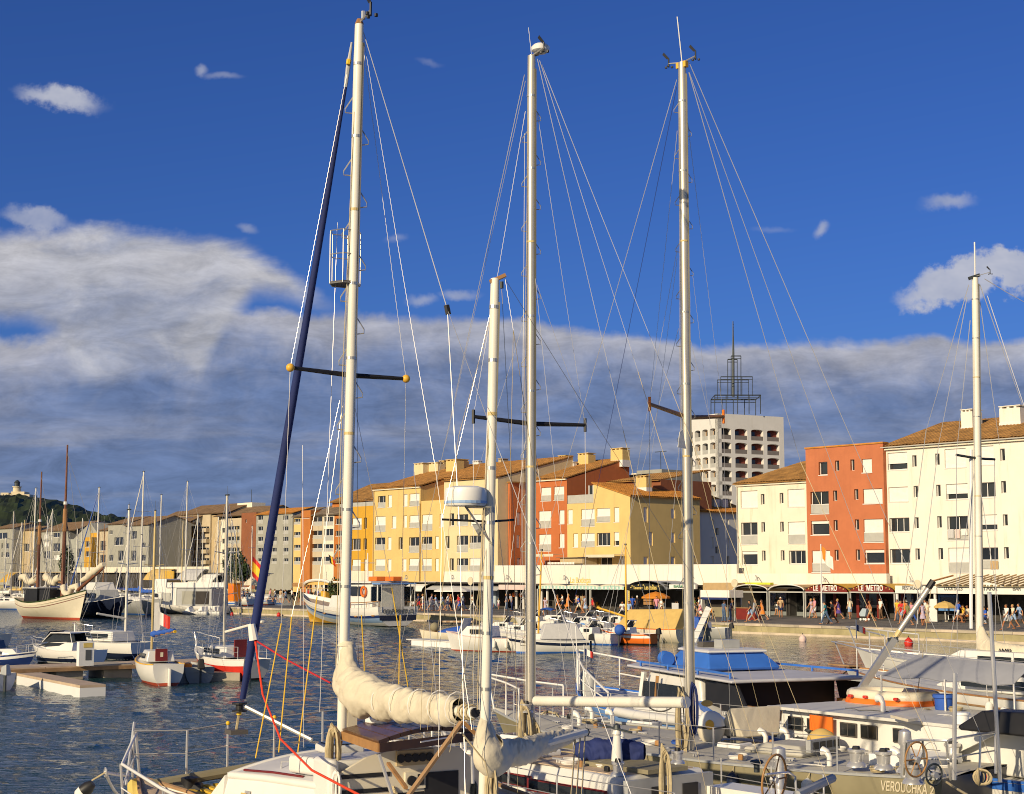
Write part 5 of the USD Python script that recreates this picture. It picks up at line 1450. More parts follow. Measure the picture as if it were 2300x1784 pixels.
 for x,y,w in spots:
  a,z=lf.px(x,y)
  b=thing('wall_lamp','curved grey wall lamp '+w,'lamp',lf.W(a,0,z))
  MB().tube([lf.W(a,0,z-.15),lf.W(a,-.15,z+.25),lf.W(a+.2,-.5,z+.32),lf.W(a+.55,-.8,z+.1),lf.W(a+.6,-.8,z-.05)],.045,5).build('arm','rail_grey',b)
  MB().lathe([(0,.05),(.1,.05),(.2,-.15),(0,-.15)],lf.W(a+.6,-.8,z-.05),8).build('lamp_shade','rail_grey',b)
 # round signs seen from behind, flagpole
 for x,y,yb,w in ((1650.5,1310,1395,'before the first framed stall'),(2061,1312.5,1402,'before the restaurant valance'),(1057.5,1305.5,1395,'before the long grey canopy')):
  p=Gz(x,yb,QZ); D=p[1]; t=At(x,y,D)
  b=thing('round_sign','round sign seen from behind on a grey post '+w,'sign',p)
  MB().tube([p,t],.05,6).build('post','rail_grey',b)
  d=trimesh.creation.cylinder(.34,.05,sections=18); d.apply_transform(trimesh.geometry.align_vectors([0,0,1],NIN))
  MB().tm(d,trimesh.transformations.translation_matrix(t-NIN*.05)).build('disc','text_pale',b)
 p=Gz(1846,1401,QZ); t=At(1843.5,1222,p[1])
 b=thing('flagpole','white flagpole with faded orange and white flag on the quay','flagpole',p)
 MB().tube([p,t],[.07,.045],7).build('pole','frame_white',b)
 def flagpart(nm,mt,u0,u1):
  P=[]
  for i in range(7):
   u=u0+(u1-u0)*i/6
   P.append([t-ZZ*(.15+v*1.0+u*.9)+E*(.06+u*1.0)+NIN*.12*math.sin(u*7+v) for v in np.linspace(0,1.0,5)])
  m=MB().grid(P); m.grid(np.array(P)+NIN*.01,flip=True); m.build(nm,mt,b)
 flagpart('flag_stripe','canvas_orange',0,.35); flagpart('flag_stripe','canvas_white',.352,1.0)
 MB().tube([lf.W(lf.px(1660,1270)[0],-.1,5.6),lf.W(lf.px(1660,1270)[0],-.1,3.4)],.07,6)
 # lime banner over the first stall
 f=QF.off(19); (q0,z1),(q1,z0)=f.px(1668,1308.5),f.px(1730,1313.5)
 m=MB(); f.box(m,q0,q1,0,.5,z0,z1); o=m.build('banner','lime',None); tag(stage.GetPrimAtPath(o),'thin lime yellow banner above the first tan canopy','banner')
 # orange phone box far left and parked things by it
 p=Gz(518,1351,QZ)
 b=thing('phone_box','tall orange box standing near the quay corner','phone box',p)
 R=[p+E*x+NIN*y for x,y in ((-.75,0),(.75,0),(.75,1.2),(-.75,1.2))]
 MB().hexa([R[0],R[1],R[3],R[2]]+[r+ZZ*2.4 for r in (R[0],R[1],R[3],R[2])]).build('cabinet','phone_orange',b)
 MB().hexa([r+ZZ*2.403+(r-p)*.06 for r in (R[0],R[1],R[3],R[2])]+[r+ZZ*2.55+(r-p)*.06 for r in (R[0],R[1],R[3],R[2])]).build('cap','wood',b)
 m=MB(); m.poly([R[0]+E*.15+ZZ*.2-NIN*.02,R[1]-E*.15+ZZ*.2-NIN*.02,R[1]-E*.15+ZZ*2.2-NIN*.02,R[0]+E*.15+ZZ*2.2-NIN*.02],.015,NIN); m.build('door','paint_orange',b)
spec('paint_lightgreen',(.36,.58,.50),.6,var=.08)
shops()
# ================================================================== people
COL=dict(white=(.78,.76,.72),cream=(.70,.62,.45),black=(.02,.02,.025),navy=(.02,.03,.10),blue=(.03,.10,.48),teal=(.03,.17,.20),red=(.55,.03,.03),orange=(.72,.22,.03),pink=(.68,.30,.36),
           lilac=(.46,.38,.48),purple=(.09,.05,.24),grey=(.34,.36,.40),brown=(.14,.08,.045),tan=(.48,.34,.19),olive=(.20,.19,.08),yellow=(.74,.46,.04),jeans=(.07,.12,.22),skyblue=(.32,.45,.66),green=(.20,.30,.06),rust=(.45,.16,.03),khaki=(.40,.32,.20))
def capsule_hull(chain):
 """Hull of two spheres (point, radius) pairs."""
 out=m3.Manifold()
 for (p,r),(q,s) in chain:
  out=out+m3.Manifold.batch_hull([m3.Manifold.sphere(r,8).translate(tuple(map(float,p))),m3.Manifold.sphere(s,8).translate(tuple(map(float,q)))])
 return out
def person(px,py,face,pose,top,bottom,wear,hair,label,tan=0,size=1.0,group=None):
 """face: heading in degrees measured on the picture (0 right, 90 away, 180 left, 270 towards us)."""
 p0=Gz(px,py,QZ)
 b=thing('person',label,'person',p0,group=group)
 rr=random.Random(int(px*7+py))
 st={'walk':.32+.08*rr.random(),'stride':.42,'stand':.05,'sit':0,'lean':.08}[pose]*(1 if rr.random()<.5 else-1)
 hipz=.90
 V=lambda x,y,z:np.array([x,y,z],float)       # x across, y ahead, z up
 lean=.06 if pose in ('walk','stride') else (.16 if pose == 'lean' else .02)
 hip={s:V(.085*s,0,hipz) for s in (-1,1)}
 if pose == 'sit':
  hipz=.50
  hip={s:V(.09*s,0,hipz) for s in (-1,1)}
  knee={s:V(.11*s,.42,.50) for s in (-1,1)}; foot={s:V(.12*s,.40+.1*s,.07) for s in (-1,1)}
 else:
  knee={s:V(.09*s,st*s*.55+.04,.48) for s in (-1,1)}
  foot={s:V(.09*s,st*s-(.06 if st*s<0 else 0),.07+(.05 if st*s<-.2 else 0)) for s in (-1,1)}
 sh={s:V(.175*s,lean,hipz+.52) for s in (-1,1)}
 sw=-st*.7
 elbow={s:V(.235*s,lean+sw*s*.5-.02,hipz+.24) for s in (-1,1)}
 hand={s:V(.235*s,lean+sw*s+.10,hipz+.01) for s in (-1,1)}
 if rr.random()<.45:
  s=1 if rr.random()<.5 else-1
  elbow[s]=V(.25*s,lean+.02,hipz+.25); hand[s]=V(.12*s,lean+.26,hipz+.28+.1*rr.random())
 neck=V(0,lean+.01,hipz+.58); head=V(0,lean+.04,hipz+.71)
 chest=V(0,lean,hipz+.42); waist=V(0,lean*.4,hipz+.16)
 body=capsule_hull([((neck,.055),(head-[0,0,.06],.06)),((sh[-1],.055),(sh[1],.055)),((chest,.115),(waist,.10)),((waist,.105),(V(0,0,hipz),.115))])
 body=body+m3.Manifold.sphere(.1,10).scale((.78,.98,1.2)).translate(tuple(head))+m3.Manifold.sphere(.018,6).translate((0,float(head[1]+.1),float(head[2]-.01)))
 for s in (-1,1):
  body=body+m3.Manifold.sphere(.022,6).translate((.082*s,float(head[1]-.005),float(head[2])))
  fwd=hand[s]+(hand[s]-elbow[s])*.16
  body=body+capsule_hull([((sh[s],.052),(elbow[s],.040)),((elbow[s],.040),(hand[s],.027)),((hand[s],.034),(fwd,.030)),((hip[s],.088),(knee[s],.058)),((knee[s],.056),(foot[s],.038)),((foot[s]-[0,.04,.03],.038),(foot[s]+[0,.16,-.042],.028))])
  for k in (-1,0,1):
   body=body+capsule_hull([((fwd,.012),(fwd+(hand[s]-elbow[s])*.13+V(0,k*.02,0),.009))])
  body=body+capsule_hull([((hand[s],.013),(hand[s]+V(-.03*s,.05,-.03),.010))])
 shirtless=top is None
 parts=[]
 if wear == 'dress':
  k=[((sh[-1],.066),(sh[1],.066)),((chest,.135),(waist,.118)),((waist,.12),(V(0,0,hipz),.14))]
  m=capsule_hull(k)
  hem=min(knee[-1][2],.48)+.02
  m=m+m3.Manifold.batch_hull([m3.Manifold.sphere(.14,10).translate((0,0,hipz)),m3.Manifold.cylinder(.04,.24,.24,12).translate((0,float(lean*0+(foot[1]+foot[-1])[1]*.2),hem if pose != 'sit' else .42))])
  parts.append(('dress',top,m))
 else:
  if not shirtless:
   m=capsule_hull([((sh[-1],.070),(sh[1],.070)),((chest,.140),(waist,.125)),((waist,.125),(V(0,0,hipz-.02),.135))])
   for s in (-1,1):
    m=m+capsule_hull([((sh[s],.068),(sh[s]*.45+elbow[s]*.55,.058))])
   parts.append(('shirt',top,m))
  ends={'shorts':.62,'skirt':.75,'trousers':1.0}[wear]
  m=capsule_hull([((hip[-1]+[0,0,.04],.108),(hip[1]+[0,0,.04],.108))])
  for s in (-1,1):
   if wear == 'skirt' and pose != 'sit':
    continue
   q=hip[s]+(knee[s]-hip[s])*min(1,ends)
   m=m+capsule_hull([((hip[s],.104),(q,.088 if wear == 'shorts' else .074))])
   if wear == 'trousers':
    m=m+capsule_hull([((knee[s],.072),(foot[s]+[0,0,.03],.064))])
  if wear == 'skirt' and pose != 'sit':
   m=m+m3.Manifold.batch_hull([m3.Manifold.sphere(.13,10).translate((0,0,hipz)),m3.Manifold.cylinder(.04,.2,.2,12).translate((0,0,.52))])
  parts.append((wear,bottom,m))
 hr=m3.Manifold.sphere(.112,10).scale((.80,.98,1.02)).translate((0,float(head[1]-.022),float(head[2]+.030)))-m3.Manifold.cube((.3,.2,.16),True).translate((0,float(head[1]+.11),float(head[2]-.045)))
 if hair == 'long':
  hr=hr+capsule_hull([((head-[0,.07,0],.07),(head-[0,.10,.22],.05))])
 parts.append(('hair',{'dark':'hair_dark','brown':'hair_brown','fair':'hair_fair','long':'hair_brown','cap':'paint_red','white':'canvas_white'}[hair],hr))
 R=rotz(math.radians(face-90))*size
 R[2,2]=size
 def put(nm,mat,man):
  v,f,_=meshkit.arrays(man)
  MB().add(v,f).move(R,p0).build(nm,mat,b,smooth=50)
 put('body','skin_tan' if tan else 'skin',body)
 for nm,c,man in parts:
  put(nm,dress(COL[c]) if c in COL else c,man)
PEOPLE=[
 # px, py, facing, pose, top, bottom, wear, hair, where
 (1225,1382,250,'walk','lilac',None,'dress','brown','at the left end of the bistro'),(1233,1367,200,'stand','skyblue','jeans','trousers','dark','behind the woman in lilac by the bistro'),(1240,1368,20,'stand','blue','grey','shorts','brown','beside a pushchair at the bistro'),
 (1254,1372,160,'walk','rust','orange','shorts','long','under the left bistro canopy'),(1265,1371,180,'walk','white','navy','shorts','dark','left of the person in an orange dress'),(1275,1374,10,'walk','orange',None,'dress','fair','under the bistro sign'),
 (1296,1372,190,'stand','cream','black','trousers','dark','behind the striding person in blue'),(1301,1378,185,'stride','blue','cream','shorts','brown','in front of the middle bistro canopy'),(1309,1372,100,'stand','khaki','khaki','shorts','brown','right of the striding person in blue'),
 (1315,1378,200,'walk','skyblue',None,'dress','long','below the gold bistro letters'),(1333,1385,170,'walk','red','black','trousers','dark','near the yellow boom end'),(1327,1366,90,'stand','pink','navy','skirt','fair','inside the bistro behind the red shirted person'),
 (1398,1383,270,'sit','white','white','shorts','dark','left of the yellow mast'),(1413,1384,250,'sit','skyblue','white','shorts','brown','right of the yellow mast'),(1421,1377,90,'stand','blue','navy','trousers','dark','at the black bar entrance'),
 (1432,1379,120,'stand','black','black','trousers','white','beside the black bar entrance'),(1475,1383,270,'stand','pink','navy','shorts','brown','under the orange umbrella'),(1486,1386,200,'stand','white','brown','skirt','fair','beside the grey easel'),
 (1562,1387,150,'walk','green','tan','shorts','brown','right of the third mast'),(1573,1386,160,'walk','white','pink','skirt','long','left of the white box awning'),(1626,1397,30,'stand','jeans','jeans','trousers','dark','left of the yellow topped post'),(1640,1396,340,'lean','navy','jeans','trousers','brown','bending with something red beside the round sign'),
 (1659,1358,270,'stand','navy','black','trousers','dark','selling behind the draped counter'),(1686,1397,200,'walk','black','skyblue','shorts','dark','in front of the draped counter'),(1694,1396,330,'walk','grey','grey','trousers','long','right of the draped counter'),(1713,1393,160,'stride','orange',None,'dress','long','crossing before the stalls'),
 (1744,1382,20,'stand','black','white','shorts','fair','with a straw hat by the second stall'),(1754,1387,250,'stand','tan','navy','shorts','white','left of the wooden deckchair'),(1824,1389,200,'walk','lilac',None,'dress','fair','left of the flagpole'),(1831,1388,190,'stand','pink','white','shorts','brown','next to the woman in lilac at the maroon arch'),
 (1853,1378,60,'stand','rust','brown','trousers','cap','behind the flagpole'),(1856,1402,180,'walk','teal','jeans','trousers','dark','right of the flagpole'),(1871,1401,190,'walk','black','brown','trousers','dark','following the person in teal'),(1870,1381,80,'stand','white','cream','shorts','white','in a white cap at the left maroon arch'),(1884,1391,160,'walk','purple',None,'dress','fair','between the two maroon arches'),
 (1910,1391,110,'stand','cream','skyblue','shorts','brown','between the two LE METRO boards'),(1956,1396,170,'walk',None,'tan','shorts','brown','pushing a grey pushchair past the bar'),(1971,1388,270,'stand','navy','black','trousers','dark','in the right LE METRO doorway'),(1979,1391,200,'stand','white','brown','trousers','dark','at the right LE METRO doorway'),(1992,1388,180,'stand','brown','brown','trousers','brown','leaning by the right maroon pillar'),
 (2017,1395,230,'walk','yellow','rust','shorts','dark','at the left restaurant window'),(2026,1401,215,'walk','red','skyblue','shorts','dark','first of the group before the restaurant'),(2034,1395,200,'walk','orange','red','shorts','long','second in the group before the restaurant'),(2041,1406,190,'walk','olive','brown','shorts','dark','behind the leaning spar'),(2050,1400,200,'walk','pink','blue','trousers','brown','just right of the leaning spar'),
 (2073,1405,100,'stand','lilac',None,'dress','dark','left of the tall white board'),(2080,1396,180,'stand','white','navy','shorts','dark','behind the woman in lilac at the white board'),(2083,1399,10,'stand','cream','khaki','trousers','brown','touching the tall white board'),(2152,1399,10,'stride','blue','white','shorts','dark','walking before the blue window'),(2132,1390,300,'sit','rust','black','shorts','brown','seated below the striped umbrella'),
 (2165,1394,180,'sit','yellow','tan','shorts','fair','seated right of the walker in blue'),(2174,1398,200,'sit','cream','rust','shorts','brown','seated left of the fourth mast'),(2213,1404,190,'sit','blue','navy','trousers','dark','seated right of the fourth mast'),(2223,1402,170,'sit','white','grey','trousers','dark','seated back to the quay under YAKA'),(2264,1415,200,'stride','white','grey','shorts','brown','first of three walking at the right edge'),
 (2278,1410,190,'walk','cream','skyblue','shorts','fair','second of three walking at the right edge'),(2292,1409,185,'walk','skyblue','white','shorts','dark','third of three walking at the right edge'),(1105,1377,270,'stand','lilac','yellow','shorts','dark','small child left of the second mast'),(1120,1369,120,'stand','white','pink','shorts','fair','small child before the pink fascia'),
 (1138,1371,190,'stand','navy','jeans','trousers','fair','left of the man in grey at the pink fascia shop'),(1150,1372,210,'lean','grey','navy','trousers','dark','reaching down before the pink fascia shop'),(1162,1366,90,'stand','black','white','shorts','dark','inside the pink fascia shop'),
 (927,1372,250,'walk','white','white','shorts','dark','under the rounded white awning'),(941,1373,200,'walk','navy','red','shorts','brown','with a red bag under the rounded awning'),(951,1371,190,'walk','white','red','skirt','fair','right edge of the rounded awning'),(968,1372,0,'walk','lilac','grey','shorts','brown','left of the pointed umbrella'),(980,1372,180,'walk','skyblue','grey','trousers','brown','before the long grey canopy'),(994,1373,200,'walk','skyblue','olive','shorts','dark','under the pointed umbrella'),(1005,1372,350,'walk','white','navy','shorts','long','under the pointed white umbrella tip'),(1013,1371,150,'stand','orange','black','trousers','fair','behind the pointed umbrella pole'),(1031,1373,190,'walk','red','blue','skirt','brown','with an orange bag under the grey canopy'),(1040,1372,160,'walk','grey','navy','trousers','white','right part of the grey canopy'),(1062,1372,200,'walk','cream','white','trousers','brown','near the round sign by the mizzen'),
 (642,1355,180,'walk','skyblue','navy','shorts','dark','left of the arched pavilion'),(656,1352,200,'walk','white','black','trousers','brown','first at the pavilion roof edge'),(672,1352,150,'stand','olive','olive','shorts','brown','left part of the pavilion'),(688,1352,190,'sit','white','jeans','trousers','dark','seated at the pavilion left of the arch'),(693,1350,250,'stand','red','white','shorts','dark','under the left end of the arch'),(705,1352,180,'sit','cream','grey','trousers','fair','seated beneath the arch'),(714,1353,200,'stand','blue','blue','trousers','yellow' if 0 else 'fair','standing beneath the arch awning'),(727,1352,160,'walk','purple','white','shorts','dark','at the gold counter'),
 (618,1352,180,'walk','white','navy','shorts','brown','second left of the pavilion behind the blue sail'),(606,1352,10,'walk','pink','grey','shorts','brown','just right of the blue furled sail'),(548,1350,180,'walk','navy','navy','shorts','dark','right of the orange phone box'),(556,1351,200,'stand','black','jeans','trousers','dark','between the orange box and the blue furled sail'),(630,1354,60,'stand','tan','white','shorts','brown','before the pavilion terrace'),
]
WEAR=dict(shorts='shorts',skirt='skirt',trousers='trousers')
def crowd():
 for i,(px,py,fc,pose,top,bot,wear,hair,where) in enumerate(PEOPLE):
  what=f'in a {top} dress' if wear == 'dress' else (f'bare chested in {bot} {wear}' if top is None else f'in {top} top and {bot} {wear}')
  child='small child' in where
  lb=f'person {what} {"" if pose == "sit" and "seated" in where else {"walk": "walking", "stride": "striding", "stand": "standing", "sit": "seated", "lean": "bending"}[pose]} {where}'
  words=' '.join(lb.split()).split(' ')
  person(px,py,fc,pose,top,bot,wear,hair,' '.join(words[:16]),i % 3 == 0,.66 if child else .96+(i*37 % 11)*.008)
 # the pushchair
 p=Gz(1943,1394,QZ)
 b=thing('pushchair','grey pushchair pushed by the bare chested person','pushchair',p)
 m=MB(); m.poly([p+E*x+ZZ*z-NIN*.2 for x,z in ((-.35,.35),(.15,.35),(.30,.95),(-.10,1.0),(-.45,.55))],.4,NIN); m.build('seat','door_greyblue',b)
 for x in (-.28,.22):
  for o in (-.22,.2):
   d=trimesh.creation.cylinder(.1,.04,sections=12); d.apply_transform(trimesh.geometry.align_vectors([0,0,1],NIN))
   MB().tm(d,trimesh.transformations.translation_matrix(p+E*x+NIN*o+ZZ*.1)).build('wheel','plastic_white',b)
 MB().tube([p+E*.1+ZZ*.4,p+E*.55+ZZ*1.0],.02,5).build('handle','metal_dark',b)
crowd()
# ================================================================== boats
class Boat:
 """A hull in its own axes: bow +x, port +y, water at z = 0; set down at loc, heading ang."""
 def __init__(s,name,label,cat,loc,ang,L,B,fb,fm,fs,rake=.5,ts=.7,sr=.1,group=None,full=2.2,flare=1.5,yo=0.0):
  s.yo=yo
  s.L,s.B,s.fb,s.fm,s.fs,s.rake,s.ts,s.sr,s.full,s.flare=L,B,fb,fm,fs,rake,ts,sr,full,flare
  s.loc,s.ang=np.array([loc[0],loc[1],0.0]),ang
  s.root=thing(name,label,cat,s.loc,ang,group)
 def half(s,t):
  if t<.45:
   return s.B/2*(s.ts+(1-s.ts)*math.sin(PI/2*t/.45))
  return s.B/2*max(0.012,1-((t-.45)/.55) ** s.full)
 def sheer(s,t):
  a=2*(s.fs+s.fb-2*s.fm); b=s.fb-s.fs-a
  return s.fs+b*t+a*t*t
 def S(s,t,z,side,out=0.0):
  """Hull surface at station t (0 stern, 1 bow) and height z."""
  top=s.sheer(t); lo=-.4
  v=min(1.0,max(0.0,(z-lo)/(top-lo)))
  p=2.6-(2.6-s.flare)*t
  y=s.half(t)*(1-(1-v) ** p)
  x=-s.L/2+s.L*t-s.rake*(1-v)*t ** 3+s.sr*(1-v)*(1-t) ** 4
  return np.array([x,side*(y+out)+s.yo,z])
 def deckp(s,t,f=1.0,dz=0.0):
  return np.array([-s.L/2+s.L*t,s.half(t)*f+s.yo,s.sheer(t)+dz])
 def T(s,x):
  return (x+s.L/2)/s.L
 def world(s,p):
  return rotz(s.ang) @ np.asarray(p,float)+s.loc
 def local(s,w):
  return rotz(s.ang).T @ (np.asarray(w,float)-s.loc)
 def band(s,z0,z1,side,out,n=26,t0=0.0,t1=1.0):
  """z0, z1: numbers or functions of t."""
  f=lambda q,t:q(t) if callable(q) else q
  P=[[s.S(t,f(z0,t)+(f(z1,t)-f(z0,t))*k/3,side,out) for k in range(4)]for t in np.linspace(t0,t1,n)]
  return P
 def hull(s,mat,boot=None,bh=.12,deck='deck_white',rail=None,camber=.05,lip=.05,n=26,transom=None):
  m=MB()
  ts=1-(1-np.linspace(0,1,n)) ** 1.15
  for side in (1,-1):
   P=[[s.S(t,-.4+(s.sheer(t)+.4)*v,side) for v in np.linspace(0,1,8)]for t in ts]
   m.grid(P,flip=side>0)
  tr=[s.S(0,-.4+(s.sheer(0)+.4)*v,sd) for sd in (1,) for v in np.linspace(0,1,8)]
  tl=[s.S(0,-.4+(s.sheer(0)+.4)*v,-1) for v in np.linspace(0,1,8)]
  if transom is None:
   m.grid([tr,tl])
  s.h=m.build('hull',mat,s.root,smooth=40)
  if transom:
   MB().grid([tr,tl]).build('transom',transom,s.root)
  if boot:
   m=MB()
   for side in (1,-1):
    m.grid(s.band(-.3,bh,side,.006),flip=side>0)
   a,b=s.S(0,-.3,1),s.S(0,bh,1); c,d=s.S(0,-.3,-1),s.S(0,bh,-1)
   m.grid(np.array([[a,b],[c,d]])+[-.006,0,0])
   m.build('boot_stripe',boot,s.root)
  m=MB()
  P=[[np.array([-s.L/2+s.L*t,s.half(t)*f*.985+s.yo,s.sheer(t)-lip+camber*(1-f*f)]) for f in (-1,-.5,0,.5,1)]for t in ts]
  m.grid(P,flip=False).build('deck',deck,s.root,smooth=True)
  if rail:
   m=MB()
   for side in (1,-1):
    m.tube([s.S(t,s.sheer(t),side,.0) for t in np.linspace(0,1,n)],.03,5)
   m.build('rub_rail',rail,s.root)
  return s
 def stripe(s,z0,z1,mat,name='stripe',t0=0.0,t1=1.0):
  for side in (1,-1):
   MB().grid(s.band(z0,z1,side,.008,26,t0,t1),flip=side>0).build(name,mat,s.root)
 def part(s,name,mat,m,parent=None,smooth=False,label=None):
  return m.build(name,mat,parent or s.root,smooth=smooth,label=label)
 def box(s,name,mat,lo,hi,parent=None):
  return s.part(name,mat,MB().box(lo,hi),parent)
 def cabin(s,name,mat,x0,x1,w0,w1,z0,z1,slope0=.1,slope1=.3,r=.06,inset=.08,parent=None):
  """A rounded house from x0 (aft) to x1 (forward)."""
  q=[(x0,-w0,z0),(x1,-w1,z0),(x0,w0,z0),(x1,w1,z0),(x0+slope0,-w0+inset,z1),(x1-slope1,-w1+inset,z1),(x0+slope0,w0-inset,z1),(x1-slope1,w1-inset,z1)]
  return s.part(name,mat,rhull(q,r),parent,smooth=40)
 def side_windows(s,xs,z0,z1,w,mat='pane',parent=None,lean=0.0,out=.012):
  """Panes on both sides of a house: w a function of x giving the half width at the panes' foot."""
  for x0,x1 in xs:
   for side in (1,-1):
    m=MB(); q=[np.array([x,side*(w(x)+out-lean*(z-z0)),z]) for x,z in ((x0,z0),(x1,z0),(x1,z1),(x0,z1))]
    m.poly(q,.012,(0,side,0)); s.part('cabin_window',mat,m,parent)
 def rails(s,t0,t1,h=.55,n=5,mat='chrome',sides=(1,-1),wires=2,r=.014,inset=.96):
  for side in sides:
   tops=[]
   for t in np.linspace(t0,t1,n):
    p=s.deckp(t,side*inset); q=p+[0,0,h]
    s.part('stanchion',mat,MB().tube([p,q],r,5)); tops.append(q)
   for k in range(wires):
    s.part('lifeline',mat,MB().tube([q-[0,0,k*h*.45]for q in tops],r*.6,4))
 def pulpit(s,t0=.86,h=.6,mat='chrome',r=.016,over=.15):
  a=[s.deckp(t0,.95),s.deckp((t0+1)/2,.95),s.deckp(1,1)+[over,0,0]]
  rail=[a[0]+[0,0,h],a[1]+[0,0,h*1.03],a[2]+[0,.12,h*1.1]]
  mir=lambda q:q*[1,-1,1]
  s.part('pulpit',mat,MB().tube(rail+[mir(x) for x in rail[::-1]],r,6))
  for p,q in zip(a[:2],rail[:2]):
   for f in (lambda x:x,mir):
    s.part('pulpit_leg',mat,MB().tube([f(p),f(q)],r,5))
  s.part('pulpit_leg',mat,MB().tube([a[2]-[over,0,0],rail[2]*[1,0,1]],r,5))
 def mast(s,x,z0,top,r=.07,mat='mast_alu',boomL=3.0,boomz=1.0,cover=None,spread=(.55,),stay=True,wire=.007,stern=True,taper=.75,boommat=None,chain=.95,droop=0.0):
  m=MB(); m.tube([(x,0,z0),(x,0,z0+(top-z0)*.7),(x,0,top)],[r,r,r*taper],10)
  mm=s.part('mast',mat,m,smooth=40)
  s.part('masthead','metal_dark',MB().box((x-r*2.2,-r*.4,top+.002),(x+r*2.2,r*.4,top+r*.9)).tube([(x,0,top),(x,0,top+.45)],.008,4),mm)
  if boomL:
   zb=z0+boomz
   e=np.array([x-boomL,0,zb+droop])
   s.part('boom',boommat or mat,MB().tube([(x-r,0,zb),e],r*.8,8),smooth=40)
   if cover:
    n=13
    pts=[(x-r-.02,0,zb+.55),(x-r-.12,0,zb+.30)]+[(x-r-.2-(boomL-.5)*k/n,0,zb+.10+droop*k/n) for k in range(n+1)]
    rr=[r*1.1,r*1.9]+[r*(2.5-1.2*k/n)*(1+.13*math.sin(k*2.3)) for k in range(n+1)]
    s.part('sail_cover',cover,MB().tube(pts,rr,9),smooth=60)
  w=s.half(s.T(x))
  for f in spread:
   z=z0+(top-z0)*f
   s.part('spreader',mat,MB().tube([(x-.05,-w*.62,z+.08),(x,0,z),(x-.05,w*.62,z+.08)],r*.3,5))
   for sd in (1,-1):
    s.part('shroud','wire',MB().tube([(x,0,top-.1),(x-.05,sd*w*.62,z+.08),(x-.15,sd*w*chain,s.sheer(s.T(x)))],wire,3,False))
    s.part('shroud','wire',MB().tube([(x,0,z-.1),(x-.35,sd*w*chain,s.sheer(s.T(x)))],wire,3,False))
  if stay:
   s.part('forestay','wire',MB().tube([(x,0,top),s.deckp(1,0)],wire,3,False))
  if stern:
   s.part('backstay','wire',MB().tube([(x,0,top),s.deckp(0,0)],wire,3,False))
  return mm
 def outboard(s,mat='rubber',y=0.0):
  z=s.sheer(0)
  o=s.part('outboard',mat,rhull([(-s.L/2-.42,y-.16,z-.05),(-s.L/2-.08,y-.14,z-.02),(-s.L/2-.42,y+.16,z-.05),(-s.L/2-.08,y+.14,z-.02),(-s.L/2-.36,y-.11,z+.38),(-s.L/2-.10,y-.12,z+.30),(-s.L/2-.36,y+.11,z+.38),(-s.L/2-.10,y+.12,z+.30)],.04),smooth=40)
  s.part('shaft','metal_dark',MB().box((-s.L/2-.27,y-.04,-.3),(-s.L/2-.17,y+.04,z-.06)),o)
def rhull(c8,r=.05):
 m=m3.Manifold.batch_hull([m3.Manifold.sphere(r,8).translate(tuple(map(float,np.asarray(p)-np.sign(np.asarray(p)-np.mean(c8,0))*r))) for p in c8])
 v,f,_=meshkit.arrays(m)
 return MB().add(v,f)
def shrink(b,k):
 """The whole boat smaller, about its middle at the waterline."""
 UsdGeom.Xformable(stage.GetPrimAtPath(b.root)).AddScaleOp().Set(Gf.Vec3f(k,k,k))
def heading(v):
 return math.atan2(v[1],v[0])
def fender(b,t,side,mat='canvas_white',r=.11,h=.5):
 p=b.S(t,b.sheer(t)-.35,side,r+.02)
 b.part('fender',mat,MB().lathe([(0,-h/2),(r*.7,-h/2+.05),(r,-h*.3),(r,h*.3),(r*.7,h/2-.05),(0,h/2)],p,10),smooth=40)
 b.part('fender_line','rope',MB().tube([p+[0,0,h/2],b.S(t,b.sheer(t),side)],.01,4))
# ------------------------------------------------------------------ the moored fleet far left
def sailing(label,px,D,ang,L,top,mast='mast_alu',hull='gel_white',boot='paint_blue',cover='canvas_blue',coach='gel_white',group=None,mizzen=None,furl=None):
 """px: the mast's column; top: its photographed top (x, y)."""
 ptop=At(top[0],top[1],D)
 off=rotz(ang) @ np.array([L*.08,0,0])
 c=toward(px,D)-off
 b=Boat('sailboat',label,'sailboat',c,ang,L,L*.33,1.05+L*.03,.85+L*.02,.85+L*.02,.7,.72,group=group)
 b.hull(hull,boot,.14,'deck_white','wood' if L<8 else None,n=18)
 z=b.sheer(.55)
 b.cabin('coachroof',coach,-L*.12,L*.26,L*.095,L*.06,z-.05,z+.42,.05,.45,.05)
 b.side_windows([(-L*.08,L*.02),(L*.05,L*.13)],z+.12,z+.30,lambda x:L*.095-.035*L*(x+L*.12)/(L*.38)-.02)
 xm=L*.08
 lean=ptop[0]-toward(px,D)[0]
 b.mast(xm,z+.3,ptop[2],.055+L*.004,mast,L*.36,.75,cover,(.55,) if ptop[2]<11 else (.4,.68),wire=.011)
 b.pulpit(.88)
 b.rails(.05,.8,.5,4,wires=1)
 if furl:
  b.part('furled_sail',furl,MB().tube([b.deckp(.985,0)+[0,0,.5],(xm+.1,0,ptop[2]-.6)],[.09,.05],6))
 return b
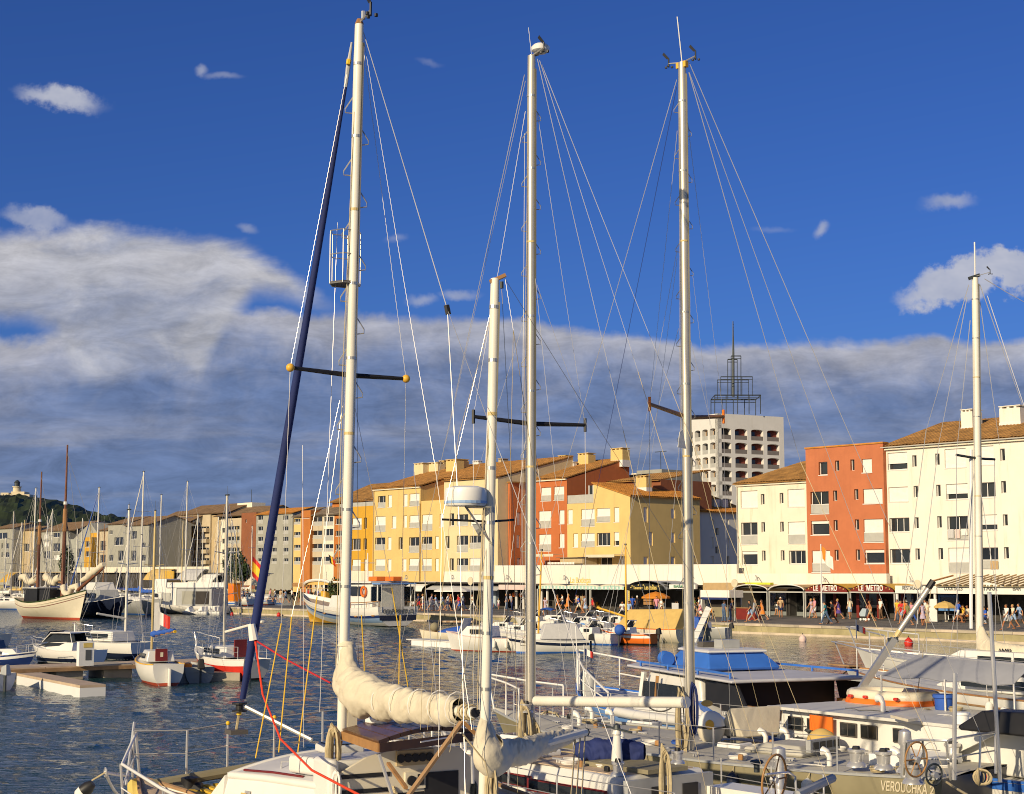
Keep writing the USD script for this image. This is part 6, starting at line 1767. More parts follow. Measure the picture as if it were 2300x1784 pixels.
def motorboat(label,px,D,ang,L,hull='gel_white',boot='paint_blue',stripe=None,top=None,group=None,cat='motorboat',fb=1.0,fm=.75,bridge=False,name='motorboat',pos=None):
 c=toward(px,D) if pos is None else pos
 b=Boat(name,label,cat,c,ang,L,L*.36,fb,fm,fm,.8,.9,group=group,full=2.6)
 b.hull(hull,boot,.10,'deck_white','frame_white',n=18)
 if stripe:
  b.stripe(lambda t:b.sheer(t)-.28,lambda t:b.sheer(t)-.12,stripe)
 z=b.sheer(.5)
 w=L*.13
 b.cabin('cabin','gel_white',-L*.10,L*.30,w,w*.55,z-.1,z+.38,.0,L*.10,.05)
 b.side_windows([(-L*.04,L*.07)],z+.08,z+.28,lambda x:w-w*.45*(x+L*.1)/(L*.4)-.02)
 m=MB(); m.poly([(-L*.02,-w*.9,z+.36),(-L*.02,w*.9,z+.36),(-L*.10,w*.8,z+.80),(-L*.10,-w*.8,z+.80)],.03,(-1,0,-.3))
 b.part('windscreen','pane',m)
 m=MB().tube([(-L*.02,-w*.9,z+.38),(-L*.10,-w*.8,z+.82),(-L*.10,w*.8,z+.82),(-L*.02,w*.9,z+.38)],.03,5)
 b.part('windscreen_frame','frame_white',m)
 if top:
  P=[[(-L*.11-L*.30*k/4,w*1.0*f,z+.85+.25*math.sin(PI*(.15+.7*k/4))-.12*f*f) for f in np.linspace(-1,1,7)]for k in range(5)]
  b.part('canopy',top,MB().grid(P).grid(np.array(P)-[0,0,.03],flip=True),smooth=True)
  for k in (0,4):
   for f in (-1,1):
    b.part('canopy_pole','chrome',MB().tube([P[k][0 if f<0 else 6],(P[k][0][0],f*w*1.0,b.sheer(b.T(P[k][0][0]))-.05)],.02,4))
 b.pulpit(.80,.45)
 b.outboard()
 return b
ORD=['first','second','third','fourth','fifth','sixth','seventh','eighth','ninth','tenth','eleventh','twelfth']
def marina():
 g='sailboats moored in the far left basin'
 M1=[  # top x, y (view Z1), foot x, depth, length, mast, cover, hull, distinguishing words
  (125,725,95,200,9,'mast_alu','canvas_white','gel_white','leftmost grey mast at the picture edge'),(180,815,165,250,8,'mast_white','canvas_blue','gel_white','short white mast beside a yellow one on the far left'),(195,795,188,235,8,'mast_yellow','canvas_tan','gel_cream','yellow mast at the far left'),
  (295,535,270,235,12,'mast_white','canvas_white','gel_white','tall white mast just left of the brown mizzen'),(395,765,375,260,9,'mast_white','canvas_palegrey','gel_white','white mast right of the brown mizzen'),(452,705,412,270,10,'mast_white','canvas_blue','gel_white','leaning white mast between the two brown masts'),(630,865,622,290,8,'mast_white','canvas_white','gel_white','short mast before the white gable'),
  (695,780,662,260,9,'mast_white','canvas_blue','gel_grey','white mast before the yellow balcony strip'),(745,805,728,300,9,'mast_yellow','canvas_blue','gel_white','thin yellowish mast before the ochre strip'),(815,530,790,215,13,'mast_white','canvas_white','hull_navy','tall thick white mast left of the blue furled stay'),(850,825,845,260,8,'mast_wood','canvas_tan','gel_cream','wooden mast by the blue furled stay'),
  (255,890,246,290,8,'mast_alu','canvas_blue','gel_white','small mast left of the tall white mast'),(1070,670,1040,240,10,'mast_white','canvas_blue','gel_white','white mast before the grey cream block'),(1163,400,1152,205,14,'mast_white','canvas_midblue','gel_grey','tallest white mast of the left basin'),(1312,590,1303,225,12,'mast_white','canvas_white','gel_white','white mast left of the wooden sloop mast'),
  (1523,480,1515,225,13,'mast_white','canvas_white','gel_white','tall white mast before the long dark balconies'),(1487,800,1487,280,8,'mast_yellow','canvas_tan','gel_white','thin yellow mast before the balconies'),(1635,750,1608,250,10,'mast_white','canvas_blue','gel_white','white mast at the middle of the balconies'),(1660,860,1652,300,8,'mast_white','canvas_palegrey','gel_white','short white mast at the right balconies'),(1785,770,1777,225,10,'mast_white','canvas_cream','gel_white','white mast before the tan stair wall'),
  (1890,800,1886,290,8,'mast_white','canvas_blue','gel_white','thin white mast before the cream balconies'),(1945,850,1930,235,9,'mast_yellow','canvas_cream','gel_white','yellow mast beside the round tree'),(2072,845,2055,250,9,'mast_white','canvas_white','gel_white','white mast flying a red and yellow flag'),(40,940,38,280,8,'mast_white','canvas_blue','gel_white','short mast at the very left edge'),(560,900,556,320,8,'mast_white','canvas_blue','gel_white','short mast hidden behind the tallest brown mast')]
 rr=random.Random(5)
 for i,(x,y,bx,D,L,mt,cv,hl,w) in enumerate(M1):
  ang=(2.55 if i % 2 else-.6)+rr.uniform(-.25,.25)
  b=sailing(f'moored sailboat with {w}',*zp(Z1,bx,0)[:1],D,ang,L,zp(Z1,x,y),mt,hl,('paint_blue','antifoul_red','stripe_maroon')[i % 3],cv,group=g,furl='canvas_midblue' if i == 9 else ('canvas_white' if i % 4 == 1 else None))
 # flag of red and yellow on its own staff
 p=At(*zp(Z1,2060,1090),249)
 for k,(mt,u0,u1) in enumerate((('paint_red',0,.5),('paint_yellow',.5,1.3),('paint_red',1.3,1.9))):
  pass
 b=thing('flag','red and yellow striped flag hanging on a white mast left of the blue sail','flag',p)
 for mt,u0,u1 in (('paint_red',0,.8),('paint_yellow',.803,2.4),('paint_red',2.403,3.2)):
  P=[[p+np.array([.1+v*1.6,.25*math.sin(v*5),-u-v*1.7]) for u in np.linspace(u0,u1,3)]for v in np.linspace(0,1,7)]
  MB().grid(P).grid(np.array(P)+[0,.02,0],flip=True).build('flag_stripe',mt,b)
 p=At(*zp(Z2,498,1075),210)
 b=thing('flag','black yellow and red flag hanging in front of the orange block','flag',p)
 for mt,u0,u1 in (('black',0,.5),('paint_yellow',.503,1.0),('paint_red',1.003,1.6)):
  P=[[p+np.array([.05+u*.5+v*.25,.2*math.sin(v*5+u),-v*1.15-u*.35]) for u in np.linspace(u0,u1,3)]for v in np.linspace(0,1,6)]
  MB().grid(P).grid(np.array(P)+[0,.02,0],flip=True).build('flag_stripe',mt,b)
 g='motorboats moored in the far left basin'
 for i,(x,D,L,ang,st,tp,w) in enumerate(((60,235,8,2.6,'paint_blue',None,'at the left picture edge behind the schooner stern'),(930,225,9,-.5,'paint_blue','canvas_midblue','behind the dark blue hull'),(1090,215,8,2.7,None,None,'with its cabin under the tallest white mast'),(1250,240,9,2.5,'paint_blue','canvas_blue','left of the white houseboat'),
   (1560,232,8,2.4,None,'canvas_white','behind the white houseboat roof'),(1690,222,8,-.4,'paint_red',None,'right of the white houseboat'),(1760,214,7,2.9,'paint_blue',None,'just left of the orange phone box'),(2010,232,9,2.8,'paint_blue',None,'behind the orange phone box'),(2120,240,9,-.3,None,'canvas_white','just left of the blue furled sail'),(600,240,9,2.6,None,'canvas_blue','behind the schooner foredeck'),(420,260,8,2.8,'paint_red',None,'behind the schooner masts'),(760,260,9,.1,None,None,'behind the schooner bowsprit'),(1400,255,8,2.6,'paint_red','canvas_cream','under the yellow sign board'))):
  motorboat(f'small white motorboat moored {w}',zp(Z1,x,0)[0],D,ang,L,'gel_white',('paint_blue','antifoul_red')[i % 2],st,tp,g)
marina()
# ------------------------------------------------------------------ the schooner and its neighbours
def old_ships():
 bow=Gz(*zp(Z1,640,1612),0); D=bow[1]
 ang=heading((.70,-.71))
 L=12.5
 c=bow-rotz(ang) @ np.array([L/2-1.4,0,0])
 b=Boat('schooner','old cream hulled schooner with two dark wooden masts and bundled sails','schooner',c,ang,L,4.3,3.0,1.8,2.1,1.3,.62,.5,flare=1.2)
 b.hull('gel_cream','antifoul_red',.22,'teak_pale','foliage',lip=.35)
 b.stripe(lambda t:b.sheer(t)-.62,lambda t:b.sheer(t)-.56,'stripe_maroon')
 b.stripe(lambda t:b.sheer(t)-.10,lambda t:b.sheer(t)-.005,'foliage','cap_rail')
 b.box('deckhouse','black',(-4.4,-1.2,1.5),(-1.6,1.2,3.1)); b.box('deckhouse','black',(-1.3,-1.1,1.5),(.9,1.1,3.0))
 b.box('deckhouse_top','canvas_palegrey',(-4.6,-1.35,3.103),(.9-2.3,1.35,3.2))
 b.box('skylight','gel_white',(1.2,-.6,1.7),(2.4,.6,2.25))
 def topm(px,py,q):
  return At(px,py,b.world(q)[1])[2]
 def colx(px):
  lo,hi=-9.0,9.0
  for _ in range(40):
   m=(lo+hi)/2; q=b.world((m,0,2))
   if q[0]/q[1]*FPX/CP+W0/2<px:lo=m
   else:hi=m
  return lo
 xm1,xm2=colx(zp(Z1,312,0)[0]),colx(zp(Z1,517,0)[0])
 for x,(tx,ty),r in ((xm1,zp(Z1,328,400),.16),(xm2,zp(Z1,560,180),.19)):
  zt=topm(tx,ty,(x,0,0))
  mm=b.part('mast','mast_dark',MB().tube([(x,0,1.4),(x,0,zt*.62)],[r*1.15,r],10),smooth=40)
  b.part('topmast','mast_dark',MB().tube([(x,0,zt*.56),(x,0,zt)],[r*.75,r*.45],8),mm)
  b.part('mast_band','mast_wood',MB().tube([(x,0,zt*.50),(x,0,zt*.63)],r*1.25,8),mm)
  b.part('mast_band','frame_white',MB().tube([(x,0,zt*.655),(x,0,zt*.672)],r*1.1,8),mm)
  for k in range(3):
   for sd in (1,-1):
    b.part('shroud','wire_dark',MB().tube([(x,0,zt*.60),(x-.5+.5*k,sd*b.half(b.T(x))*.97,b.sheer(b.T(x)))],.022,4,False))
  b.part('shroud','wire_dark',MB().tube([(x,0,zt*.97),(x-3.2,1.6,2.2)],.018,4,False)); b.part('shroud','wire_dark',MB().tube([(x,0,zt*.97),(x+4.2,0,3.0)],.018,4,False))
  bl=4.2
  b.part('boom','mast_wood',MB().tube([(x-.2,0,3.7),(x-bl,0,4.0)],.09,7))
  n=12
  pts=[(x-.35-(bl-.8)*k/n,.12*math.sin(k*1.7),4.0+.3*math.sin(k*.55+x)) for k in range(n+1)]
  b.part('bundled_sail','canvas_cream',MB().tube(pts,[.28+.14*abs(math.sin(k*1.3+x)) for k in range(n+1)],8),smooth=60)
 tip=np.array([L/2+3.3,0,5.2])
 b.part('bowsprit','mast_dark',MB().tube([(L/2-1.6,0,3.0),tip],[.19,.11],8),smooth=40)
 pts=[tip+(np.array([L/2-.9,0,3.5])-tip)*k/8+[0,.1*math.sin(k*2),.35+.10*math.sin(k*1.9)]for k in range(9)]
 b.part('bundled_jib','canvas_cream',MB().tube(pts,[.16+.22*math.sin(PI*(k+1)/10)+.06*math.sin(k*2.7) for k in range(9)],8),smooth=60)
 pts=[(4.6-.5*k,.2*math.sin(k*2.1),2.9+.5*math.sin(k*1.2)) for k in range(7)]
 b.part('bundled_staysail','canvas_cream',MB().tube(pts,[.25+.12*abs(math.sin(k*1.8)) for k in range(7)],8),smooth=60)
 b.part('bobstay','wire_dark',MB().tube([tip,(L/2-.9,0,.6)],.03,4)); b.part('forestay','wire_dark',MB().tube([tip,(xm2,0,topm(*zp(Z1,560,180),(xm2,0,0))*.95)],.018,4,False))
 b.part('anchor','black',MB().tube([b.S(.80,2.1,1,.1),b.S(.81,1.2,1,.1)],.07,5).tube([b.S(.77,1.4,1,.15),b.S(.81,1.15,1,.15),b.S(.85,1.5,1,.15)],.06,5),label='black anchor hung at the bow')
 tag(stage.GetPrimAtPath(MB().tube([b.world((-5.2,.6,1.9)),b.world((-5.2,.6,2.9))],[.22,.16],8).build('life_jacket','paint_orange',None)),'orange life vest on the stern deck of the schooner','life vest')
 # dark blue hull
 bow=Gz(*zp(Z1,985,1600),0)
 ang=heading((.55,-.83)); L=13
 c=bow-rotz(ang) @ np.array([L/2-1.0,0,0])
 b=Boat('yacht','dark navy hulled yacht with a raised gangplank right of the schooner','yacht',c,ang,L,4.2,2.3,1.5,1.4,1.1,.8,flare=1.3)
 b.hull('hull_navy','antifoul_black',.15,'deck_white','frame_white')
 b.cabin('cabin','gel_grey',-3.5,2.6,1.5,1.1,1.3,2.9,.1,1.0)
 b.side_windows([(-2.8,-.8),(-.5,1.0)],2.1,2.6,lambda x:1.47-.4*(x+3.5)/6.1)
 b.cabin('flybridge','gel_white',-3.0,.6,1.3,1.1,2.85,3.7,.1,.5)
 b.pulpit(.8,.7); b.rails(.1,.75,.6,5)
 w=[b.world((5.2,1.2,1.7)),Gz(*zp(Z1,880,1590),.05)]
 b2=MB().bar(w[0],w[1],.22,.10); o=b2.build('gangplank','deck_tan',None); tag(stage.GetPrimAtPath(o),'long plank let down to the water before the navy hull','gangplank')
 # grey hull
 bow=Gz(*zp(Z1,1290,1575),0)
 ang=heading((.62,-.78)); L=13
 c=bow-rotz(ang) @ np.array([L/2-1.0,0,0])
 b=Boat('yacht','pale grey hulled yacht between the navy hull and the white houseboat','yacht',c,ang,L,4.0,1.9,1.4,1.3,1.0,.8,flare=1.3)
 b.hull('gel_grey','paint_blue',.14,'deck_tan','frame_white')
 b.cabin('coachroof','gel_white',-2.5,3.0,1.3,.8,1.3,1.85,.1,.8)
 b.side_windows([(-2,-.6),(-.2,1.2)],1.45,1.7,lambda x:1.28-.45*(x+2.5)/5.5)
 b.mast(.8,1.8,9.0,.09,'mast_white',4.5,.9,'canvas_midblue',(.5,),wire=.011)
 b.rails(.1,.85,.6,5); b.pulpit(.86,.6)
 # houseboat
 c=Gz(*zp(Z1,1490,1562),0)
 ang=heading((-.93,.36)); L=11.5
 b=Boat('houseboat','white houseboat with grey curtained aft cabin beside the quay corner','houseboat',c+[0,2,0],ang,L,4.2,1.5,.95,.95,.6,.95,full=3)
 b.hull('gel_white','antifoul_black',.10,'deck_white','frame_white')
 b.cabin('fore_cabin','gel_white',.2,3.6,1.8,1.5,.9,3.0,.02,.25)
 b.cabin('wheelhouse','gel_white',1.8,4.0,1.5,1.2,2.9,4.0,.02,.3)
 b.side_windows([(1.0,2.3)],1.4,2.4,lambda x:1.78-.06*x,'rail_grey'); b.side_windows([(2.9,3.3)],1.9,2.3,lambda x:1.78-.06*x)
 b.cabin('aft_cabin','gel_grey',-4.6,.19,1.8,1.8,.9,2.9,.1,.02)
 b.side_windows([(-4.2,-2.4)],1.1,2.6,lambda x:1.79,'dark_room'); b.side_windows([(-2.2,-.6)],1.1,2.6,lambda x:1.79,'stucco_grey')
 b.box('upper_window','pane',(1.75,-1.3,3.3),(1.79,1.3,3.85)); b.box('sun_roof','canvas_grey',(-4.2,-1.7,2.95),(1.6,1.7,3.02))
 b.box('upper_rail','frame_white',(-4.4,1.68,3.03),(1.5,1.74,3.6)); b.box('upper_rail','frame_white',(-4.4,-1.74,3.03),(1.5,-1.68,3.6))
 # two white pedal boats
 for i,x in enumerate((1600,1705)):
  p=Gz(*zp(Z1,x,1566),0)
  b=Boat('pedal_boat',f'white pedal boat, the {("left", "right")[i]} one floating under the quay corner','pedal boat',p,heading((-.9,.3)),3.6,1.7,.35,.3,.35,.3,.9,full=4)
  b.hull('plastic_white',None,deck='plastic_white')
  b.part('bow_hump','plastic_white',rhull([(.4,-.6,.25),(1.3,-.5,.25),(.4,.6,.25),(1.3,.5,.25),(.7,-.4,.85),(.9,-.3,.8),(.7,.4,.85),(.9,.3,.8)],.06),smooth=40)
  for sd in (-.4,.4):
   b.part('seat','plastic_white',MB().poly([(-.9,sd-.3,.35),(-.4,sd-.3,.35),(-.4,sd+.3,.35),(-.9,sd+.3,.35)],.1,(0,0,1)).poly([(-1.1,sd-.3,.9),(-.9,sd-.3,.4),(-.9,sd+.3,.4),(-1.1,sd+.3,.9)],.06,(-1,0,0)))
old_ships()
def buoy(label,px,py,mat,r=.32,D=None):
 p=Gz(px,py,0)
 b=thing('buoy',label,'buoy',p)
 MB().lathe([(0,-.15),(r*.75,-.1),(r,r*.55),(r*.8,r*1.15),(r*.3,r*1.6),(r*.12,r*1.75),(0,r*1.8)],p,14).build('float',mat,b,smooth=60)
 MB().tube([p+ZZ*r*1.7,p+ZZ*r*2.1],.03,5).build('ring','metal_dark',b)
buoy('pink mooring buoy near the quay wall right of the third mast',1803,1441,'canvas_pink',.27)
buoy('orange mooring buoy near the quay wall at the right',2041,1450,'paint_red',.30)
buoy('small red buoy under the quay left of the tour boat',626,1384,'paint_red',.24)
buoy('small red buoy below the quay corner',521,1382,'paint_red',.2)
# ------------------------------------------------------------------ the pontoon and the boats on it
def pontoon():
 z=.62
 a,c=Gz(0,1502,z),Gz(300,1491,z)
 d=(c-a)/np.linalg.norm(c-a); n=np.array([-d[1],d[0],0])
 b=thing('pontoon','concrete floating pontoon with tan deck at the left','pontoon',(a[0],a[1],0))
 L=np.linalg.norm(c-a)
 k=0; s=-4.0
 while s<L+2.0:
  q=[a+d*(s+.01),a+d*(s+1.98),a+d*(s+1.98)+n*2.2,a+d*(s+.01)+n*2.2]
  MB().poly(q,-.10,(0,0,1)).build('deck_panel',('deck_tan','concrete')[k % 3 == 1],b)
  s += 2.0; k += 1
 for s0,s1 in ((-4,.2*L),(.42*L,.62*L),(.78*L,1.0*L)):
  q=[a+d*s0+n*.15,a+d*s1+n*.15,a+d*s1+n*2.0,a+d*s0+n*2.0]
  MB().poly([x+ZZ*(.38-z) for x in q],-.8,(0,0,1)).build('float','concrete',b)
 MB().bar(a-d*4+ZZ*-.14,c+d*2+ZZ*-.14,.08,.16).build('edge_beam','teak_pale',b)
 # finger
 zf=.45
 q=[Gz(*zp((0,1350,.27473),x,y),zf) for x,y in ((330,585),(865,682),(805,690),(360,622))]
 f=thing('pontoon_finger','short white sided mooring finger sticking out from the pontoon','pontoon',(q[0][0],q[0][1],0))
 w=(q[1]-q[0])/np.linalg.norm(q[1]-q[0]); v=np.array([w[1],-w[0],0])
 Lf=np.linalg.norm(q[1]-q[0])
 c4=[q[0],q[0]+w*Lf,q[0]+w*Lf+v*1.0,q[0]+v*1.0]
 MB().poly(c4,-.10,(0,0,1)).build('deck_panel','deck_tan',f)
 MB().poly([x-ZZ*.103 for x in c4],-.75,(0,0,1)).build('float','plastic_white',f)
 p=Gz(*zp((0,1350,.27473),705,532),z)
 s=thing('service_post','white service pedestal with a notice on the pontoon','pedestal',p)
 m=MB(); m.hexa([p+d*x+n*y+ZZ*h for h in (0,1.05) for y in (0,.3) for x in (-.34,.34)]).build('cabinet','plastic_white',s)
 m=MB(); m.hexa([p+d*x+n*y+ZZ*h for h in (.25,.7) for y in (-.012,-.002) for x in (-.05,.22)]).build('notice','text_dark',s)
 m=MB(); m.hexa([p+d*x+n*y+ZZ*h for h in (.8,1.0) for y in (-.012,-.002) for x in (-.15,.26)]).build('notice','sign_gold',s)
 # blue motorboat with grey canopy
 Z5=(0,1350,.27473)
 pos=Gz(*zp(Z5,150,560),0)+n*2.6
 b=motorboat('blue hulled motorboat with a pale grey canopy behind the pontoon',0,0,heading((.92,-.3)),4.9,'hull_blue','antifoul_black','plastic_white','canvas_palegrey',pos=pos,fb=.95,fm=.7); shrink(b,.84)
 # white cruiser with dark windscreen
 pos=Gz(*zp(Z5,735,545),0)+n*3.6
 ang=heading((-.72,.36)); L=5.9
 b=Boat('motor_cruiser','white motor cruiser with a dark wraparound windscreen behind the pontoon','motorboat',pos,ang,L,2.3,1.35,1.0,1.05,.7,.92,full=2.8)
 b.hull('gel_white','antifoul_black',.12,'deck_white','frame_white')
 b.stripe(lambda t:.2,lambda t:.45,'hull_navy')
 b.cabin('cabin','gel_white',-1.6,2.2,1.02,.45,.95,1.55,.0,1.0)
 q=[(1.5,-.55,1.52),(1.5,.55,1.52),(.6,.75,2.15),(.6,-.75,2.15)]
 b.part('windscreen','pane',MB().poly(q,.03,(1,0,1)))
 for sd in (1,-1):
  b.part('side_glass','pane',MB().poly([(1.5,sd*.56,1.54),(.6,sd*.76,2.14),(-1.3,sd*.95,2.2),(-1.5,sd*1.02,1.6)],.02,(0,sd,0)))
  b.part('side_glass','pane',MB().poly([(1.9,sd*.75,1.25),(.3,sd*1.04,1.30),(-1.3,sd*1.13,1.30),(-1.3,sd*1.13,1.50),(.8,sd*.98,1.50)],.02,(0,sd,0)))
  b.part('screen_frame','frame_white',MB().tube([(1.55,sd*.57,1.53),(.6,sd*.78,2.18),(-1.35,sd*.97,2.24),(-1.6,sd*1.05,1.55)],.035,5))
 b.part('hard_top','gel_white',MB().poly([(.65,-.78,2.17),(.65,.78,2.17),(-1.35,.97,2.24),(-1.35,-.97,2.24)],.05,(0,0,1)))
 for x,y in ((.2,-.25),(-.5,.35)):
  b.box('seat','gel_grey',(x-.2,y-.2,1.5),(x+.2,y+.2,1.95))
 b.pulpit(.72,.45); shrink(b,.74)
 # small white sloop with a boom, behind
 pos=Gz(*zp(Z5,1180,500),0)+n*5
 D=pos[1]
 b=Boat('sailboat','white sloop with a bare boom moored between cruiser and wooden sloop','sailboat',pos,heading((-.72,.6)),6.4,2.3,1.2,.95,.95,.7,.75)
 b.hull('gel_white','hull_navy',.35,'deck_white','chrome')
 b.cabin('coachroof','gel_white',-1.4,1.8,.8,.5,.95,1.5,.1,.6)
 b.side_windows([(-.9,1.2)],1.12,1.36,lambda x:.78-.3*(x+1.4)/3.2)
 zt=At(*zp(Z1,1213,720),D)[2]
 xl=b.local(toward(zp(Z1,1193,0)[0],D))[0]
 b.mast(xl,1.5,zt,.075,'mast_white',0,.7,None,(.55,),wire=.009)
 b.part('boom','mast_white',MB().tube([(xl,0,2.2),(xl+.3,1.7,2.5)],.06,7)); b.pulpit(.86); b.rails(.05,.8,.5,5)
 # wooden masted sloop, stern towards us
 tr=Gz(*zp(Z5,1375,690),0)
 ang=heading((-.46,.89)); L=4.3
 c=tr+rotz(ang) @ np.array([L/2,0,0])
 b=Boat('sailboat','small cream sloop with wooden mast and blue furled sail at the pontoon end','sailboat',c,ang,L,1.65,1.15,.88,.88,.4,.80,.0,flare=2.0)
 b.hull('gel_white','antifoul_red',.10,'deck_white','paint_gold',transom='gel_white')
 b.cabin('cabin','gel_white',-.9,1.1,.62,.45,.9,1.38,.05,.4)
 b.side_windows([(-.4,.4)],1.05,1.26,lambda x:.60-.08*(x+.9))
 b.box('companionway','stripe_maroon',(-.97,-.26,.95),(-.87,.26,1.46)); b.box('lettering','text_pale',(-.978,-.06,1.12),(-.972,.06,1.32))
 D=c[1]
 xl=.75
 top=At(*zp(Z1,1335,720),b.world((xl,0,0))[1])[2]
 b.mast(xl,1.35,top,.055,'mast_yellow',0,.6,None,(.6,),wire=.008)
 n2=12
 pts=[(xl-.1-2.1*k/n2,-.10*k/n2*4,1.95+.25*k/n2) for k in range(n2+1)]
 b.part('boom','mast_wood',MB().tube([pts[0],pts[-1]],.04,6)); b.part('furled_sail','canvas_midblue',MB().tube([np.array(p)+[0,0,.08]for p in pts],[.13-.06*k/n2+.03*math.sin(k*2.1) for k in range(n2+1)],8),smooth=60)
 b.part('boom_cap','paint_yellow',MB().tube([pts[-1],np.array(pts[-1])+[-.08,-.015,.01]],.07,6))
 P=[[(xl-.06-.03*j,-.05-.32*u*(1-abs(2*u2-1)*.4),1.9+1.5*u2) for j,u in ((0,0),(1,1))]for u2 in np.linspace(0,1,5)]
 b.part('hung_cloth','canvas_white',MB().grid(P).grid(np.array(P)+[.01,0,0],flip=True))
 b.box('rudder','gel_white',(-L/2-.30,-.03,-.3),(-L/2-.02,.03,.7))
 # flag at its mast
 p=b.world((xl,0,0)); p=At(*zp(Z1,1290,1540),p[1]-.3)
 fl=thing('flag','small red and white flag hanging at the wooden mast','flag',p)
 for mt,u0,u1 in (('canvas_white',0,.28),('paint_red',.283,.62)):
  P=[[p+np.array([u*.9,.05*math.sin(u*9),-v*.55-u*.4]) for v in (0,.5,1)]for u in np.linspace(u0,u1,4)]
  MB().grid(P).grid(np.array(P)+[0,.01,0],flip=True).build('flag_stripe',mt,fl)
 # two grey dinghies seen from the stern
 for i,(x,y) in enumerate(((1515,668),(1630,668))):
  tr=Gz(*zp(Z5,x,y),0); ang=heading((-.35,.94)); c=tr+rotz(ang) @ np.array([1.4,0,0])
  d_=Boat('dinghy',('grey dinghy with orange lifejackets next to the cream sloop','grey dinghy nearest the red hulled sloop')[i],'dinghy',c,ang,2.9,1.45,.75,.62,.66,.3,.86,flare=2.2)
  d_.hull('gel_grey',None,deck='wood',lip=.28); d_.box('thwart','wood',(-.3,-.6,.45),(-.05,.6,.5))
  if i == 0:
   for k,(u,v2) in enumerate(((-.7,.3),(-.5,-.2),(.2,.1))):
    tag(stage.GetPrimAtPath(MB().add(*rhull([d_.world((u+a*.22,v2+e*.16,.62+h*.16)) for h in (-1,1) for e in (-1,1) for a in (-1,1)],.05).merged()).build('life_jacket','paint_brightorange',None,smooth=40)),f'orange life jacket, {("aft left", "aft right", "forward")[k]} one in the grey dinghy','life jacket')
  else:
   d_.outboard()
 # red hulled sloop
 m1=At(*zp(Z5,1812,420),70); D=70
 ang=heading((-.64,.77)); L=5.6
 c=toward(zp(Z5,1860,0)[0],D)
 b=Boat('sailboat','white sloop with red lower hull moored right of the wooden sloop','sailboat',c,ang,L,2.0,1.3,.95,.95,.9,.66,.4,flare=1.6)
 b.hull('gel_white','antifoul_black',.12,'deck_white','gel_white')
 b.stripe(.10,lambda t:b.sheer(t)-.28,'paint_red')
 b.cabin('coachroof','gel_white',-1.3,1.3,.75,.5,.95,1.45,.1,.5)
 b.box('companionway','stripe_maroon',(-1.34,-.3,.98),(-1.24,.3,1.75)); b.side_windows([(-.6,.3),(.5,1.0)],1.12,1.33,lambda x:.73-.25*(x+1.3)/2.6)
 xl=b.local(toward(zp(Z5,1812,0)[0],D))[0]
 top=At(*zp(Z1,1860,595),D)[2]
 b.mast(xl,1.3,top,.075,'mast_alu',0,.8,None,(.35,.62),wire=.010)
 b.part('boom','mast_white',MB().tube([(xl-.1,0,2.05),(xl-3.4,0,2.6)],.06,7)); b.pulpit(.80,.6); b.rails(.08,.75,.55,5); b.outboard('plastic_white',.5)
 # plain dark barge behind the cream sloop and piles
 p=Gz(*zp(Z5,1790,660),0)
 tag(stage.GetPrimAtPath(MB().hexa([p+np.array([x,y,h]) for h in (-.2,.38) for y in (0,1.2) for x in (-1.3,.9)]).build('mooring_raft','concrete',None)),'low grey mooring raft under the red hulled sloop','raft')
 # tips of two boats at the left edge
 tr=Gz(*zp(Z5,20,745),0)
 b=Boat('motorboat','white stern with outboard at the left edge below the pontoon','motorboat',tr+[-2.4,1.2,0],heading((-.9,.42)),5.0,1.9,.9,.7,.7,.6,.9)
 b.hull('gel_white',None); b.outboard('gel_grey')
 tr=Gz(*zp(Z5,5,375),0)
 b=Boat('motorboat','pale stern at the left edge above the blue motorboat','motorboat',tr+[-2.3,1.0,0],heading((-.95,.3)),5.0,1.9,1.0,.8,.8,.6,.9)
 b.hull('gel_cream',None); b.cabin('cabin','gel_cream',-1.6,1.0,.7,.5,.8,1.5)
pontoon()
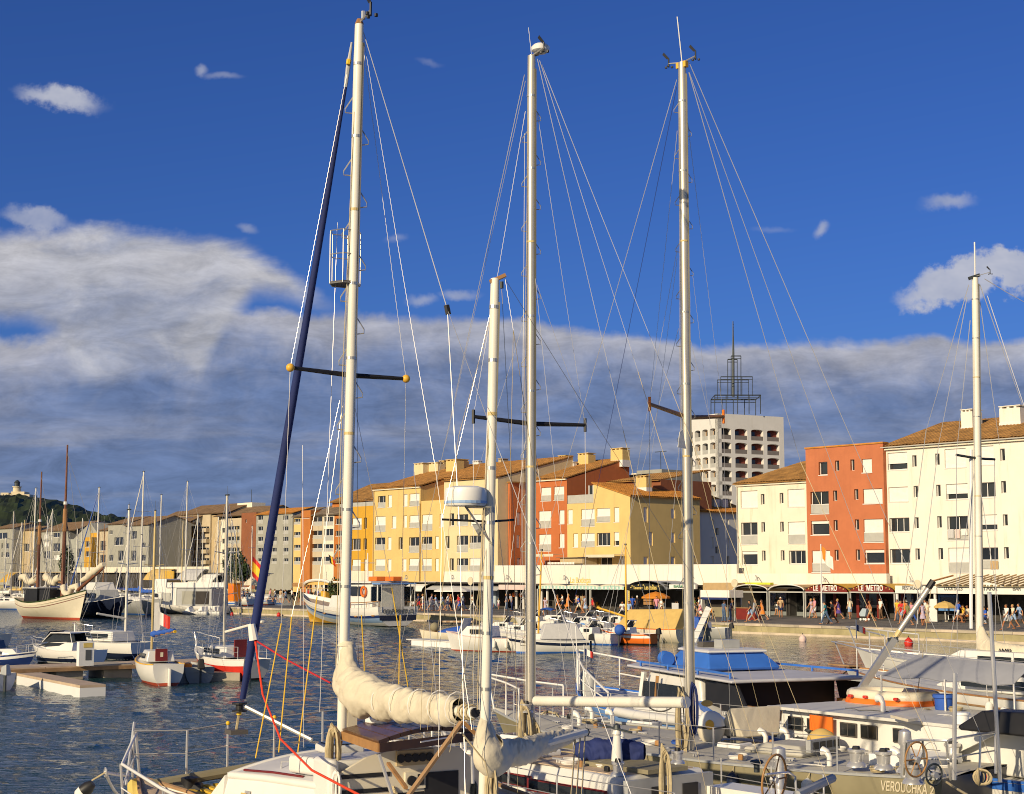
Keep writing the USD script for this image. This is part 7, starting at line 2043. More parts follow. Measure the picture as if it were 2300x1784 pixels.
# ------------------------------------------------------------------ tour boat and what lies by it
def tour_boat():
 ZE=(640,1290,.13736)
 bow,st=Gz(*zp(ZE,285,790),0),Gz(*zp(ZE,1700,862),0)
 d=(bow-st); Lw=np.linalg.norm(d[:2]); ang=heading(d)
 L=Lw+1.6
 c=(bow+st)/2+rotz(ang) @ np.array([.8,0,0])+NIN*1.0
 b=Boat('tour_boat','white tour boat with blue band and yellow forefoot before the pavilion','tour boat',c,ang,L,4.6,2.75,1.65,1.75,1.6,.92,flare=1.3,full=2.6)
 b.hull('gel_white','antifoul_black',.06,'deck_tan','frame_white',lip=.35,transom='gel_white')
 b.stripe(lambda t:b.sheer(t)-.95+.25*t,lambda t:b.sheer(t)-.72+.12*t,'hull_blue'); b.stripe(lambda t:b.sheer(t)-1.35+.40*t,lambda t:b.sheer(t)-.955+.25*t,'paint_lightblue',t1=.97)
 b.stripe(.07,lambda t:.10+1.15*max(0,(t-.55)/.45) ** 1.3,'antifoul_yellow','forefoot',.55,1.0)
 tx=b.S(0,.5,1)[0]
 m=MB().poly([(tx-.03,-1.9,.55),(tx-.03,1.9,.55),(tx-.03,1.95,1.0),(tx-.03,-1.95,1.0)],.015,(-1,0,0)); b.part('transom_band','hull_navy',m)
 tf=Fr(b.world((tx-.10,2.0,0)),-(rotz(ang) @ np.array([0,1.0,0])),rotz(ang) @ np.array([1.0,0,0]))
 mt=meshkit.text_mesh('GOLF SOLEIL II',.34,.02,True); v=np.array(mt.vertices); v[:,0]*= 3.2/v[:,0].max()
 w=np.array([b.local(tf.W(.4+p[0],-p[2],1.18+p[1])) for p in v]); MB().add(w,mt.faces).build('lettering','text_dark',b.root)
 # positions along the hull from picture columns
 side=1 if b.world((0,1,0))[1]<b.world((0,-1,0))[1]else-1
 def X(px):   # ahead-coordinate of the near side at a column of view ZE
  lo,hi=-L/2,L/2
  for _ in range(40):
   mid=(lo+hi)/2
   q=b.world((mid,side*2.0,1.5)); x=q[0]/q[1]*FPX/1.0+W0/2
   if x>ZE[0]+ZE[2]*px:lo=mid
   else:hi=mid
  return (lo+hi)/2
 zd=b.sheer(.5)-.35
 b.cabin('fore_trunk','gel_white',X(870),X(605),1.6,1.2,zd,zd+1.35,.0,.5)
 b.cabin('wheelhouse','gel_white',X(1400),X(800),1.75,1.55,zd,zd+2.5,.0,.7)
 b.box('wheelhouse_roof','gel_white',(X(1420),-2.0,zd+2.503),(X(805),2.0,zd+2.66))
 b.side_windows([(X(1225),X(1165)),(X(1150),X(1045)),(X(1030),X(920))],zd+1.35,zd+2.2,lambda x:1.68,'pane')
 b.box('aft_roof','paint_skyblue',(X(1965),-1.9,zd+2.40),(X(1425),1.9,zd+2.50))
 for px in (1490,1600,1720,1880,1955):
  for s in (1,-1):
   b.part('post','frame_white',MB().tube([(X(px),s*1.75,zd),(X(px),s*1.75,zd+2.4)],.05,5))
 b.side_windows([(X(1720),X(1380))],zd+.9,zd+2.2,lambda x:1.72,'clear_pane')
 b.box('aft_bulkhead','gel_grey',(X(1380)-.05,-1.6,zd),(X(1380),1.6,zd+2.38))
 b.box('gangway_frame','gel_white',(X(1860),-.6,zd),(X(1800),.6,zd+2.3))
 for k in range(9):
  x=X(1000+120*k)
  for s in (1,-1):
   if x>-L/2:
    b.part('rail_post','wood',MB().tube([(x,s*b.half(b.T(x))*.94,b.sheer(b.T(x))),(x,s*b.half(b.T(x))*.94,b.sheer(b.T(x))+.5)],.03,4))
 for s in (1,-1):
  b.part('rail','wood',MB().tube([np.array([x,s*b.half(b.T(x))*.94,b.sheer(b.T(x))+.5]) for x in np.linspace(-L/2+.1,X(1000),14)],.04,5))
 for k,px in enumerate((665,1190,1470)):
  b.part('fairlead','wood',MB().tube([b.S(b.T(X(px)),b.sheer(b.T(X(px)))-.72,side,.03)+[-.2,0,0],b.S(b.T(X(px)),b.sheer(b.T(X(px)))-.72,side,.03)+[.2,0,0]],.07,6))
 ring=[(X(1280)+.0,0,0)]
 th=np.linspace(0,2*PI,20)
 o=MB().tube([b.world((X(1280)+.36*math.cos(t),side*1.86,zd+1.75+.42*math.sin(t))) for t in th],.10,7).build('life_ring','paint_orange',None,smooth=60); tag(stage.GetPrimAtPath(o),'orange life ring on the wheelhouse side of the tour boat','life ring')
 for k,px in enumerate((1190,1460)):
  q0=np.array([X(px)-.55,-.7,zd+2.67]); o=MB().add(*rhull([b.world(q0+np.array([x,y,z])) for z in (0,.40) for y in (0,.9) for x in (0,1.4)],.06).merged()).build('life_raft','paint_orange',None,smooth=40); tag(stage.GetPrimAtPath(o),('orange raft case, left one on the tour boat roof','orange raft case, right one on the tour boat roof')[k],'life raft')
 b.part('signal_mast','frame_white',MB().tube([(X(1060),0,zd+2.6),(X(1060),0,zd+5.2)],[.10,.05],6).tube([(X(1060),-.8,zd+4.3),(X(1060),.8,zd+4.3)],.03,5))
 # white railed work barge astern
 ZF=(900,1290,.14652)
 p,q=Gz(*zp(ZF,430,640),.2),Gz(*zp(ZF,895,625),.2)
 dd=(q-p)/np.linalg.norm(q-p); nn=np.array([-dd[1],dd[0],0])
 w=thing('work_barge','flat barge with white plank bulwark behind the tour boat stern','barge',(p[0],p[1],0))
 Lb=np.linalg.norm(q-p)
 MB().hexa([p+dd*x+nn*y+ZZ*(h-.2) for h in (-.1,.55) for y in (0,5) for x in (-1,Lb+4)]).build('hull','paint_skyblue',w)
 for k in range(4):
  MB().hexa([p+dd*x+nn*y+ZZ*(h-.2) for h in (.56+k*.32,.56+k*.32+.27) for y in (-.03,.03) for x in (-1,Lb)]).build('bulwark_plank','gel_white',w)
 for k in range(7):
  x=-1+(Lb+1)*k/6
  MB().tube([p+dd*x-nn*.06+ZZ*.3,p+dd*x-nn*.06+ZZ*1.9],.035,5).build('post','frame_white',w)
 # landing stage
 p,q=Gz(*zp(ZF,600,738),.25),Gz(*zp(ZF,1100,742),.25)
 st=thing('landing_stage','low pale wooden landing stage under the promenade','jetty',(p[0],p[1],0))
 dd=(q-p); Ls=np.linalg.norm(dd); dd /= Ls; nn=np.array([-dd[1],dd[0],0])
 for k in range(10):
  MB().hexa([p+dd*x+nn*y+ZZ*h for h in (0,.14) for y in (0,1.6) for x in (Ls*k/10+.01,Ls*(k+1)/10-.01)]).build('plank',('teak_pale','deck_tan')[k % 2],st)
 for k in range(4):
  MB().tube([p+dd*Ls*k/3-ZZ*1.0+nn*.3,p+dd*Ls*k/3-ZZ*.003+nn*.3],.12,6).build('pile','weed',st)
tour_boat()
# ------------------------------------------------------------------ the cluster of small boats before the bistro
def cluster():
 Z7=(1100,1350,.27473)
 g='small motorboats moored before the bistro'
 def small(label,x,y,dirv,L,**k):
  p=Gz(*zp(Z7,x,y),0)
  return motorboat(label,0,0,heading(dirv),L*.8,pos=p,group=g,**k)
 # floating white pontoon box and the white cuddy boat
 ZF=(900,1290,.14652)
 p,q=Gz(*zp(ZF,160,1095),0),Gz(*zp(ZF,900,1140),0)
 d=q-p; L=np.linalg.norm(d); d /= L; n=np.array([-d[1],d[0],0])
 o=thing('floating_dock','bright white floating dock left of the mizzen mast','pontoon',(p[0],p[1],0))
 for k in range(4):
  MB().hexa([p+d*x+n*y+ZZ*h for h in (-.2,.36) for y in (0,1.3) for x in (L*k/4+.015,L*(k+1)/4-.015)]).build('float','plastic_white',o)
 MB().hexa([p+d*x+n*y+ZZ*h for h in (.363,.42) for y in (-.05,1.35) for x in (-.5,L)]).build('deck','deck_white',o)
 c=Gz(*zp(ZF,700,1040),0)
 b=Boat('dinghy','small white dinghy under a blue tarpaulin behind the floating dock','dinghy',c+[0,1.5,0],heading((-.95,.2)),4.0,1.6,.8,.6,.6,.4,.85)
 b.hull('gel_cream',None,deck='wood'); b.part('tarpaulin','canvas_midblue',rhull([(-1.6,-.7,.55),(.6,-.6,.55),(-1.6,.7,.55),(.6,.6,.55),(-1.5,-.1,1.15),(.2,-.1,.85),(-1.5,.1,1.15),(.2,.1,.85)],.04),smooth=40)
 b.part('covered_engine','canvas_olive',MB().tm(trimesh.creation.icosphere(2,.33),trimesh.transformations.translation_matrix((.9,0,.95))),smooth=True)
 c=Gz(*zp(ZF,1250,1190),0)+[.2,1.0,0]
 b=Boat('motorboat','white cuddy motorboat with a folded windscreen left of the second mast','motorboat',c,heading((-.9,.42)),5.4,2.1,1.15,.85,.85,.5,.88)
 b.hull('gel_white','antifoul_red',.06,'deck_white','canvas_pink'); b.cabin('cuddy','gel_white',-.6,1.6,.85,.55,.85,1.5,.05,.5)
 b.side_windows([(-.2,.7)],1.05,1.32,lambda x:.83-.13*(x+.6))
 b.part('spray_hood','canvas_palegrey',MB().poly([(1.5,-.6,1.0),(1.5,.6,1.0),(1.2,.5,1.9),(1.2,-.5,1.9)],.04,(1,0,.3))); b.part('hood_frame','frame_white',MB().tube([(1.55,-.62,1.0),(1.25,-.52,1.93),(1.25,.52,1.93),(1.55,.62,1.0)],.035,5)); b.outboard('gel_white')
 for sd in (-1,1):fender(b,.15,sd); fender(b,.3,sd)
 small('white runabout with a lilac foredeck left of the second mast',250,330,(-.95,.3),5.6,stripe='deck_lilac')
 small('low white boat with pale red trim between the two masts',130,300,(-.9,.4),5.2,stripe='paint_red')
 # covered boat with a grey tent
 b=small('white boat under a pale grey tent cover right of the second mast',470,425,(-.86,-.1),6.0,stripe='hull_navy')
 b.part('tent_cover','canvas_palegrey',rhull([(-2.1,-.8,.8),(.5,-.75,.8),(-2.1,.8,.8),(.5,.75,.8),(-1.7,-.4,1.75),(.2,-.5,1.7),(-1.7,.4,1.75),(.2,.5,1.7)],.06),smooth=40)
 small('white motorboat with a dark windscreen close to the quay',560,225,(-.9,.42),6.4,stripe=None)
 small('white launch with blue side band amid the cluster',800,240,(-.8,.6),5.6,stripe='paint_skyblue')
 small('white open boat with a cabin top nearest the bistro chairs',1060,230,(-.8,.6),5.6)
 b=small('white open boat with a blue covered outboard',830,355,(-.75,.6),5.0)
 b.part('engine_cover','canvas_midblue',MB().tm(trimesh.creation.icosphere(2,.36),trimesh.transformations.translation_matrix((-2.3,0,1.0))),smooth=True)
 b=small('orange hulled boat with black outboard right of the cluster',1130,355,(-.80,.55),5.2,hull='paint_orange',boot='antifoul_black',stripe='plastic_white')
 small('low white dory among the cluster left of the tan tent',930,300,(-.7,.7),4.6,stripe='paint_red')
 small('cream motorboat tucked behind the pale grey tent',690,320,(-.8,.6),5.0,hull='gel_cream')
 small('white day boat with a blue canopy close under the quay',380,235,(-.85,.5),5.2,top='canvas_midblue')
 # tan tented boat
 p=Gz(*zp(Z7,1280,335),0)
 b=Boat('motorboat','cream boat under a big tan tent cover left of the third mast','motorboat',p+[.3,1.2,0],heading((-.75,.66)),6.2,2.5,1.15,.9,.9,.6,.92)
 b.hull('gel_cream',None,rail='paint_orange')
 b.part('tent_cover','canvas_tan',rhull([(-3.0,-1.15,.85),(2.2,-.8,.95),(-3.0,1.15,.85),(2.2,.8,.95),(-2.9,-.08,2.25),(1.7,-.08,2.15),(-2.9,.08,2.25),(1.7,.08,2.15)],.04),smooth=30); b.outboard()
 b=small('white cabin boat with a blue cover half behind the third mast',1510,300,(-.85,.5),5.6)
 b.part('canopy_cover','canvas_midblue',rhull([(-2.4,-.9,.7),(-.6,-.85,.7),(-2.4,.9,.7),(-.6,.85,.7),(-2.2,-.6,1.5),(-.7,-.6,1.6),(-2.2,.6,1.5),(-.7,.6,1.6)],.06),smooth=40)
 small('grey inflatable style boat right of the third mast',1760,300,(-.85,.5),4.6,hull='gel_grey',boot=None)
 # two yellow derrick spars in the cluster
 for i,(x0,y0,x1,y1) in enumerate(((395,1690,425,1045),(1115,1610,1110,1000))):
  foot=At(*zp(Z3,x0,y0),97); top=At(*zp(Z3,x1,y1),97)
  o=thing('yellow_mast',('slim yellow mast left in the small boat cluster','slim yellow mast right in the cluster with a lowered boom')[i],'mast',foot)
  MB().tube([foot-ZZ*.6,top],[.075,.055],6).build('spar','mast_yellow' if 0 else 'paint_gold',o)
  MB().tube([top,top+ZZ*.1],.09,6).build('cap','metal_dark',o)
  if i:
   MB().tube([At(*zp(Z3,1112,1585),97),At(*zp(Z3,880,1510),99)],.07,6).build('boom','paint_gold',o)
  MB().tube([top,foot+[1.8,.4,-.2]],.015,3,False).build('stay','wire',o); MB().tube([top,foot+[-1.8,.4,-.2]],.015,3,False).build('stay','wire',o)
 # raised gangplank behind the third mast
 a,c=At(1557,1441,84),At(1592,1364,84)
 o=thing('raised_gangplank','white gangplank raised at a slant beside the third mast','gangplank',a)
 MB().bar(a,c,.30,.09,(0,1,0)).build('plank','plastic_white',o); MB().tube([a+[.25,0,-.6],a+[.5,0,0],c+[.1,0,-.2]],.02,4).build('hand_line','rope',o)
 for k in range(5):
  p_=a+(c-a)*(k+.5)/5; MB().bar(p_-[.18,.06,0],p_+[.18,-.06,0],.03).build('cleat','frame_white',o)
cluster()
# ================================================================== the boats in front
def line(b,name,mat,pts,r=.009,sides=4):
 """A rope or wire through photographed points (x, y, depth) or world points."""
 P=[np.asarray(p,float) if len(p) == 3 and not isinstance(p[0],str) and abs(p[0])<60 and p[2]<25 else At(*p) for p in pts]
 if len(P) == 2:
  P=[P[0],(P[0]+P[1])/2-ZZ*.004*np.linalg.norm(P[1]-P[0]),P[1]]
 MB().tube([b.local(p) for p in P],np.linspace(r,r*(.55 if name == 'stay' else 1),len(P)),sides,False).build(name,mat,b.root)
def col(b,px,f,lo=-9.0,hi=9.0):
 """The ahead-coordinate at which the boat's line f(x) stands in column px (columns grow aft)."""
 for _ in range(40):
  m=(lo+hi)/2; q=b.world(f(m))
  if q[0]/q[1]*FPX/CP+W0/2>px:lo=m
  else:hi=m
 return (lo+hi)/2
def sag(p,q,drop,n=9):
 p,q=np.asarray(p,float),np.asarray(q,float)
 return [p+(q-p)*k/n-np.array([0,0,drop*4*(k/n)*(1-k/n)]) for k in range(n+1)]
def anemometer(b,p,mat='wire',side=-1):
 q=p+np.array([.34*side,0,.06])
 o=MB().tube([p,q],.014,5).build('wind_arm',mat,b.root)
 m=MB().tube([q+[0,0,-.08],q+[0,0,.10]],.016,5)
 for t in (0,2.1,4.2):
  c=q+np.array([.07*math.cos(t),.07*math.sin(t),-.07]); m.tube([c-[0,0,.015],c+[0,0,.02]],.025,6)
 m.build('cups','black',o); MB().poly([q+[-.02,0,.10],q+[.12,0,.26],q+[.16,0,.22],q+[.05,0,.10]],.008,(0,1,0)).build('wind_vane','black',o)
def tall_mast(b,foot,top,r,mat,track_dir,steps=True,dense=.8):
 """A mast between two world points with a sail track and folding steps."""
 f,t=b.local(foot),b.local(top)
 d=t-f; L=np.linalg.norm(d)
 mm=MB().tube([f,f+d*.5,f+d*.93,t],[r,r,r*.97,r*.86],14).build('mast',mat,b.root,smooth=40)
 td=rotz(-b.ang) @ np.array([*track_dir,0.0])
 MB().bar(f+td*r*.98+[0,0,1.2],t+td*r*.9-[0,0,.25],r*.5,r*.62).build('sail_track','mast_track',mm)
 MB().bar(f+td*r*1.3+[0,0,1.2],t+td*r*1.15-[0,0,.3],r*.22,r*.2).build('track_rail','mast_alu',mm)
 for k in range(1,9):
  q=f+d*(.10+.105*k); MB().tube([q,q+d/L*.035],r*1.04,14,False).build('mast_band','mast_yellow' if k % 3 == 0 else 'alu',mm)
 for k,(o1,o2) in enumerate(((.9,.5),(1.25,-.35))):
  w=rotz(-b.ang) @ np.array([-.75*r*o1*1.3,-.7*r*o1,0]); MB().tube([f+w+[0,0,.9],f+d*.5+w*1.1+[.01*o2,.012,0],t+w*.6-[0,0,.15+k]],.0055,4,False).build('halyard',('rope_white','rope')[k],mm)
 if steps:
  u=rotz(-b.ang) @ np.array([1.0,.12,0])
  k,z=0,2.2
  while z<L-.8:
   p=f+d*z/L; s=1 if k % 2 else-1
   m=MB().tube([p+u*s*r*.6+[0,0,.20],p+u*s*(r+.085)+[0,0,.02],p+u*s*(r+.085)+[0,0,-.03],p+u*s*r*.6+[0,-.03,-.04]],.0075,4)
   m.build('mast_step','alu',mm); z += dense*.5; k += 1
 return mm
def winch(b,p,r=.13,h=.28):
 w=MB().lathe([(0,0),(r*1.2,0),(r*1.1,h*.15),(r*.75,h*.3),(r*.8,h*.75),(r,h*.85),(r,h),(0,h)],p,14).build('winch','chrome',b.root,smooth=40)
 MB().lathe([(0,h+.002),(r*.5,h+.002),(r*.4,h+.05),(0,h+.05)],p,10).build('winch_cap','black',w)
def hatch(b,c,w,l,yaw=0,mat='plastic_white'):
 o=MB().add(*rhull([np.array([x,y,z]) for z in (0,.11) for y in (-w,w) for x in (-l,l)],.03).move(rotz(yaw),c).merged()).build('hatch',mat,b.root,smooth=40)
 MB().hexa([(np.array([x,y,z]) @ rotz(yaw).T)+c for z in (.112,.125) for y in (-w*.75,w*.75) for x in (-l*.75,l*.75)]).build('hatch_pane','pane',o)
def wheel(b,c,r,ax,mat='wood',spokes=6,rim=.016):
 """A steering wheel about the axis ax (boat axes)."""
 ax=np.asarray(ax,float)/np.linalg.norm(ax); u=np.cross(ax,[0,0,1]); u /= np.linalg.norm(u); v=np.cross(u,ax)
 th=np.linspace(0,2*PI,25)
 o=MB().tube([c+r*(math.cos(t)*u+math.sin(t)*v) for t in th],rim,6).build('steering_wheel',mat,b.root,smooth=60)
 for k in range(spokes):
  t=k*2*PI/spokes; MB().tube([c,c+r*(math.cos(t)*u+math.sin(t)*v)],rim*.7,4).build('spoke',mat,o)
 MB().tube([c-ax*.05,c+ax*.05],.05,8).build('wheel_hub','chrome',o)
def coil(b,p,h,w,n=5,mat='rope',r=.016):
 m=MB()
 for k in range(n):
  t=np.linspace(0,2*PI,14); a=k*.5
  m.tube([p+np.array([w*(1-.06*k)*math.sin(x)*math.cos(a)+.02*k,w*(1-.06*k)*math.sin(x)*math.sin(a),-h/2+h/2*math.cos(x)*(1+.05*k)]) for x in t],r,4)
 m.build('rope_coil',mat,b.root,smooth=60)
def folded_sail(b,name,mat,spine,rad,n=22,amp=.16,seed=1,flat=.75,ties=5):
 """A gathered sail or its cover lofted along a spine, with creases and a scalloped foot."""
 from scipy.interpolate import PchipInterpolator as PI_
 spine=np.asarray(spine,float); k=130
 q0=np.concatenate([[0],np.cumsum(np.linalg.norm(np.diff(spine,axis=0),axis=1))]); q0 /= q0[-1]
 s=np.linspace(0,1,k); P0=PI_(q0,spine)(s); R0=PI_(q0,rad)(s)
 t=np.gradient(P0,axis=0); t /= np.linalg.norm(t,axis=1,keepdims=True)
 d=spine[-1]-spine[-2]; ref=np.cross(d,[0,0,1.0]); ref /= np.linalg.norm(ref)
 side=ref[None]-t*(t @ ref)[:,None]; side /= np.linalg.norm(side,axis=1,keepdims=True); up=np.cross(side,t)
 Lq=np.linalg.norm(np.diff(spine,axis=0),axis=1).sum()/.4
 T,Sx=np.meshgrid(np.linspace(0,2*PI,n*2,endpoint=False),s*Lq,indexing='ij')
 rid=lambda c,sd:1-np.abs(2*meshkit.fbm(c,3,sd)-1)*2
 skew=Sx*1.5+.55*np.sin(T*1.0+seed)
 c1=np.stack([skew,np.cos(T)*.45+seed,np.sin(T)*.45],-1)
 crease=rid(c1,seed)*.6+rid(np.stack([skew*2.3+T*.3,np.cos(T)*.8,np.sin(T)*.8+seed],-1),seed+3)*.4
 lump=meshkit.fbm(np.stack([Sx*.6,np.cos(T)+4,np.sin(T)+seed],-1),3,seed+9)-.5
 foot=np.clip(-np.sin(T),0,1); scal=np.abs(np.sin(PI*ties*s))[None]** .7
 q=1+amp*(1.9*crease+1.1*lump)+foot*(.38*scal-.16)*amp*5
 P=P0[None]+(R0[None]*q*np.cos(T))[...,None]*side[None]*flat+(R0[None]*q*np.sin(T))[...,None]*up[None]
 MB().grid(P,close_u=True).build(name,mat,b.root,smooth=True)
def clutter(b,n,t0,t1,seed,span=.85,lift=.0):
 """Cleats, blocks, turnbuckles, small coils and slack lines lying about a deck."""
 r=random.Random(seed)
 for k in range(n):
  t,f=r.uniform(t0,t1),r.uniform(-span,span); p=b.deckp(t,f)+[0,0,.03+lift]; q=r.random()
  if q<.22:
   b.part('cleat','chrome',MB().tube([p+[-.11,0,.05],p+[.11,.02,.05]],.018,5).tube([p+[-.03,0,-.02],p+[-.03,0,.05]],.02,5).tube([p+[.03,0,-.02],p+[.03,0,.05]],.02,5))
  elif q<.42:
   b.part('block',('black','wood')[k % 2],MB().add(*rhull([p+np.array([x,y,z]) for z in (0,.11) for y in (-.03,.03) for x in (-.05,.05)],.02).merged()),smooth=40)
  elif q<.68:
   th=np.linspace(0,6*PI,40); R_=.09+.08*r.random()
   b.part('coiled_rope',('rope','rope_white','rope','canvas_midblue')[k % 4],MB().tube([p+np.array([(R_+.012*x/6)*math.cos(x),(R_+.012*x/6)*math.sin(x),.004*x]) for x in th],.013,5),smooth=60)
  elif q<.86:
   a=p+np.array([r.uniform(-1.6,1.6),r.uniform(-.4,.4),.01])
   b.part('slack_line',('rope','rope_white','wire_dark')[k % 3],MB().tube([p+(a-p)*x+np.array([0,.10*math.sin(7*x+k),.02*math.sin(5*x) ** 2]) for x in np.linspace(0,1,12)],.010,4))
  else:
   b.part('vent_cowl','gel_white',MB().tube([p,p+[0,0,.16],p+[.05,0,.24],p+[.14,0,.25]],[.05,.05,.06,.09],9),smooth=60)
def ketch():
 fwd=np.array([-.5,.866,0]); L=9.6
 P0=Gz(312,1746,1.86); c=P0-fwd*L/2*1.0
 b=Boat('catamaran_ketch','wide white ketch with brown hardtop and cream sail covers in the foreground','sailboat',c,heading(fwd),L,1.5,1.86,1.6,1.5,.35,.8,flare=1.5)
 b.hull('gel_white','antifoul_black',.1,'deck_tan','teak_pale')
 W=3.7
 b.yo=-W; b.fb=2.1; b.hull('gel_white','antifoul_black',.1,'deck_tan','teak_pale'); b.yo=0; b.fb=1.86
 lz=lambda px,py,z:b.local(Gz(px,py,z)); la=lambda px,py,D:b.local(At(px,py,D))
 X=L/2
 # foredeck: beam, slatted grating, side decks
 b.box('bridge_deck','gel_white',(-X+.3,-W+.2,.9),(2.7,-.2,1.55))
 b.part('fore_beam','canvas_olive',MB().tube([(X-.45,-.05,1.80),(X-.40,-W/2,1.97),(X-.45,-W+.05,2.08)],.075,8),smooth=40)
 for k in range(22):
  y=-.35-(W-.7)*k/21
  b.part('grating_slat','rope_yellow',MB().box((2.72,y-.035,1.72+.0075*k),(X-.55,y+.035,1.75+.0075*k)))
 for x in (2.9,3.5,4.05):b.part('grating_bearer','black',MB().bar((x,-W+.3,1.86),(x,-.3,1.67),.05))
 b.box('side_deck','deck_lilac',(2.72,-.36,1.56),(X-.5,.1,1.71))
 for k in range(3):b.box('deck_locker','deck_tan',(2.75+.62*k,-.34,1.713),(3.3+.62*k,.05,1.75))
 b.part('windlass','black',MB().lathe([(0,0),(.14,0),(.10,.1),(.12,.25),(0,.28)],(X-.7,-.5,1.65),10).tube([(X-.8,-.65,1.75),(X-.6,-.3,1.75)],.09,8),smooth=40)
 b.part('stem_head','sign_gold',MB().poly([(X+.0,0,1.85),(X+.22,0,1.75),(X+.12,0,1.42),(X-.12,0,1.5)],.10,(0,1,0)))
 # pulpit and lifelines: near hull, across the bow, far hull
 h=.66
 def rail(pts,r=.017,wires=True,mat='chrome'):
  tops=[np.array(p)+[0,0,h]for p in pts]
  for p,q in zip(pts,tops):b.part('stanchion',mat,MB().tube([p,q],r,6))
  b.part('lifeline','wire',MB().tube(tops,.009,4)); b.part('lifeline','wire',MB().tube([t-[0,0,h*.48]for t in tops],.007,4))
  return tops
 t=rail([(X-.1,.12,1.85),(X-.40,-.55,1.85),(X-.38,-1.15,1.92),(X-.38,-1.85,1.97),(X-.38,-2.6,2.02),(X-.40,-3.3,2.05),(X-.1,-W-.1,2.1)])
 for p in t[2:4]:b.part('stanchion_cap','paint_yellow',MB().tm(trimesh.creation.icosphere(1,.032),trimesh.transformations.translation_matrix(p)))
 b.part('near_rail','frame_white',MB().tube([(X+.05,.05,2.45),(3.2,.70,2.25),(1.4,.74,2.16),(-.6,.74,2.12)],.022,6),smooth=60)
 b.part('near_rail','frame_white',MB().tube([(X+.05,.05,2.15),(3.2,.70,1.95),(1.4,.74,1.86)],.010,5))
 for x in (3.2,1.4):b.part('stanchion','chrome',MB().tube([(x,.66,1.6),(x,.72,2.25 if x>2 else 2.16)],.017,6))
 b.part('bow_leg','chrome',MB().tube([(X-.25,.25,1.8),(X+.02,.08,2.62)],.02,6)); b.part('bow_leg','chrome',MB().tube([(X+.03,-.03,1.75),(X+.05,.05,2.5)],.02,6))
 # far bow pulpit with rolled line and a white lamp box
 fb=[np.array(q) for q in ((3.3,-W-.62,1.9),(4.1,-W-.55,2.0),(X,-W,2.1),(4.1,-W+.55,2.0),(3.3,-W+.62,1.9))]
 b.part('pulpit','frame_white',MB().tube([p+[.05,0,.68+.05*math.sin(i)]for i,p in enumerate(fb)],.024,7),smooth=60)
 for p in fb:b.part('pulpit_leg','frame_white',MB().tube([p,p+[.05,0,.68]],.02,6))
 b.box('lamp_box','canvas_palegrey',(3.7,-W-.72,2.1),(3.85,-W-.56,2.4))
 coil(b,fb[3]+[0,0,.45],.6,.12,4,'rope_white')
 # white mooring ropes from the stem to the fender, red sheet
 p=lz(312,1738,1.8); q=b.local(At(237,1735,20.6))
 b.part('mooring_rope','rope_white',MB().tube(sag(p,q,.03),.022,6)); b.part('mooring_rope','rope_white',MB().tube(sag(p+[0,0,-.14],q,.26),.022,6))
 b.part('shackle','chrome',MB().tube([q+[.05*math.cos(a),0,.06*math.sin(a)]for a in np.linspace(0,6.3,12)],.012,5))
 fw=b.world(q); e=At(206,1762,20.6)
 o=thing('fender','black and white fender hanging from the white mooring rope','fender',(fw[0],fw[1],0))
 MB().tube([fw,e+ZZ*.05],.012,5).build('lanyard','rope',o)
 d=(e-fw)/np.linalg.norm(e-fw)
 MB().tube([e-d*.02,e+d*.05,e+d*.14],[.05,.085,.09],12).build('dark_end','black',o,smooth=60); MB().tube([e+d*.141,e+d*.22,e+d*.27],[.089,.08,.03],12).build('pale_end','canvas_white',o,smooth=60)
 # coachroof narrowing aft, cambered top, portlights
 x0,x1,zs,zc=.36,2.60,2.17,2.40
 ye=lambda x:-.40-.66*(x1-x)/2.25
 def yy(x,f):a=ye(x); return a+(-3.9-2*a)*f
 zz=lambda f,x=1.0:zc-(zc-zs)*(2*f-1) ** 2-.05*max(0,x-1.8)
 F=np.linspace(0,1,13); xs=np.linspace(x0,x1-.2,7)
 b.part('coachroof_top','deck_lilac',MB().grid([[(x,yy(x,f),zz(f,x)) for f in F]for x in xs],flip=True),smooth=True)
 b.part('coachroof_side','gel_white',MB().grid([[(x,ye(x)+.16*(1-v),1.5+(zz(0,x)-1.5)*v) for v in (0,.5,1)]for x in np.linspace(x0,x1-.2,6)]+[[(x1+.55-.75*v,ye(x1)+.16*(1-v),1.5+(zz(0,x1)-1.5)*v) for v in (0,.5,1)]]))
 b.part('coachroof_front','gel_white',MB().grid([[(x1+.55,yy(x1,f),1.5) for f in F],[(x1-.2,yy(x1-.2,f),zz(f,x1)) for f in F]]))
 b.part('roof_edge','gel_white',MB().tube([(x,ye(x)-.02,zz(0,x)-.02) for x in xs],.055,7),smooth=60)
 b.part('roof_edge','gel_white',MB().tube([(x1-.18,yy(x1-.2,f),zz(f,x1)-.015) for f in F],.05,6),smooth=60)
 b.part('hand_strip','stripe_maroon',MB().tube([(x,ye(x)-.10,zz(.04,x)+.015) for x in np.linspace(1.1,x1-.35,3)],.016,5))
 b.part('raised_coaming','gel_white',rhull([(x,yy(x,f),z) for z in (2.25,2.47) for f in (.03,.30) for x in (x0+.05,x0+1.0)],.05),smooth=40)
 for xa,xb in ((1.85,2.35),(.95,1.55)):
  q=[np.array([x,ye(x)+.16*(1-(z-1.5)/.65)+.012,z]) for x,z in ((xa,1.62),(xb,1.62),(xb-.05,1.98),(xa+.02,1.98))]
  w=b.part('portlight','chrome',MB().poly(q,.02,(0,1,.2)))
  b.part('curtain','canvas_tan',MB().poly([v+[(.035 if i in (0,3) else-.035),.023,.03 if i<2 else-.03]for i,v in enumerate(q)],.012,(0,1,.2)),w)
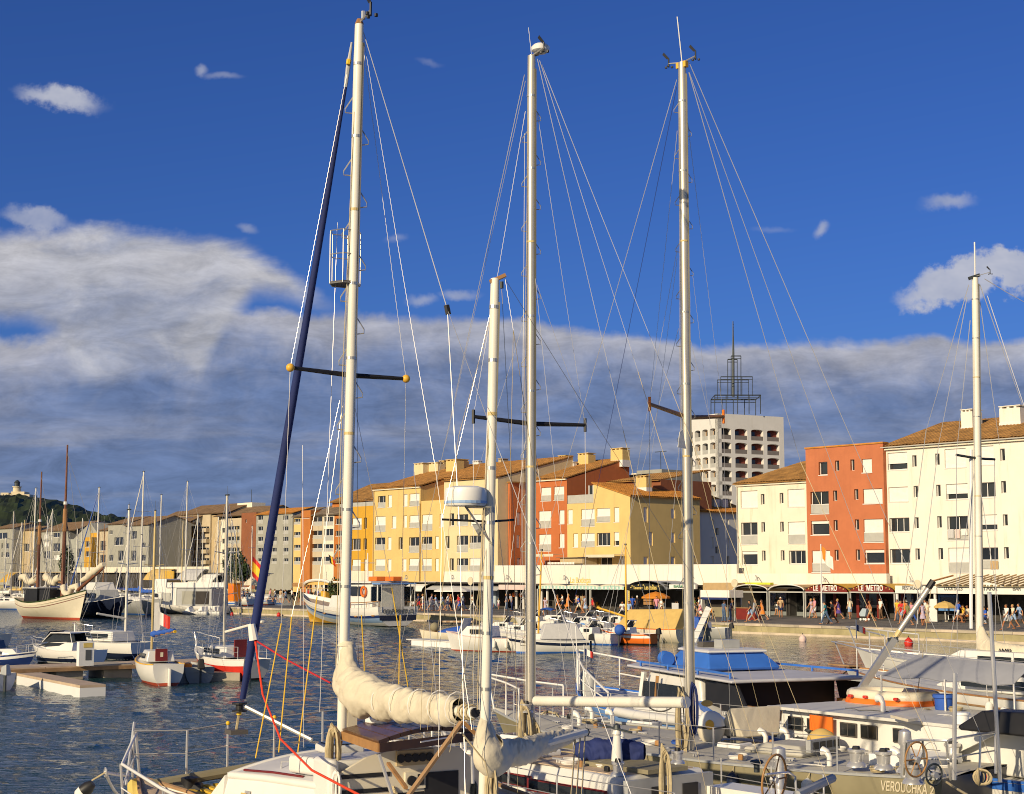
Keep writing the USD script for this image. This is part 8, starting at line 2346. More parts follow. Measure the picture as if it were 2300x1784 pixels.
 hatch(b,np.array([1.3,yy(1.3,.2),zz(.2)-.02]),.14,.45); hatch(b,np.array([2.0,yy(2.0,.45),zz(.45,2)-.01]),.25,.25,0,'deck_white')
 b.part('grab_handle','chrome',MB().tube([(1.75,yy(1.75,.1),zz(.1)),(1.75,yy(1.75,.1),zz(.1)+.09),(1.5,yy(1.5,.12),zz(.12)+.09),(1.5,yy(1.5,.12),zz(.12))],.014,5))
 # shaded aft bulkhead with dash, windows, companionway
 xb=x0; y0,y1=-1.03,-2.97; yb=lambda f:y0+(y1-y0)*f
 b.part('aft_bulkhead','gel_cream',MB().poly([(xb,y0+.14,1.0),(xb,y1-.14,1.0),(xb,y1,2.3),(xb,yb(.85),2.56),(xb,yb(.45),2.60),(xb,yb(.2),2.50),(xb,y0+.02,2.3)],.06,(-1,0,0)))
 b.part('cabin_corner','gel_white',rhull([(xb-.05+x,y0+y,z) for z in (1.5,2.5) for y in (-.05,.10 if 1 else 0) for x in (0,.5)],.05),smooth=40)
 bk=lambda nm,mt,f0,f1,z0,z1,o=.012:b.box(nm,mt,(xb-.06-o,yb(f1),z0),(xb-.061,yb(f0),z1))
 bk('companionway','black',.60,.84,1.0,2.28); bk('aft_window_frame','stucco_tan',.08,.34,1.62,2.02); bk('aft_window','pane',.095,.205,1.65,1.99,.02); bk('aft_window','pane',.215,.325,1.65,1.99,.02)
 for z in (2.09,2.27):bk('groove','black',.03,.36,z,z+.05)
 bk('dash_panel','stucco_tan',.40,.66,2.38,2.56,.03); bk('dash_panel','gel_cream',.46,.60,2.10,2.30,.03); bk('dark_recess','black',.385,.595,1.4,2.06)
 for k in range(5):b.part('gauge','black',MB().tube([(xb-.095,yb(.425+.05*k),2.47),(xb-.115,yb(.425+.05*k),2.47)],.052,12))
 b.part('compass','black',MB().tube([(xb-.095,yb(.50),2.2),(xb-.12,yb(.50),2.2)],.06,12)); bk('radio','black',.545,.59,2.14,2.27,.04)
 wheel(b,np.array([xb-.42,yb(.52),1.72]),.34,(1,0,.15),'black',6)
 b.box('cockpit_sole','deck_grey',(-X+.3,-W+.3,.95),(xb-.061,-.3,1.0)); b.box('cockpit_seat','gel_cream',(-X+.3,-.95,1.001),(xb-.3,-.31,1.42)); b.box('cockpit_seat','gel_cream',(-X+.3,-W+.31,1.001),(xb-.3,-W+.95,1.42))
 b.part('instrument_case','gel_grey',rhull([(xb-.9+x,yb(.40)+y,1.4+z) for z in (0,.4) for y in (0,.35) for x in (0,.3)],.04),smooth=40)
 b.part('life_ring','paint_red',MB().tube([(xb-.12,yb(.37)+.08*math.cos(a),1.6+.3*math.sin(a)) for a in np.linspace(0,6.28,20)],.03,6),smooth=60)
 coil(b,np.array([xb-.18,yb(.38),2.05]),.75,.07,6); coil(b,np.array([xb-.15,y0+.02,2.35]),.32,.06,5,'rope_white'); coil(b,np.array([xb-.12,yb(.95),2.1]),.6,.06,5,'metal_dark')
 # brown hardtop
 A_,B_,C_=lz(753,1641,2.78),lz(851,1674,2.78),lz(1060,1649,2.78)
 D_=A_+(C_-B_); n=9; cz=lambda f:np.array([0,0,.09*math.sin(PI*f)])
 for k in range(n):
  f0,f1=k/n+.004,(k+1)/n-.004
  b.part('hardtop_plank','teak',MB().poly([A_+(D_-A_)*f0+cz(f0),B_+(C_-B_)*f0+cz(f0),B_+(C_-B_)*f1+cz(f1),A_+(D_-A_)*f1+cz(f1)],.05,np.cross(D_+cz(f1)-A_-cz(f0) if k<0 else (D_-A_)*(f1-f0)+cz(f1)-cz(f0),B_-A_)*-1))
 for p,q,mt in ((A_,B_,'wood'),(B_,C_,'teak'),(A_,D_,'teak')):
  b.part('hardtop_fascia',mt,MB().bar(p-[0,0,.03],q-[0,0,.03],.03,.10))
 hatch(b,(A_+D_)/2*.62+(B_+C_)/2*.38+[.0,.10,.06],.26,.24,.1)
 for p,(px,py) in ((A_*.85+B_*.15,(758,1700)),(B_,(882,1790)),(C_,(1062,1760))):
  b.part('hardtop_post','chrome' if px>800 else 'wood',MB().tube([p-[0,0,.1],b.local(np.array([*At(px,py,b.world(p)[1])]))],.022,6))
 b.part('awning_prop','teak_pale',MB().bar(la(1037,1622,16.1),la(918,1786,15.6),.05,.03)); b.part('awning_prop','wood',MB().bar(la(1040,1622,16.1),la(1080,1660,16.2),.05,.03)); b.part('awning_prop','wood',MB().bar(la(872,1715,16.6),la(912,1770,16.0),.04,.03))
 b.part('fishing_rod','frame_white',MB().tube([la(945,1667,16.9),la(1010,1656,17.6)],.008,4))
 # main mast, basket, spreaders
 D=18.9
 foot,top=At(768,1662,D),At(807,55,D-.15)
 mm=tall_mast(b,foot,top,.064,'mast_white',(.85,-.35))
 anemometer(b,b.local(top)+[0,0,.02]); b.part('mast_cap','mast_wood',MB().tube([b.local(top),b.local(top+ZZ*.07)],[.06,.03],8)); b.part('mast_light','chrome',MB().tube([b.local(top+ZZ*.07+[.05,0,0]),b.local(top+ZZ*.17+[.05,0,0])],.03,7))
 bc=At(775,640,D); R0=.205
 ring=lambda z:[b.local(bc+np.array([R0*1.0*math.cos(a),R0*1.0*math.sin(a),z])) for a in np.linspace(.5,.5+2*PI,7)]
 H=(648-526)/FPX*D
 fl=ring(0)
 b.part('basket_floor','frame_dark',MB().poly(fl[:6],.025,(0,0,1)))
 for z in (.0,H*.55,H):b.part('basket_ring','alu',MB().tube(ring(z),.0065,5))
 for k in range(6):b.part('basket_post','alu',MB().tube([ring(0)[k],ring(H)[k]],.0065,5))
 sl,sr=At(652,826,D-.5),At(912,851,D+.35); sm=At(785,843,D)
 for p in (sl,sr):
  b.part('spreader','black',MB().tube([b.local(sm),b.local(p)],[.034,.024],7)); b.part('spreader_boot','paint_gold',MB().tm(trimesh.creation.icosphere(2,.052),trimesh.transformations.translation_matrix(b.local(p))),smooth=True)
 for p,q,mt in (((779,168,D),sl,'wire'),((811,66,D),sr,'wire'),(sl,(632,1400,18.6),'wire'),((632,1400,18.6),(574,1703,18.6),'rope_yellow'),(sr,(897,1580,20.2),'wire'),((763,900,D),(655,1385,18.7),'wire'),((655,1385,18.7),(626,1690,18.7),'rope_yellow'),((769,912,D),(712,1340,18.8),'wire'),((712,1340,18.8),(669,1690,18.8),'rope_yellow'),((794,898,D),(880,1320,19.8),'wire'),((880,1320,19.8),(921,1570,20),'rope_yellow'),((813,64,D),(976,1040,17),'wire'),((976,1040,17),(1060,1640,15.8),'wire'),((899,1382,19.8),(895,1570,20),'rope_yellow'),((812,1382,19.8),(820,1530,20),'rope_yellow'),((822,1120,19),(818,1400,19.5),'wire_dark'),((800,520,D),(806,1500,D),'wire_dark'),((758,500,D),(718,1600,D),'wire'),((680,1000,18.7),(682,1680,18.7),'wire')):
  line(b,'shroud' if mt != 'rope_yellow' else 'covered_shroud',mt,[p,q],.0034 if mt != 'rope_yellow' else .0085)
 line(b,'backstay','wire',[(812,58,D),(1005,695,16.6),(1033,1200,15.8)],.006); line(b,'backstay','wire',[(1033,1200,15.8),(1045,1790,15.0)],.0032); line(b,'backstay','wire',[(1005,695,16.6),(1120,1010,15),(1420,1790,13)],.0035)
 b.part('backstay_block','black',MB().tube([la(1003,686,16.6),la(1007,706,16.6)],.035,6))
 # navy furled jib, drum and its red furling line
 f0,f1=At(545,1570,20.6),At(776,196,D+.1)
 b.part('furled_jib','canvas_blue',MB().tube([b.local(f0),b.local(f0*.9+f1*.1),b.local(f0*.6+f1*.4),b.local(f0*.2+f1*.8),b.local(f1)],[.04,.062,.058,.042,.022],10),smooth=60)
 b.part('jib_head','canvas_palegrey',MB().tube([b.local(f1),la(782,150,D+.05),la(790,95,D)],[.024,.03,.012],7)); b.part('swivel','paint_yellow',MB().tube([la(782,145,D),la(784,134,D)],.032,7))
 b.part('furler_drum','black',MB().lathe([(0,-.05),(.10,-.05),(.10,-.03),(.05,-.02),(.05,.04),(.10,.05),(.10,.07),(0,.07)],la(538,1590,20.6),14)); b.part('tack_line','rope',MB().tube([la(537,1603,20.6),la(531,1640,20.7)],.02,5)); b.part('tack_buckle','paint_yellow',MB().tube([la(537,1600,20.6),la(537,1606,20.6)],.035,6)); b.part('drum_fork','frame_dark',MB().box(la(531,1645,20.7)-[.12,.12,.02],la(531,1645,20.7)+[.12,.12,.04]))
 b.part('clew_patch','canvas_white',MB().tube([la(565,1402,20.3),la(571,1438,20.3)],[.05,.066],9))
 line(b,'furling_line','rope_red',[(573,1438,20.3),(590,1560,19.6),(630,1660,18.4),(700,1730,16.6),(815,1790,15)],.013,6); line(b,'jib_sheet','rope_crimson',[(573,1438,20.3),(640,1480,20),(742,1534,19.6)],.012,6)
 b.part('spinnaker_pole','alu',MB().tube([la(552,1588,20.4),la(700,1662,20.0)],.03,7),smooth=40)
 # main boom and cover
 g0,g1=la(785,1574,D),la(1066,1601,16.0)
 b.part('boom','mast_white',MB().tube([g0,g1],.06,10),smooth=40); b.part('boom_cap','black',MB().tube([g1,g1+(g1-g0)*.008],.05,10))
 for k in range(3):b.part('boom_lashing','rope',MB().tube([g1-(g1-g0)*(.02+.025*k)+[0,.075*math.cos(a),.075*math.sin(a)]for a in np.linspace(0,6.3,12)],.012,4))
 folded_sail(b,'mainsail_cover','canvas_cream',[la(779,1448,D),la(780,1470,D),la(780,1500,D),la(784,1530,D),la(806,1553,D-.35),la(860,1571,18.1),la(920,1583,17.4),la(980,1591,16.8),la(1032,1597,16.3)],[.085,.115,.145,.185,.20,.16,.135,.125,.095],seed=3,amp=.22,ties=6)
 b.part('cover_collar','canvas_cream',MB().tube([la(779,1452,D),la(780,1440,D)],[.12,.09],12),smooth=60)
 for k,f in enumerate((.3,.45,.6,.75,.88)):b.part('cover_tie','rope_white',MB().tube([g0+(g1-g0)*f+[0,.15*math.cos(a),.03+.17*math.sin(a)]for a in np.linspace(0,6.3,14)],.006,3))
 coil(b,la(752,1640,D-.1),.55,.10,6); b.box('halyard_box','gel_cream',la(783,1612,D)-[.03,.10,.12],la(783,1612,D)+[.03,.02,.16])
 # mizzen, radar, boom
 Dm=15.6
 foot,top=At(1086,1800,Dm),At(1112,626,Dm)
 mz=tall_mast(b,foot,top,.052,'mast_white',(.8,-.4),False)
 b.part('mizzen_head','mast_wood',MB().bar(la(1100,634,Dm),la(1136,618,Dm),.06,.035)); b.part('head_block','metal_dark',MB().tube([la(1127,633,Dm),la(1127,648,Dm)],.022,6))
 rc=At(1046,1118,Dm-.05); rr_=.215
 rd=MB().lathe([(0,-.085),(rr_*.92,-.085),(rr_,-.06),(rr_,.06),(rr_*.94,.095),(rr_*.6,.115),(0,.12)],b.local(rc),24).build('radar_dome','plastic_white',b.root,smooth=40)
 MB().lathe([(rr_+.003,-.062),(rr_+.003,-.035)],b.local(rc),24).build('dome_band','paint_lightblue',rd)
 for sd in (-.08,.08):b.part('radar_bracket','alu',MB().tube([b.local(rc+[0,sd,-.09]),b.local(rc+[.26,sd,-.10]),b.local(rc+[.27,0,-.48]),b.local(rc+[0,sd,-.09])],.012,4))
 b.part('loud_hailer','gel_grey',MB().tube([la(1090,1180,Dm),la(1068,1192,Dm)],[.025,.075],10))
 b.part('mizzen_spreader','black',MB().tube([la(992,1167,Dm-.2),la(1098,1172,Dm),la(1154,1168,Dm+.3)],.012,5))
 for i_,(p,q) in enumerate((((1104,690,Dm),(992,1167,Dm-.2)),((1103,710,Dm),(1030,980,15.4)),((1030,980,15.4),(960,1640,15.2)),((992,1167,Dm-.2),(985,1700,15.2)),((1127,650,Dm),(1154,1168,Dm+.3)),((1154,1168,Dm+.3),(1163,1780,16.2)),((1135,628,Dm),(1153,742,Dm)),((1153,742,Dm),(1136,1560,16)),((1135,628,Dm),(1420,1080,19)),((1420,1080,19),(1560,1300,21)),((1153,742,Dm),(1200,1060,16.4)),((1104,900,Dm),(1060,1540,15.3)),((1110,1100,Dm),(1180,1700,16.2)),((1098,1200,Dm),(1010,1690,15)),((960,1170,15.2),(945,1640,15)),((930,1060,16.5),(988,1640,15)))):
  line(b,'shroud','rope' if i_ % 3 else 'wire',[p,q],.003)
 g0,g1=la(1092,1706,Dm),la(1314,1645,17.5)
 b.part('mizzen_boom','mast_white',MB().tube([g0,g1],.045,8),smooth=40); b.part('boom_cap','metal_dark',MB().tube([g1,g1+(g1-g0)*.012],.05,8))
 u_=(g1-g0)/np.linalg.norm(g1-g0)
 folded_sail(b,'mizzen_cover','canvas_cream',[la(1088,1612,Dm),la(1090,1640,Dm),la(1094,1670,Dm),la(1104,1694,Dm),la(1135,1694,Dm+.3),la(1180,1683,16.3),la(1235,1666,16.9),la(1282,1654,17.3)],[.045,.085,.12,.15,.12,.105,.085,.07],seed=8,amp=.2,ties=3)
 for k in range(3):line(b,'mizzen_sheet','rope',[b.world(g1-u_*.12*k-[0,0,.05]),(1306-12*k,1800,15.6)],.008)
 coil(b,la(1108,1725,Dm-.1),.45,.06,5); line(b,'deck_line','rope',[(1040,1650,15),(1090,1712,15),(1105,1790,14.6)],.008)
 return b
ketch()
def sloop_and_grey():
 # white sloop with the white boom
 mast_at=toward(1190,26.5); aft=np.array([.62,-.785,0]); L=11.8
 bow=mast_at-aft*4.6
 b=Boat('sailboat','white sloop with long maroon cabin window and a bare white boom','sailboat',bow+aft*L/2,heading(-aft),L,3.7,1.5,1.15,1.12,1.1,.72,.4)
 b.hull('gel_white','stripe_maroon',.14,'deck_tan','gel_white')
 la=lambda px,py,D:b.local(At(px,py,D)); lz=lambda px,py,z:b.local(Gz(px,py,z))
 b.stripe(lambda t:b.sheer(t)-.22,lambda t:b.sheer(t)-.15,'stripe_maroon')
 b.cabin('coachroof','gel_white',-2.0,2.9,1.05,.62,1.1,1.66,.1,1.1,.08)
 b.box('coachroof_top','deck_tan',(-1.8,-.78,1.655),(1.6,.78,1.672))
 b.side_windows([(-1.8,.1),(.2,1.6)],1.26,1.46,lambda x:1.03-.42*(x+2.0)/4.9,'stripe_maroon',lean=.12); b.side_windows([(-1.75,.05),(.25,1.5)],1.29,1.43,lambda x:1.042-.42*(x+2.0)/4.9,'pane',lean=.12)
 hatch(b,np.array([.9,.15,1.67]),.28,.28); hatch(b,np.array([2.9,0,1.30]),.28,.28)
 top=At(1194,126,26.4); foot=mast_at+ZZ*1.3
 tall_mast(b,foot,top,.083,'mast_alu',(.8,-.45)); anemometer(b,b.local(top))
 rd=MB().lathe([(0,-.06),(.10,-.06),(.16,-.02),(.17,.04),(.12,.09),(0,.10)],b.local(At(1214,112,26.4)),16).build('radome','plastic_white',b.root,smooth=40)
 b.part('radome_arm','frame_dark',MB().tube([b.local(top),b.local(At(1210,122,26.4))],.03,5)); b.part('whip_aerial','wire',MB().tube([b.local(top),la(1187,62,26.4)],.006,4))
 sl,sm,sr=At(1063,936,26),At(1190,952,26.5),At(1314,955,27)
 for p in (sl,sr):
  b.part('spreader','black',MB().tube([b.local(sm),b.local(p)],[.045,.032],7)); b.part('spreader_tip','black',MB().tube([b.local(p-ZZ*.12),b.local(p+ZZ*.12)],.03,5))
 bowp=b.world(b.deckp(1,0)); n=0
 for p,q,r,mt in (((1178,168,26.4),bowp,.011,'wire'),((1180,182,26.4),(1000,1000,28.5),.008,'wire'),((1180,250,26.4),sl,.009,'wire'),((1207,254,26.4),sr,.009,'wire'),(sl,(1063,1640,25.5),.009,'wire'),(sr,(1318,1650,26.6),.009,'wire'),((1180,990,26.5),(1100,1640,25.6),.008,'wire'),((1200,990,26.5),(1290,1680,26),.008,'wire'),((1178,300,26.4),(1172,1640,26.3),.008,'wire'),((1176,640,26.4),(1168,1500,26.2),.006,'wire'),
   ((1207,133,26.4),(1400,968,23.5),.011,'wire'),((1400,968,23.5),(1600,1835,20.6),.008,'rope'),((1212,136,26.4),(1433,835,24.1),.010,'wire'),((1433,835,24.1),(1748,1840,20.8),.008,'rope'),((1217,146,26.4),(1498,850,24.1),.011,'wire'),((1498,850,24.1),(1893,1840,20.6),.008,'rope'),((1202,620,26.4),(1250,1100,25),.008,'wire'),((1250,1100,25),(1300,1580,24),.008,'wire'),((1206,640,26.4),(1320,960,26.9),.007,'wire'),((1183,700,26.4),(1060,1100,27),.006,'wire')):
  line(b,'stay',mt,[p,q],r*.68)
 g0,g1=la(1204,1575,26.3),la(1538,1578,23.5)
 b.part('boom','mast_white',MB().tube([g0,g1],.085,14),smooth=40); b.part('boom_end','chrome',MB().tube([g1,g1+(g1-g0)*.012],.088,14)); b.part('outhaul','wire_dark',MB().tube(sag(g1-(g1-g0)*.22+[0,0,-.08],g1-(g1-g0)*.08+[0,0,-.08],.06),.012,4))
 coil(b,la(1182,1590,26.2),.85,.12,7); coil(b,la(1207,1630,26.2),1.0,.10,6); coil(b,la(1180,1650,26.2),.8,.09,5)
 winch(b,b.local(At(1182,1600,26.3)),.10,.14)
 # deck gear: blue cover, vent post, winches, cockpit, wheel
 p=lz(1290,1684,1.85); q=lz(1448,1690,1.85)
 folded_sail(b,'blue_sail_bag','canvas_blue',[p,p*.66+q*.34,p*.33+q*.67,q],[.07,.15,.16,.09],seed=5,amp=.25)
 v0=lz(1386,1718,1.68)
 b.part('vent_post','gel_white',MB().lathe([(0,0),(.10,0),(.085,.2),(.06,.46),(.075,.48),(.06,.54),(0,.55)],v0,10),smooth=40); b.part('vent_cap','metal_dark',MB().lathe([(0,.552),(.07,.552),(.05,.62),(0,.64)],v0,10))
 b.part('vent_handle','metal_dark',MB().bar(v0+[-.35,0,.53],v0+[.35,.05,.60],.03))
 for px,py in ((1416,1716),(1320,1702),(1388,1742),(1522,1715)):winch(b,lz(px,py,1.66),.10,.20)
 b.box('cockpit_well','gel_grey',(-5.2,-.75,.6),(-2.1,.75,1.0)); b.box('cockpit_side','gel_white',(-5.3,.76,.9),(-2.1,1.35,1.42)); b.box('cockpit_side','gel_white',(-5.3,-1.35,.9),(-2.1,-.76,1.42)); b.box('bridge_bulkhead','gel_grey',(-2.12,-.9,1.0),(-2.02,.9,1.62))
 for y in (-.55,.1):b.box('locker_door','black',(-2.14,y,1.2),(-2.121,y+.32,1.5))
 b.box('slide_hatch','canvas_olive',(-2.05,-.42,1.675),(-.6,.42,1.74))
 wheel(b,lz(1739,1752,1.75),.36,(1,.25,.1),'wood',5,.018); b.part('binnacle','chrome',MB().lathe([(0,0),(.09,0),(.07,.6),(.11,.65),(.1,.8),(0,.84)],lz(1752,1800,1.2),12),smooth=40)
 b.part('pushpit','chrome',MB().tube([la(1720,1740,21),la(1770,1735,21.4),la(1786,1745,21.6),la(1790,1800,21.4)],.018,6),smooth=60); b.part('tiller_bar','gel_grey',MB().tube([la(1790,1786,20.5),la(1870,1748,21.5)],.06,8))
 for t in np.linspace(.18,.86,8):
  for s in (1,-1):
   q=b.deckp(t,.95*s); b.part('stanchion','chrome',MB().tube([q,q+[0,0,.6]],.015,5))
 for s in (1,-1):
  for hh in (.6,.32):b.part('lifeline','wire',MB().tube([b.deckp(t,.95*s)+[0,0,hh]for t in np.linspace(.18,.86,8)],.007,4))
 b.pulpit(.86,.6); coil(b,la(1497,1690,23),.95,.09,6,'rope')
 clutter(b,46,.05,.85,9); clutter(b,14,.35,.6,10,.4,.5)
 # ---- the big grey yacht
 bow=Gz(1112,1595,1.62); aft=np.array([.72,-.694,0]); L=11.9
 b=Boat('yacht','large grey green yacht with its name painted on the stern quarter','sailboat',bow+aft*L/2*1.0,heading(-aft),L,3.9,1.62,1.28,1.32,1.2,.80,.25,full=2.0)
 b.hull('hull_olive','antifoul_black',.2,'deck_grey','gel_grey',lip=.03,camber=.09,transom='hull_navy')
 la=lambda px,py,D:b.local(At(px,py,D)); lz=lambda px,py,z:b.local(Gz(px,py,z))
 top=At(1532,141,30); foot=toward(1545,30.2)+ZZ*1.3
 tall_mast(b,foot,top,.092,'mast_alu',(.8,-.45),True,.95)
 anemometer(b,b.local(top)); anemometer(b,b.local(top),'wire',1); b.part('whip_aerial','frame_white',MB().tube([b.local(top),la(1521,38,30)],.012,5)); b.part('mast_crane','paint_gold',MB().bar(b.local(top)-[.12,0,.05],b.local(top)+[.12,0,-.05],.10,.12))
 sl,sm,sr=At(1459,908,29.4),At(1545,938,30.2),At(1625,936,30.9)
 for p in (sl,sr):
  b.part('spreader','mast_wood',MB().tube([b.local(sm),b.local(p)],[.05,.036],7)); b.part('spreader_boot','paint_brightorange',MB().tube([b.local(p-ZZ*.14),b.local(p+ZZ*.14)],.03,5))
 bowp=b.world(b.deckp(1,0))
 for p,q,r,mt in (((1520,179,30),bowp,.012,'wire'),((1520,195,30),(1240,1600,32.4),.011,'canvas_blue'),((1521,294,30),sl,.010,'wire'),((1543,262,30),sr,.009,'wire'),(sl,(1459,1640,29),.010,'wire'),(sr,(1640,1660,31),.009,'wire'),((1547,163,30),(1798,1038,27.5),.013,'wire'),((1798,1038,27.5),(2130,1750,24.6),.011,'rope'),((1548,163,30),(2110,1700,25.2),.010,'wire'),((1548,141,30),(2240,1735,25.8),.012,'wire'),
   ((1524,738,30),(1400,1220,30),.009,'wire'),((1400,1220,30),(1330,1560,29.8),.009,'wire'),((1521,560,30),(1440,1000,29.8),.009,'wire'),((1440,1000,29.8),(1360,1500,29.6),.009,'wire'),((1527,981,30),(1470,1640,29.2),.008,'wire'),((1551,764,30),(1640,1130,30.2),.007,'wire'),((1640,1130,30.2),(1770,1650,30.4),.009,'rope'),((1555,990,30),(1716,1640,30.4),.008,'rope'),((1521,580,30),(1455,1090,29.6),.008,'wire'),((1556,620,30),(1600,1000,30.5),.006,'wire')):
  line(b,'stay',mt,[p,q],r*.68)
 tag_p=la(1534,985,29.8)
 b.part('hung_flag','canvas_white',MB().poly([tag_p+[0,0,.18],tag_p+[.06,.1,.12],tag_p+[.1,.16,-.18],tag_p+[-.05,-.1,-.2]],.01,(1,0,0)))
 coil(b,la(1533,1560,29.9),1.1,.13,6); coil(b,la(1560,1540,30),.9,.08,4,'canvas_blue'); coil(b,la(1532,1625,29.9),.8,.1,5)
 for px,py,w,l in ((1322,1620,.22,.42),(1448,1630,.2,.36),(1650,1680,.22,.28),(1818,1672,.2,.38),(1848,1680,.14,.2),(1160,1662,.2,.3)):hatch(b,lz(px,py,1.30),w,l)
 for px,py in ((1924,1722),(1985,1728),(2036,1735),(2140,1708),(2052,1760)):winch(b,lz(px,py,1.36),.15,.30)
 for px,py in ((1700,1735),(1820,1660),(1740,1655)):b.part('mushroom_vent','metal_dark',MB().lathe([(0,0),(.05,0),(.05,.12),(.12,.16),(.1,.2),(0,.22)],lz(px,py,1.36),10),smooth=40)
 b.cabin('doghouse','deck_grey',-2.6,-1.2,.6,.5,1.3,1.5,.1,.4,.05); b.box('instrument_pod','gel_grey',(-2.72,-.5,1.4),(-2.62,.5,1.62))
 for k in range(4):b.box('instrument','black',(-2.735,-.45+.23*k,1.45),(-2.721,-.28+.23*k,1.58))
 b.part('bubble_dome','canvas_tan',MB().lathe([(.30,0),(.28,.10),(.2,.2),(.08,.26),(0,.27)],lz(1846,1668,1.42),16),smooth=True)
 wheel(b,lz(2058,1706,1.78),.27,(1,-.15,.05),'wood',6,.016); wheel(b,lz(2098,1740,1.65),.16,(1,-.3,.05),'metal_dark',5); b.part('binnacle','chrome',MB().lathe([(0,0),(.1,0),(.08,.5),(.12,.56),(.1,.75),(0,.8)],lz(2035,1745,1.3),12),smooth=40)
 b.box('cockpit_locker','plastic_white',(-5.2,-.55,1.3),(-4.0,.6,1.5)); coil(b,lz(2208,1730,1.62),.22,.14,5,'rope')
 # stern rails and poles
 zt=2.02
 R=[lz(2036,1666,zt),lz(2072,1662,zt),lz(2125,1664,zt),lz(2160,1656,zt),lz(2236,1645,zt)]
 b.part('stern_rail','chrome',MB().tube(R,.022,6),smooth=60); b.part('stern_rail','chrome',MB().tube([p-[0,0,.3]for p in R],.014,5))
 for (x,y),p in zip(((2030,1740),(2080,1745),(2135,1752),(2200,1742),(2236,1738)),(R[0],R[1],R[2],R[3]*.45+R[4]*.55,R[4])):b.part('stern_post','chrome',MB().tube([p,lz(x,y,1.36)],.02,6))
 b.part('rail_brace','chrome',MB().tube([lz(2075,1690,1.8),lz(2050,1745,1.36)],.018,5))
 for (x0,y0),(x1,y1),D in (((2145,1512),(2143,1752),25.2),((2222,1330),(2246,1757),26)):b.part('aerial_pole','chrome',MB().tube([la(x0,y0,D),la(x1,y1,D)],.036,7),smooth=40)
 b.part('antenna_dish','wire',MB().tube([la(2090+14*math.cos(a),1682+14*math.sin(a),25.6) for a in np.linspace(PI,2*PI,10)],.006,4).tube([la(2075,1683,25.6),la(2112,1686,25.6)],.006,4))
 # stanchions along the deck edge
 for s in (1,-1):
  T=np.linspace(.16,.9,8)
  for t in T:b.part('stanchion','chrome',MB().tube([b.deckp(t,.97*s),b.deckp(t,.97*s)+[0,0,.62]],.016,5))
  for hh in (.62,.34):b.part('lifeline','wire',MB().tube([b.deckp(t,.97*s)+[0,0,hh]for t in T],.007,4))
 b.pulpit(.88,.7,'frame_white',.022,.25); coil(b,lz(1235,1600,1.6),.3,.3,5,'rope')
 b.part('blue_line','paint_blue',MB().bar(b.deckp(.02,-.9,.05),b.deckp(.3,-.96,.05),.05))
 # its name on the near quarter
 m=meshkit.text_mesh('VEROUCHKA 2',.16,.01,True); v=np.array(m.vertices)
 v[:,0]-= v[:,0].min(); x0,x1=[col(b,q,lambda x:b.S(b.T(x),1.1,1),-L/2+.05,4) for q in (1966,2083)]
 v[:,0]*= abs(x1-x0)/v[:,0].max()
 P=np.array([b.S(b.T(x0-p[0]),1.07+p[1]-.02,1,.004+p[2]) for p in v]); MB().add(P,m.faces).build('lettering','text_pale',b.root)
 p=lz(2215,1750,1.1); m=MB()
 for k in range(2):b.part('stern_mark','paint_red',MB().bar(b.local(At(2215,1742+9*k,26.0))+[-.02,-.03,0],b.local(At(2215,1742+9*k,26.0))+[-.02,.03,0],.012,.05))
 line(b,'mooring_rope','rope',[b.world(b.deckp(.01,.9)),(2180,1790,23.2)],.02,6); clutter(b,64,.03,.85,4)
 for t in (.2,.33,.5,.62):fender(b,t,1,('canvas_white','hull_navy')[t in (.33,)])
 # round float on the far rail, its canvas tent neighbour is on the trawler
 p=toward(1592,31.2)+ZZ*1.62
 o=thing('round_float','big round white float with a black band and yellow patch on deck','float',p-ZZ*.34)
 MB().lathe([(0,-.32),(.14,-.30),(.24,-.18),(.285,-.03),(.287,0)],p,20).build('lower_shell','gel_cream',o,smooth=60); MB().lathe([(.287,.045),(.26,.17),(.18,.28),(.08,.33),(0,.34)],p,20).build('upper_shell','plastic_white',o,smooth=60)
 MB().lathe([(.284,.0),(.297,.002),(.297,.043),(.284,.045)],p,20).build('band','black',o)
 for x,z,w,h_,mt in ((1594,1628,.09,.10,'paint_gold'),(1588,1580,.12,.07,'canvas_tan')):
  c=At(x,z,30.9); MB().tm(trimesh.creation.icosphere(1,.07),np.diag([w/.07,.4,h_/.07,1])+np.array([[0,0,0,c[0]],[0,0,0,c[1]],[0,0,0,c[2]],[0,0,0,0]])).build('patch',mt,o,smooth=True)
sloop_and_grey()
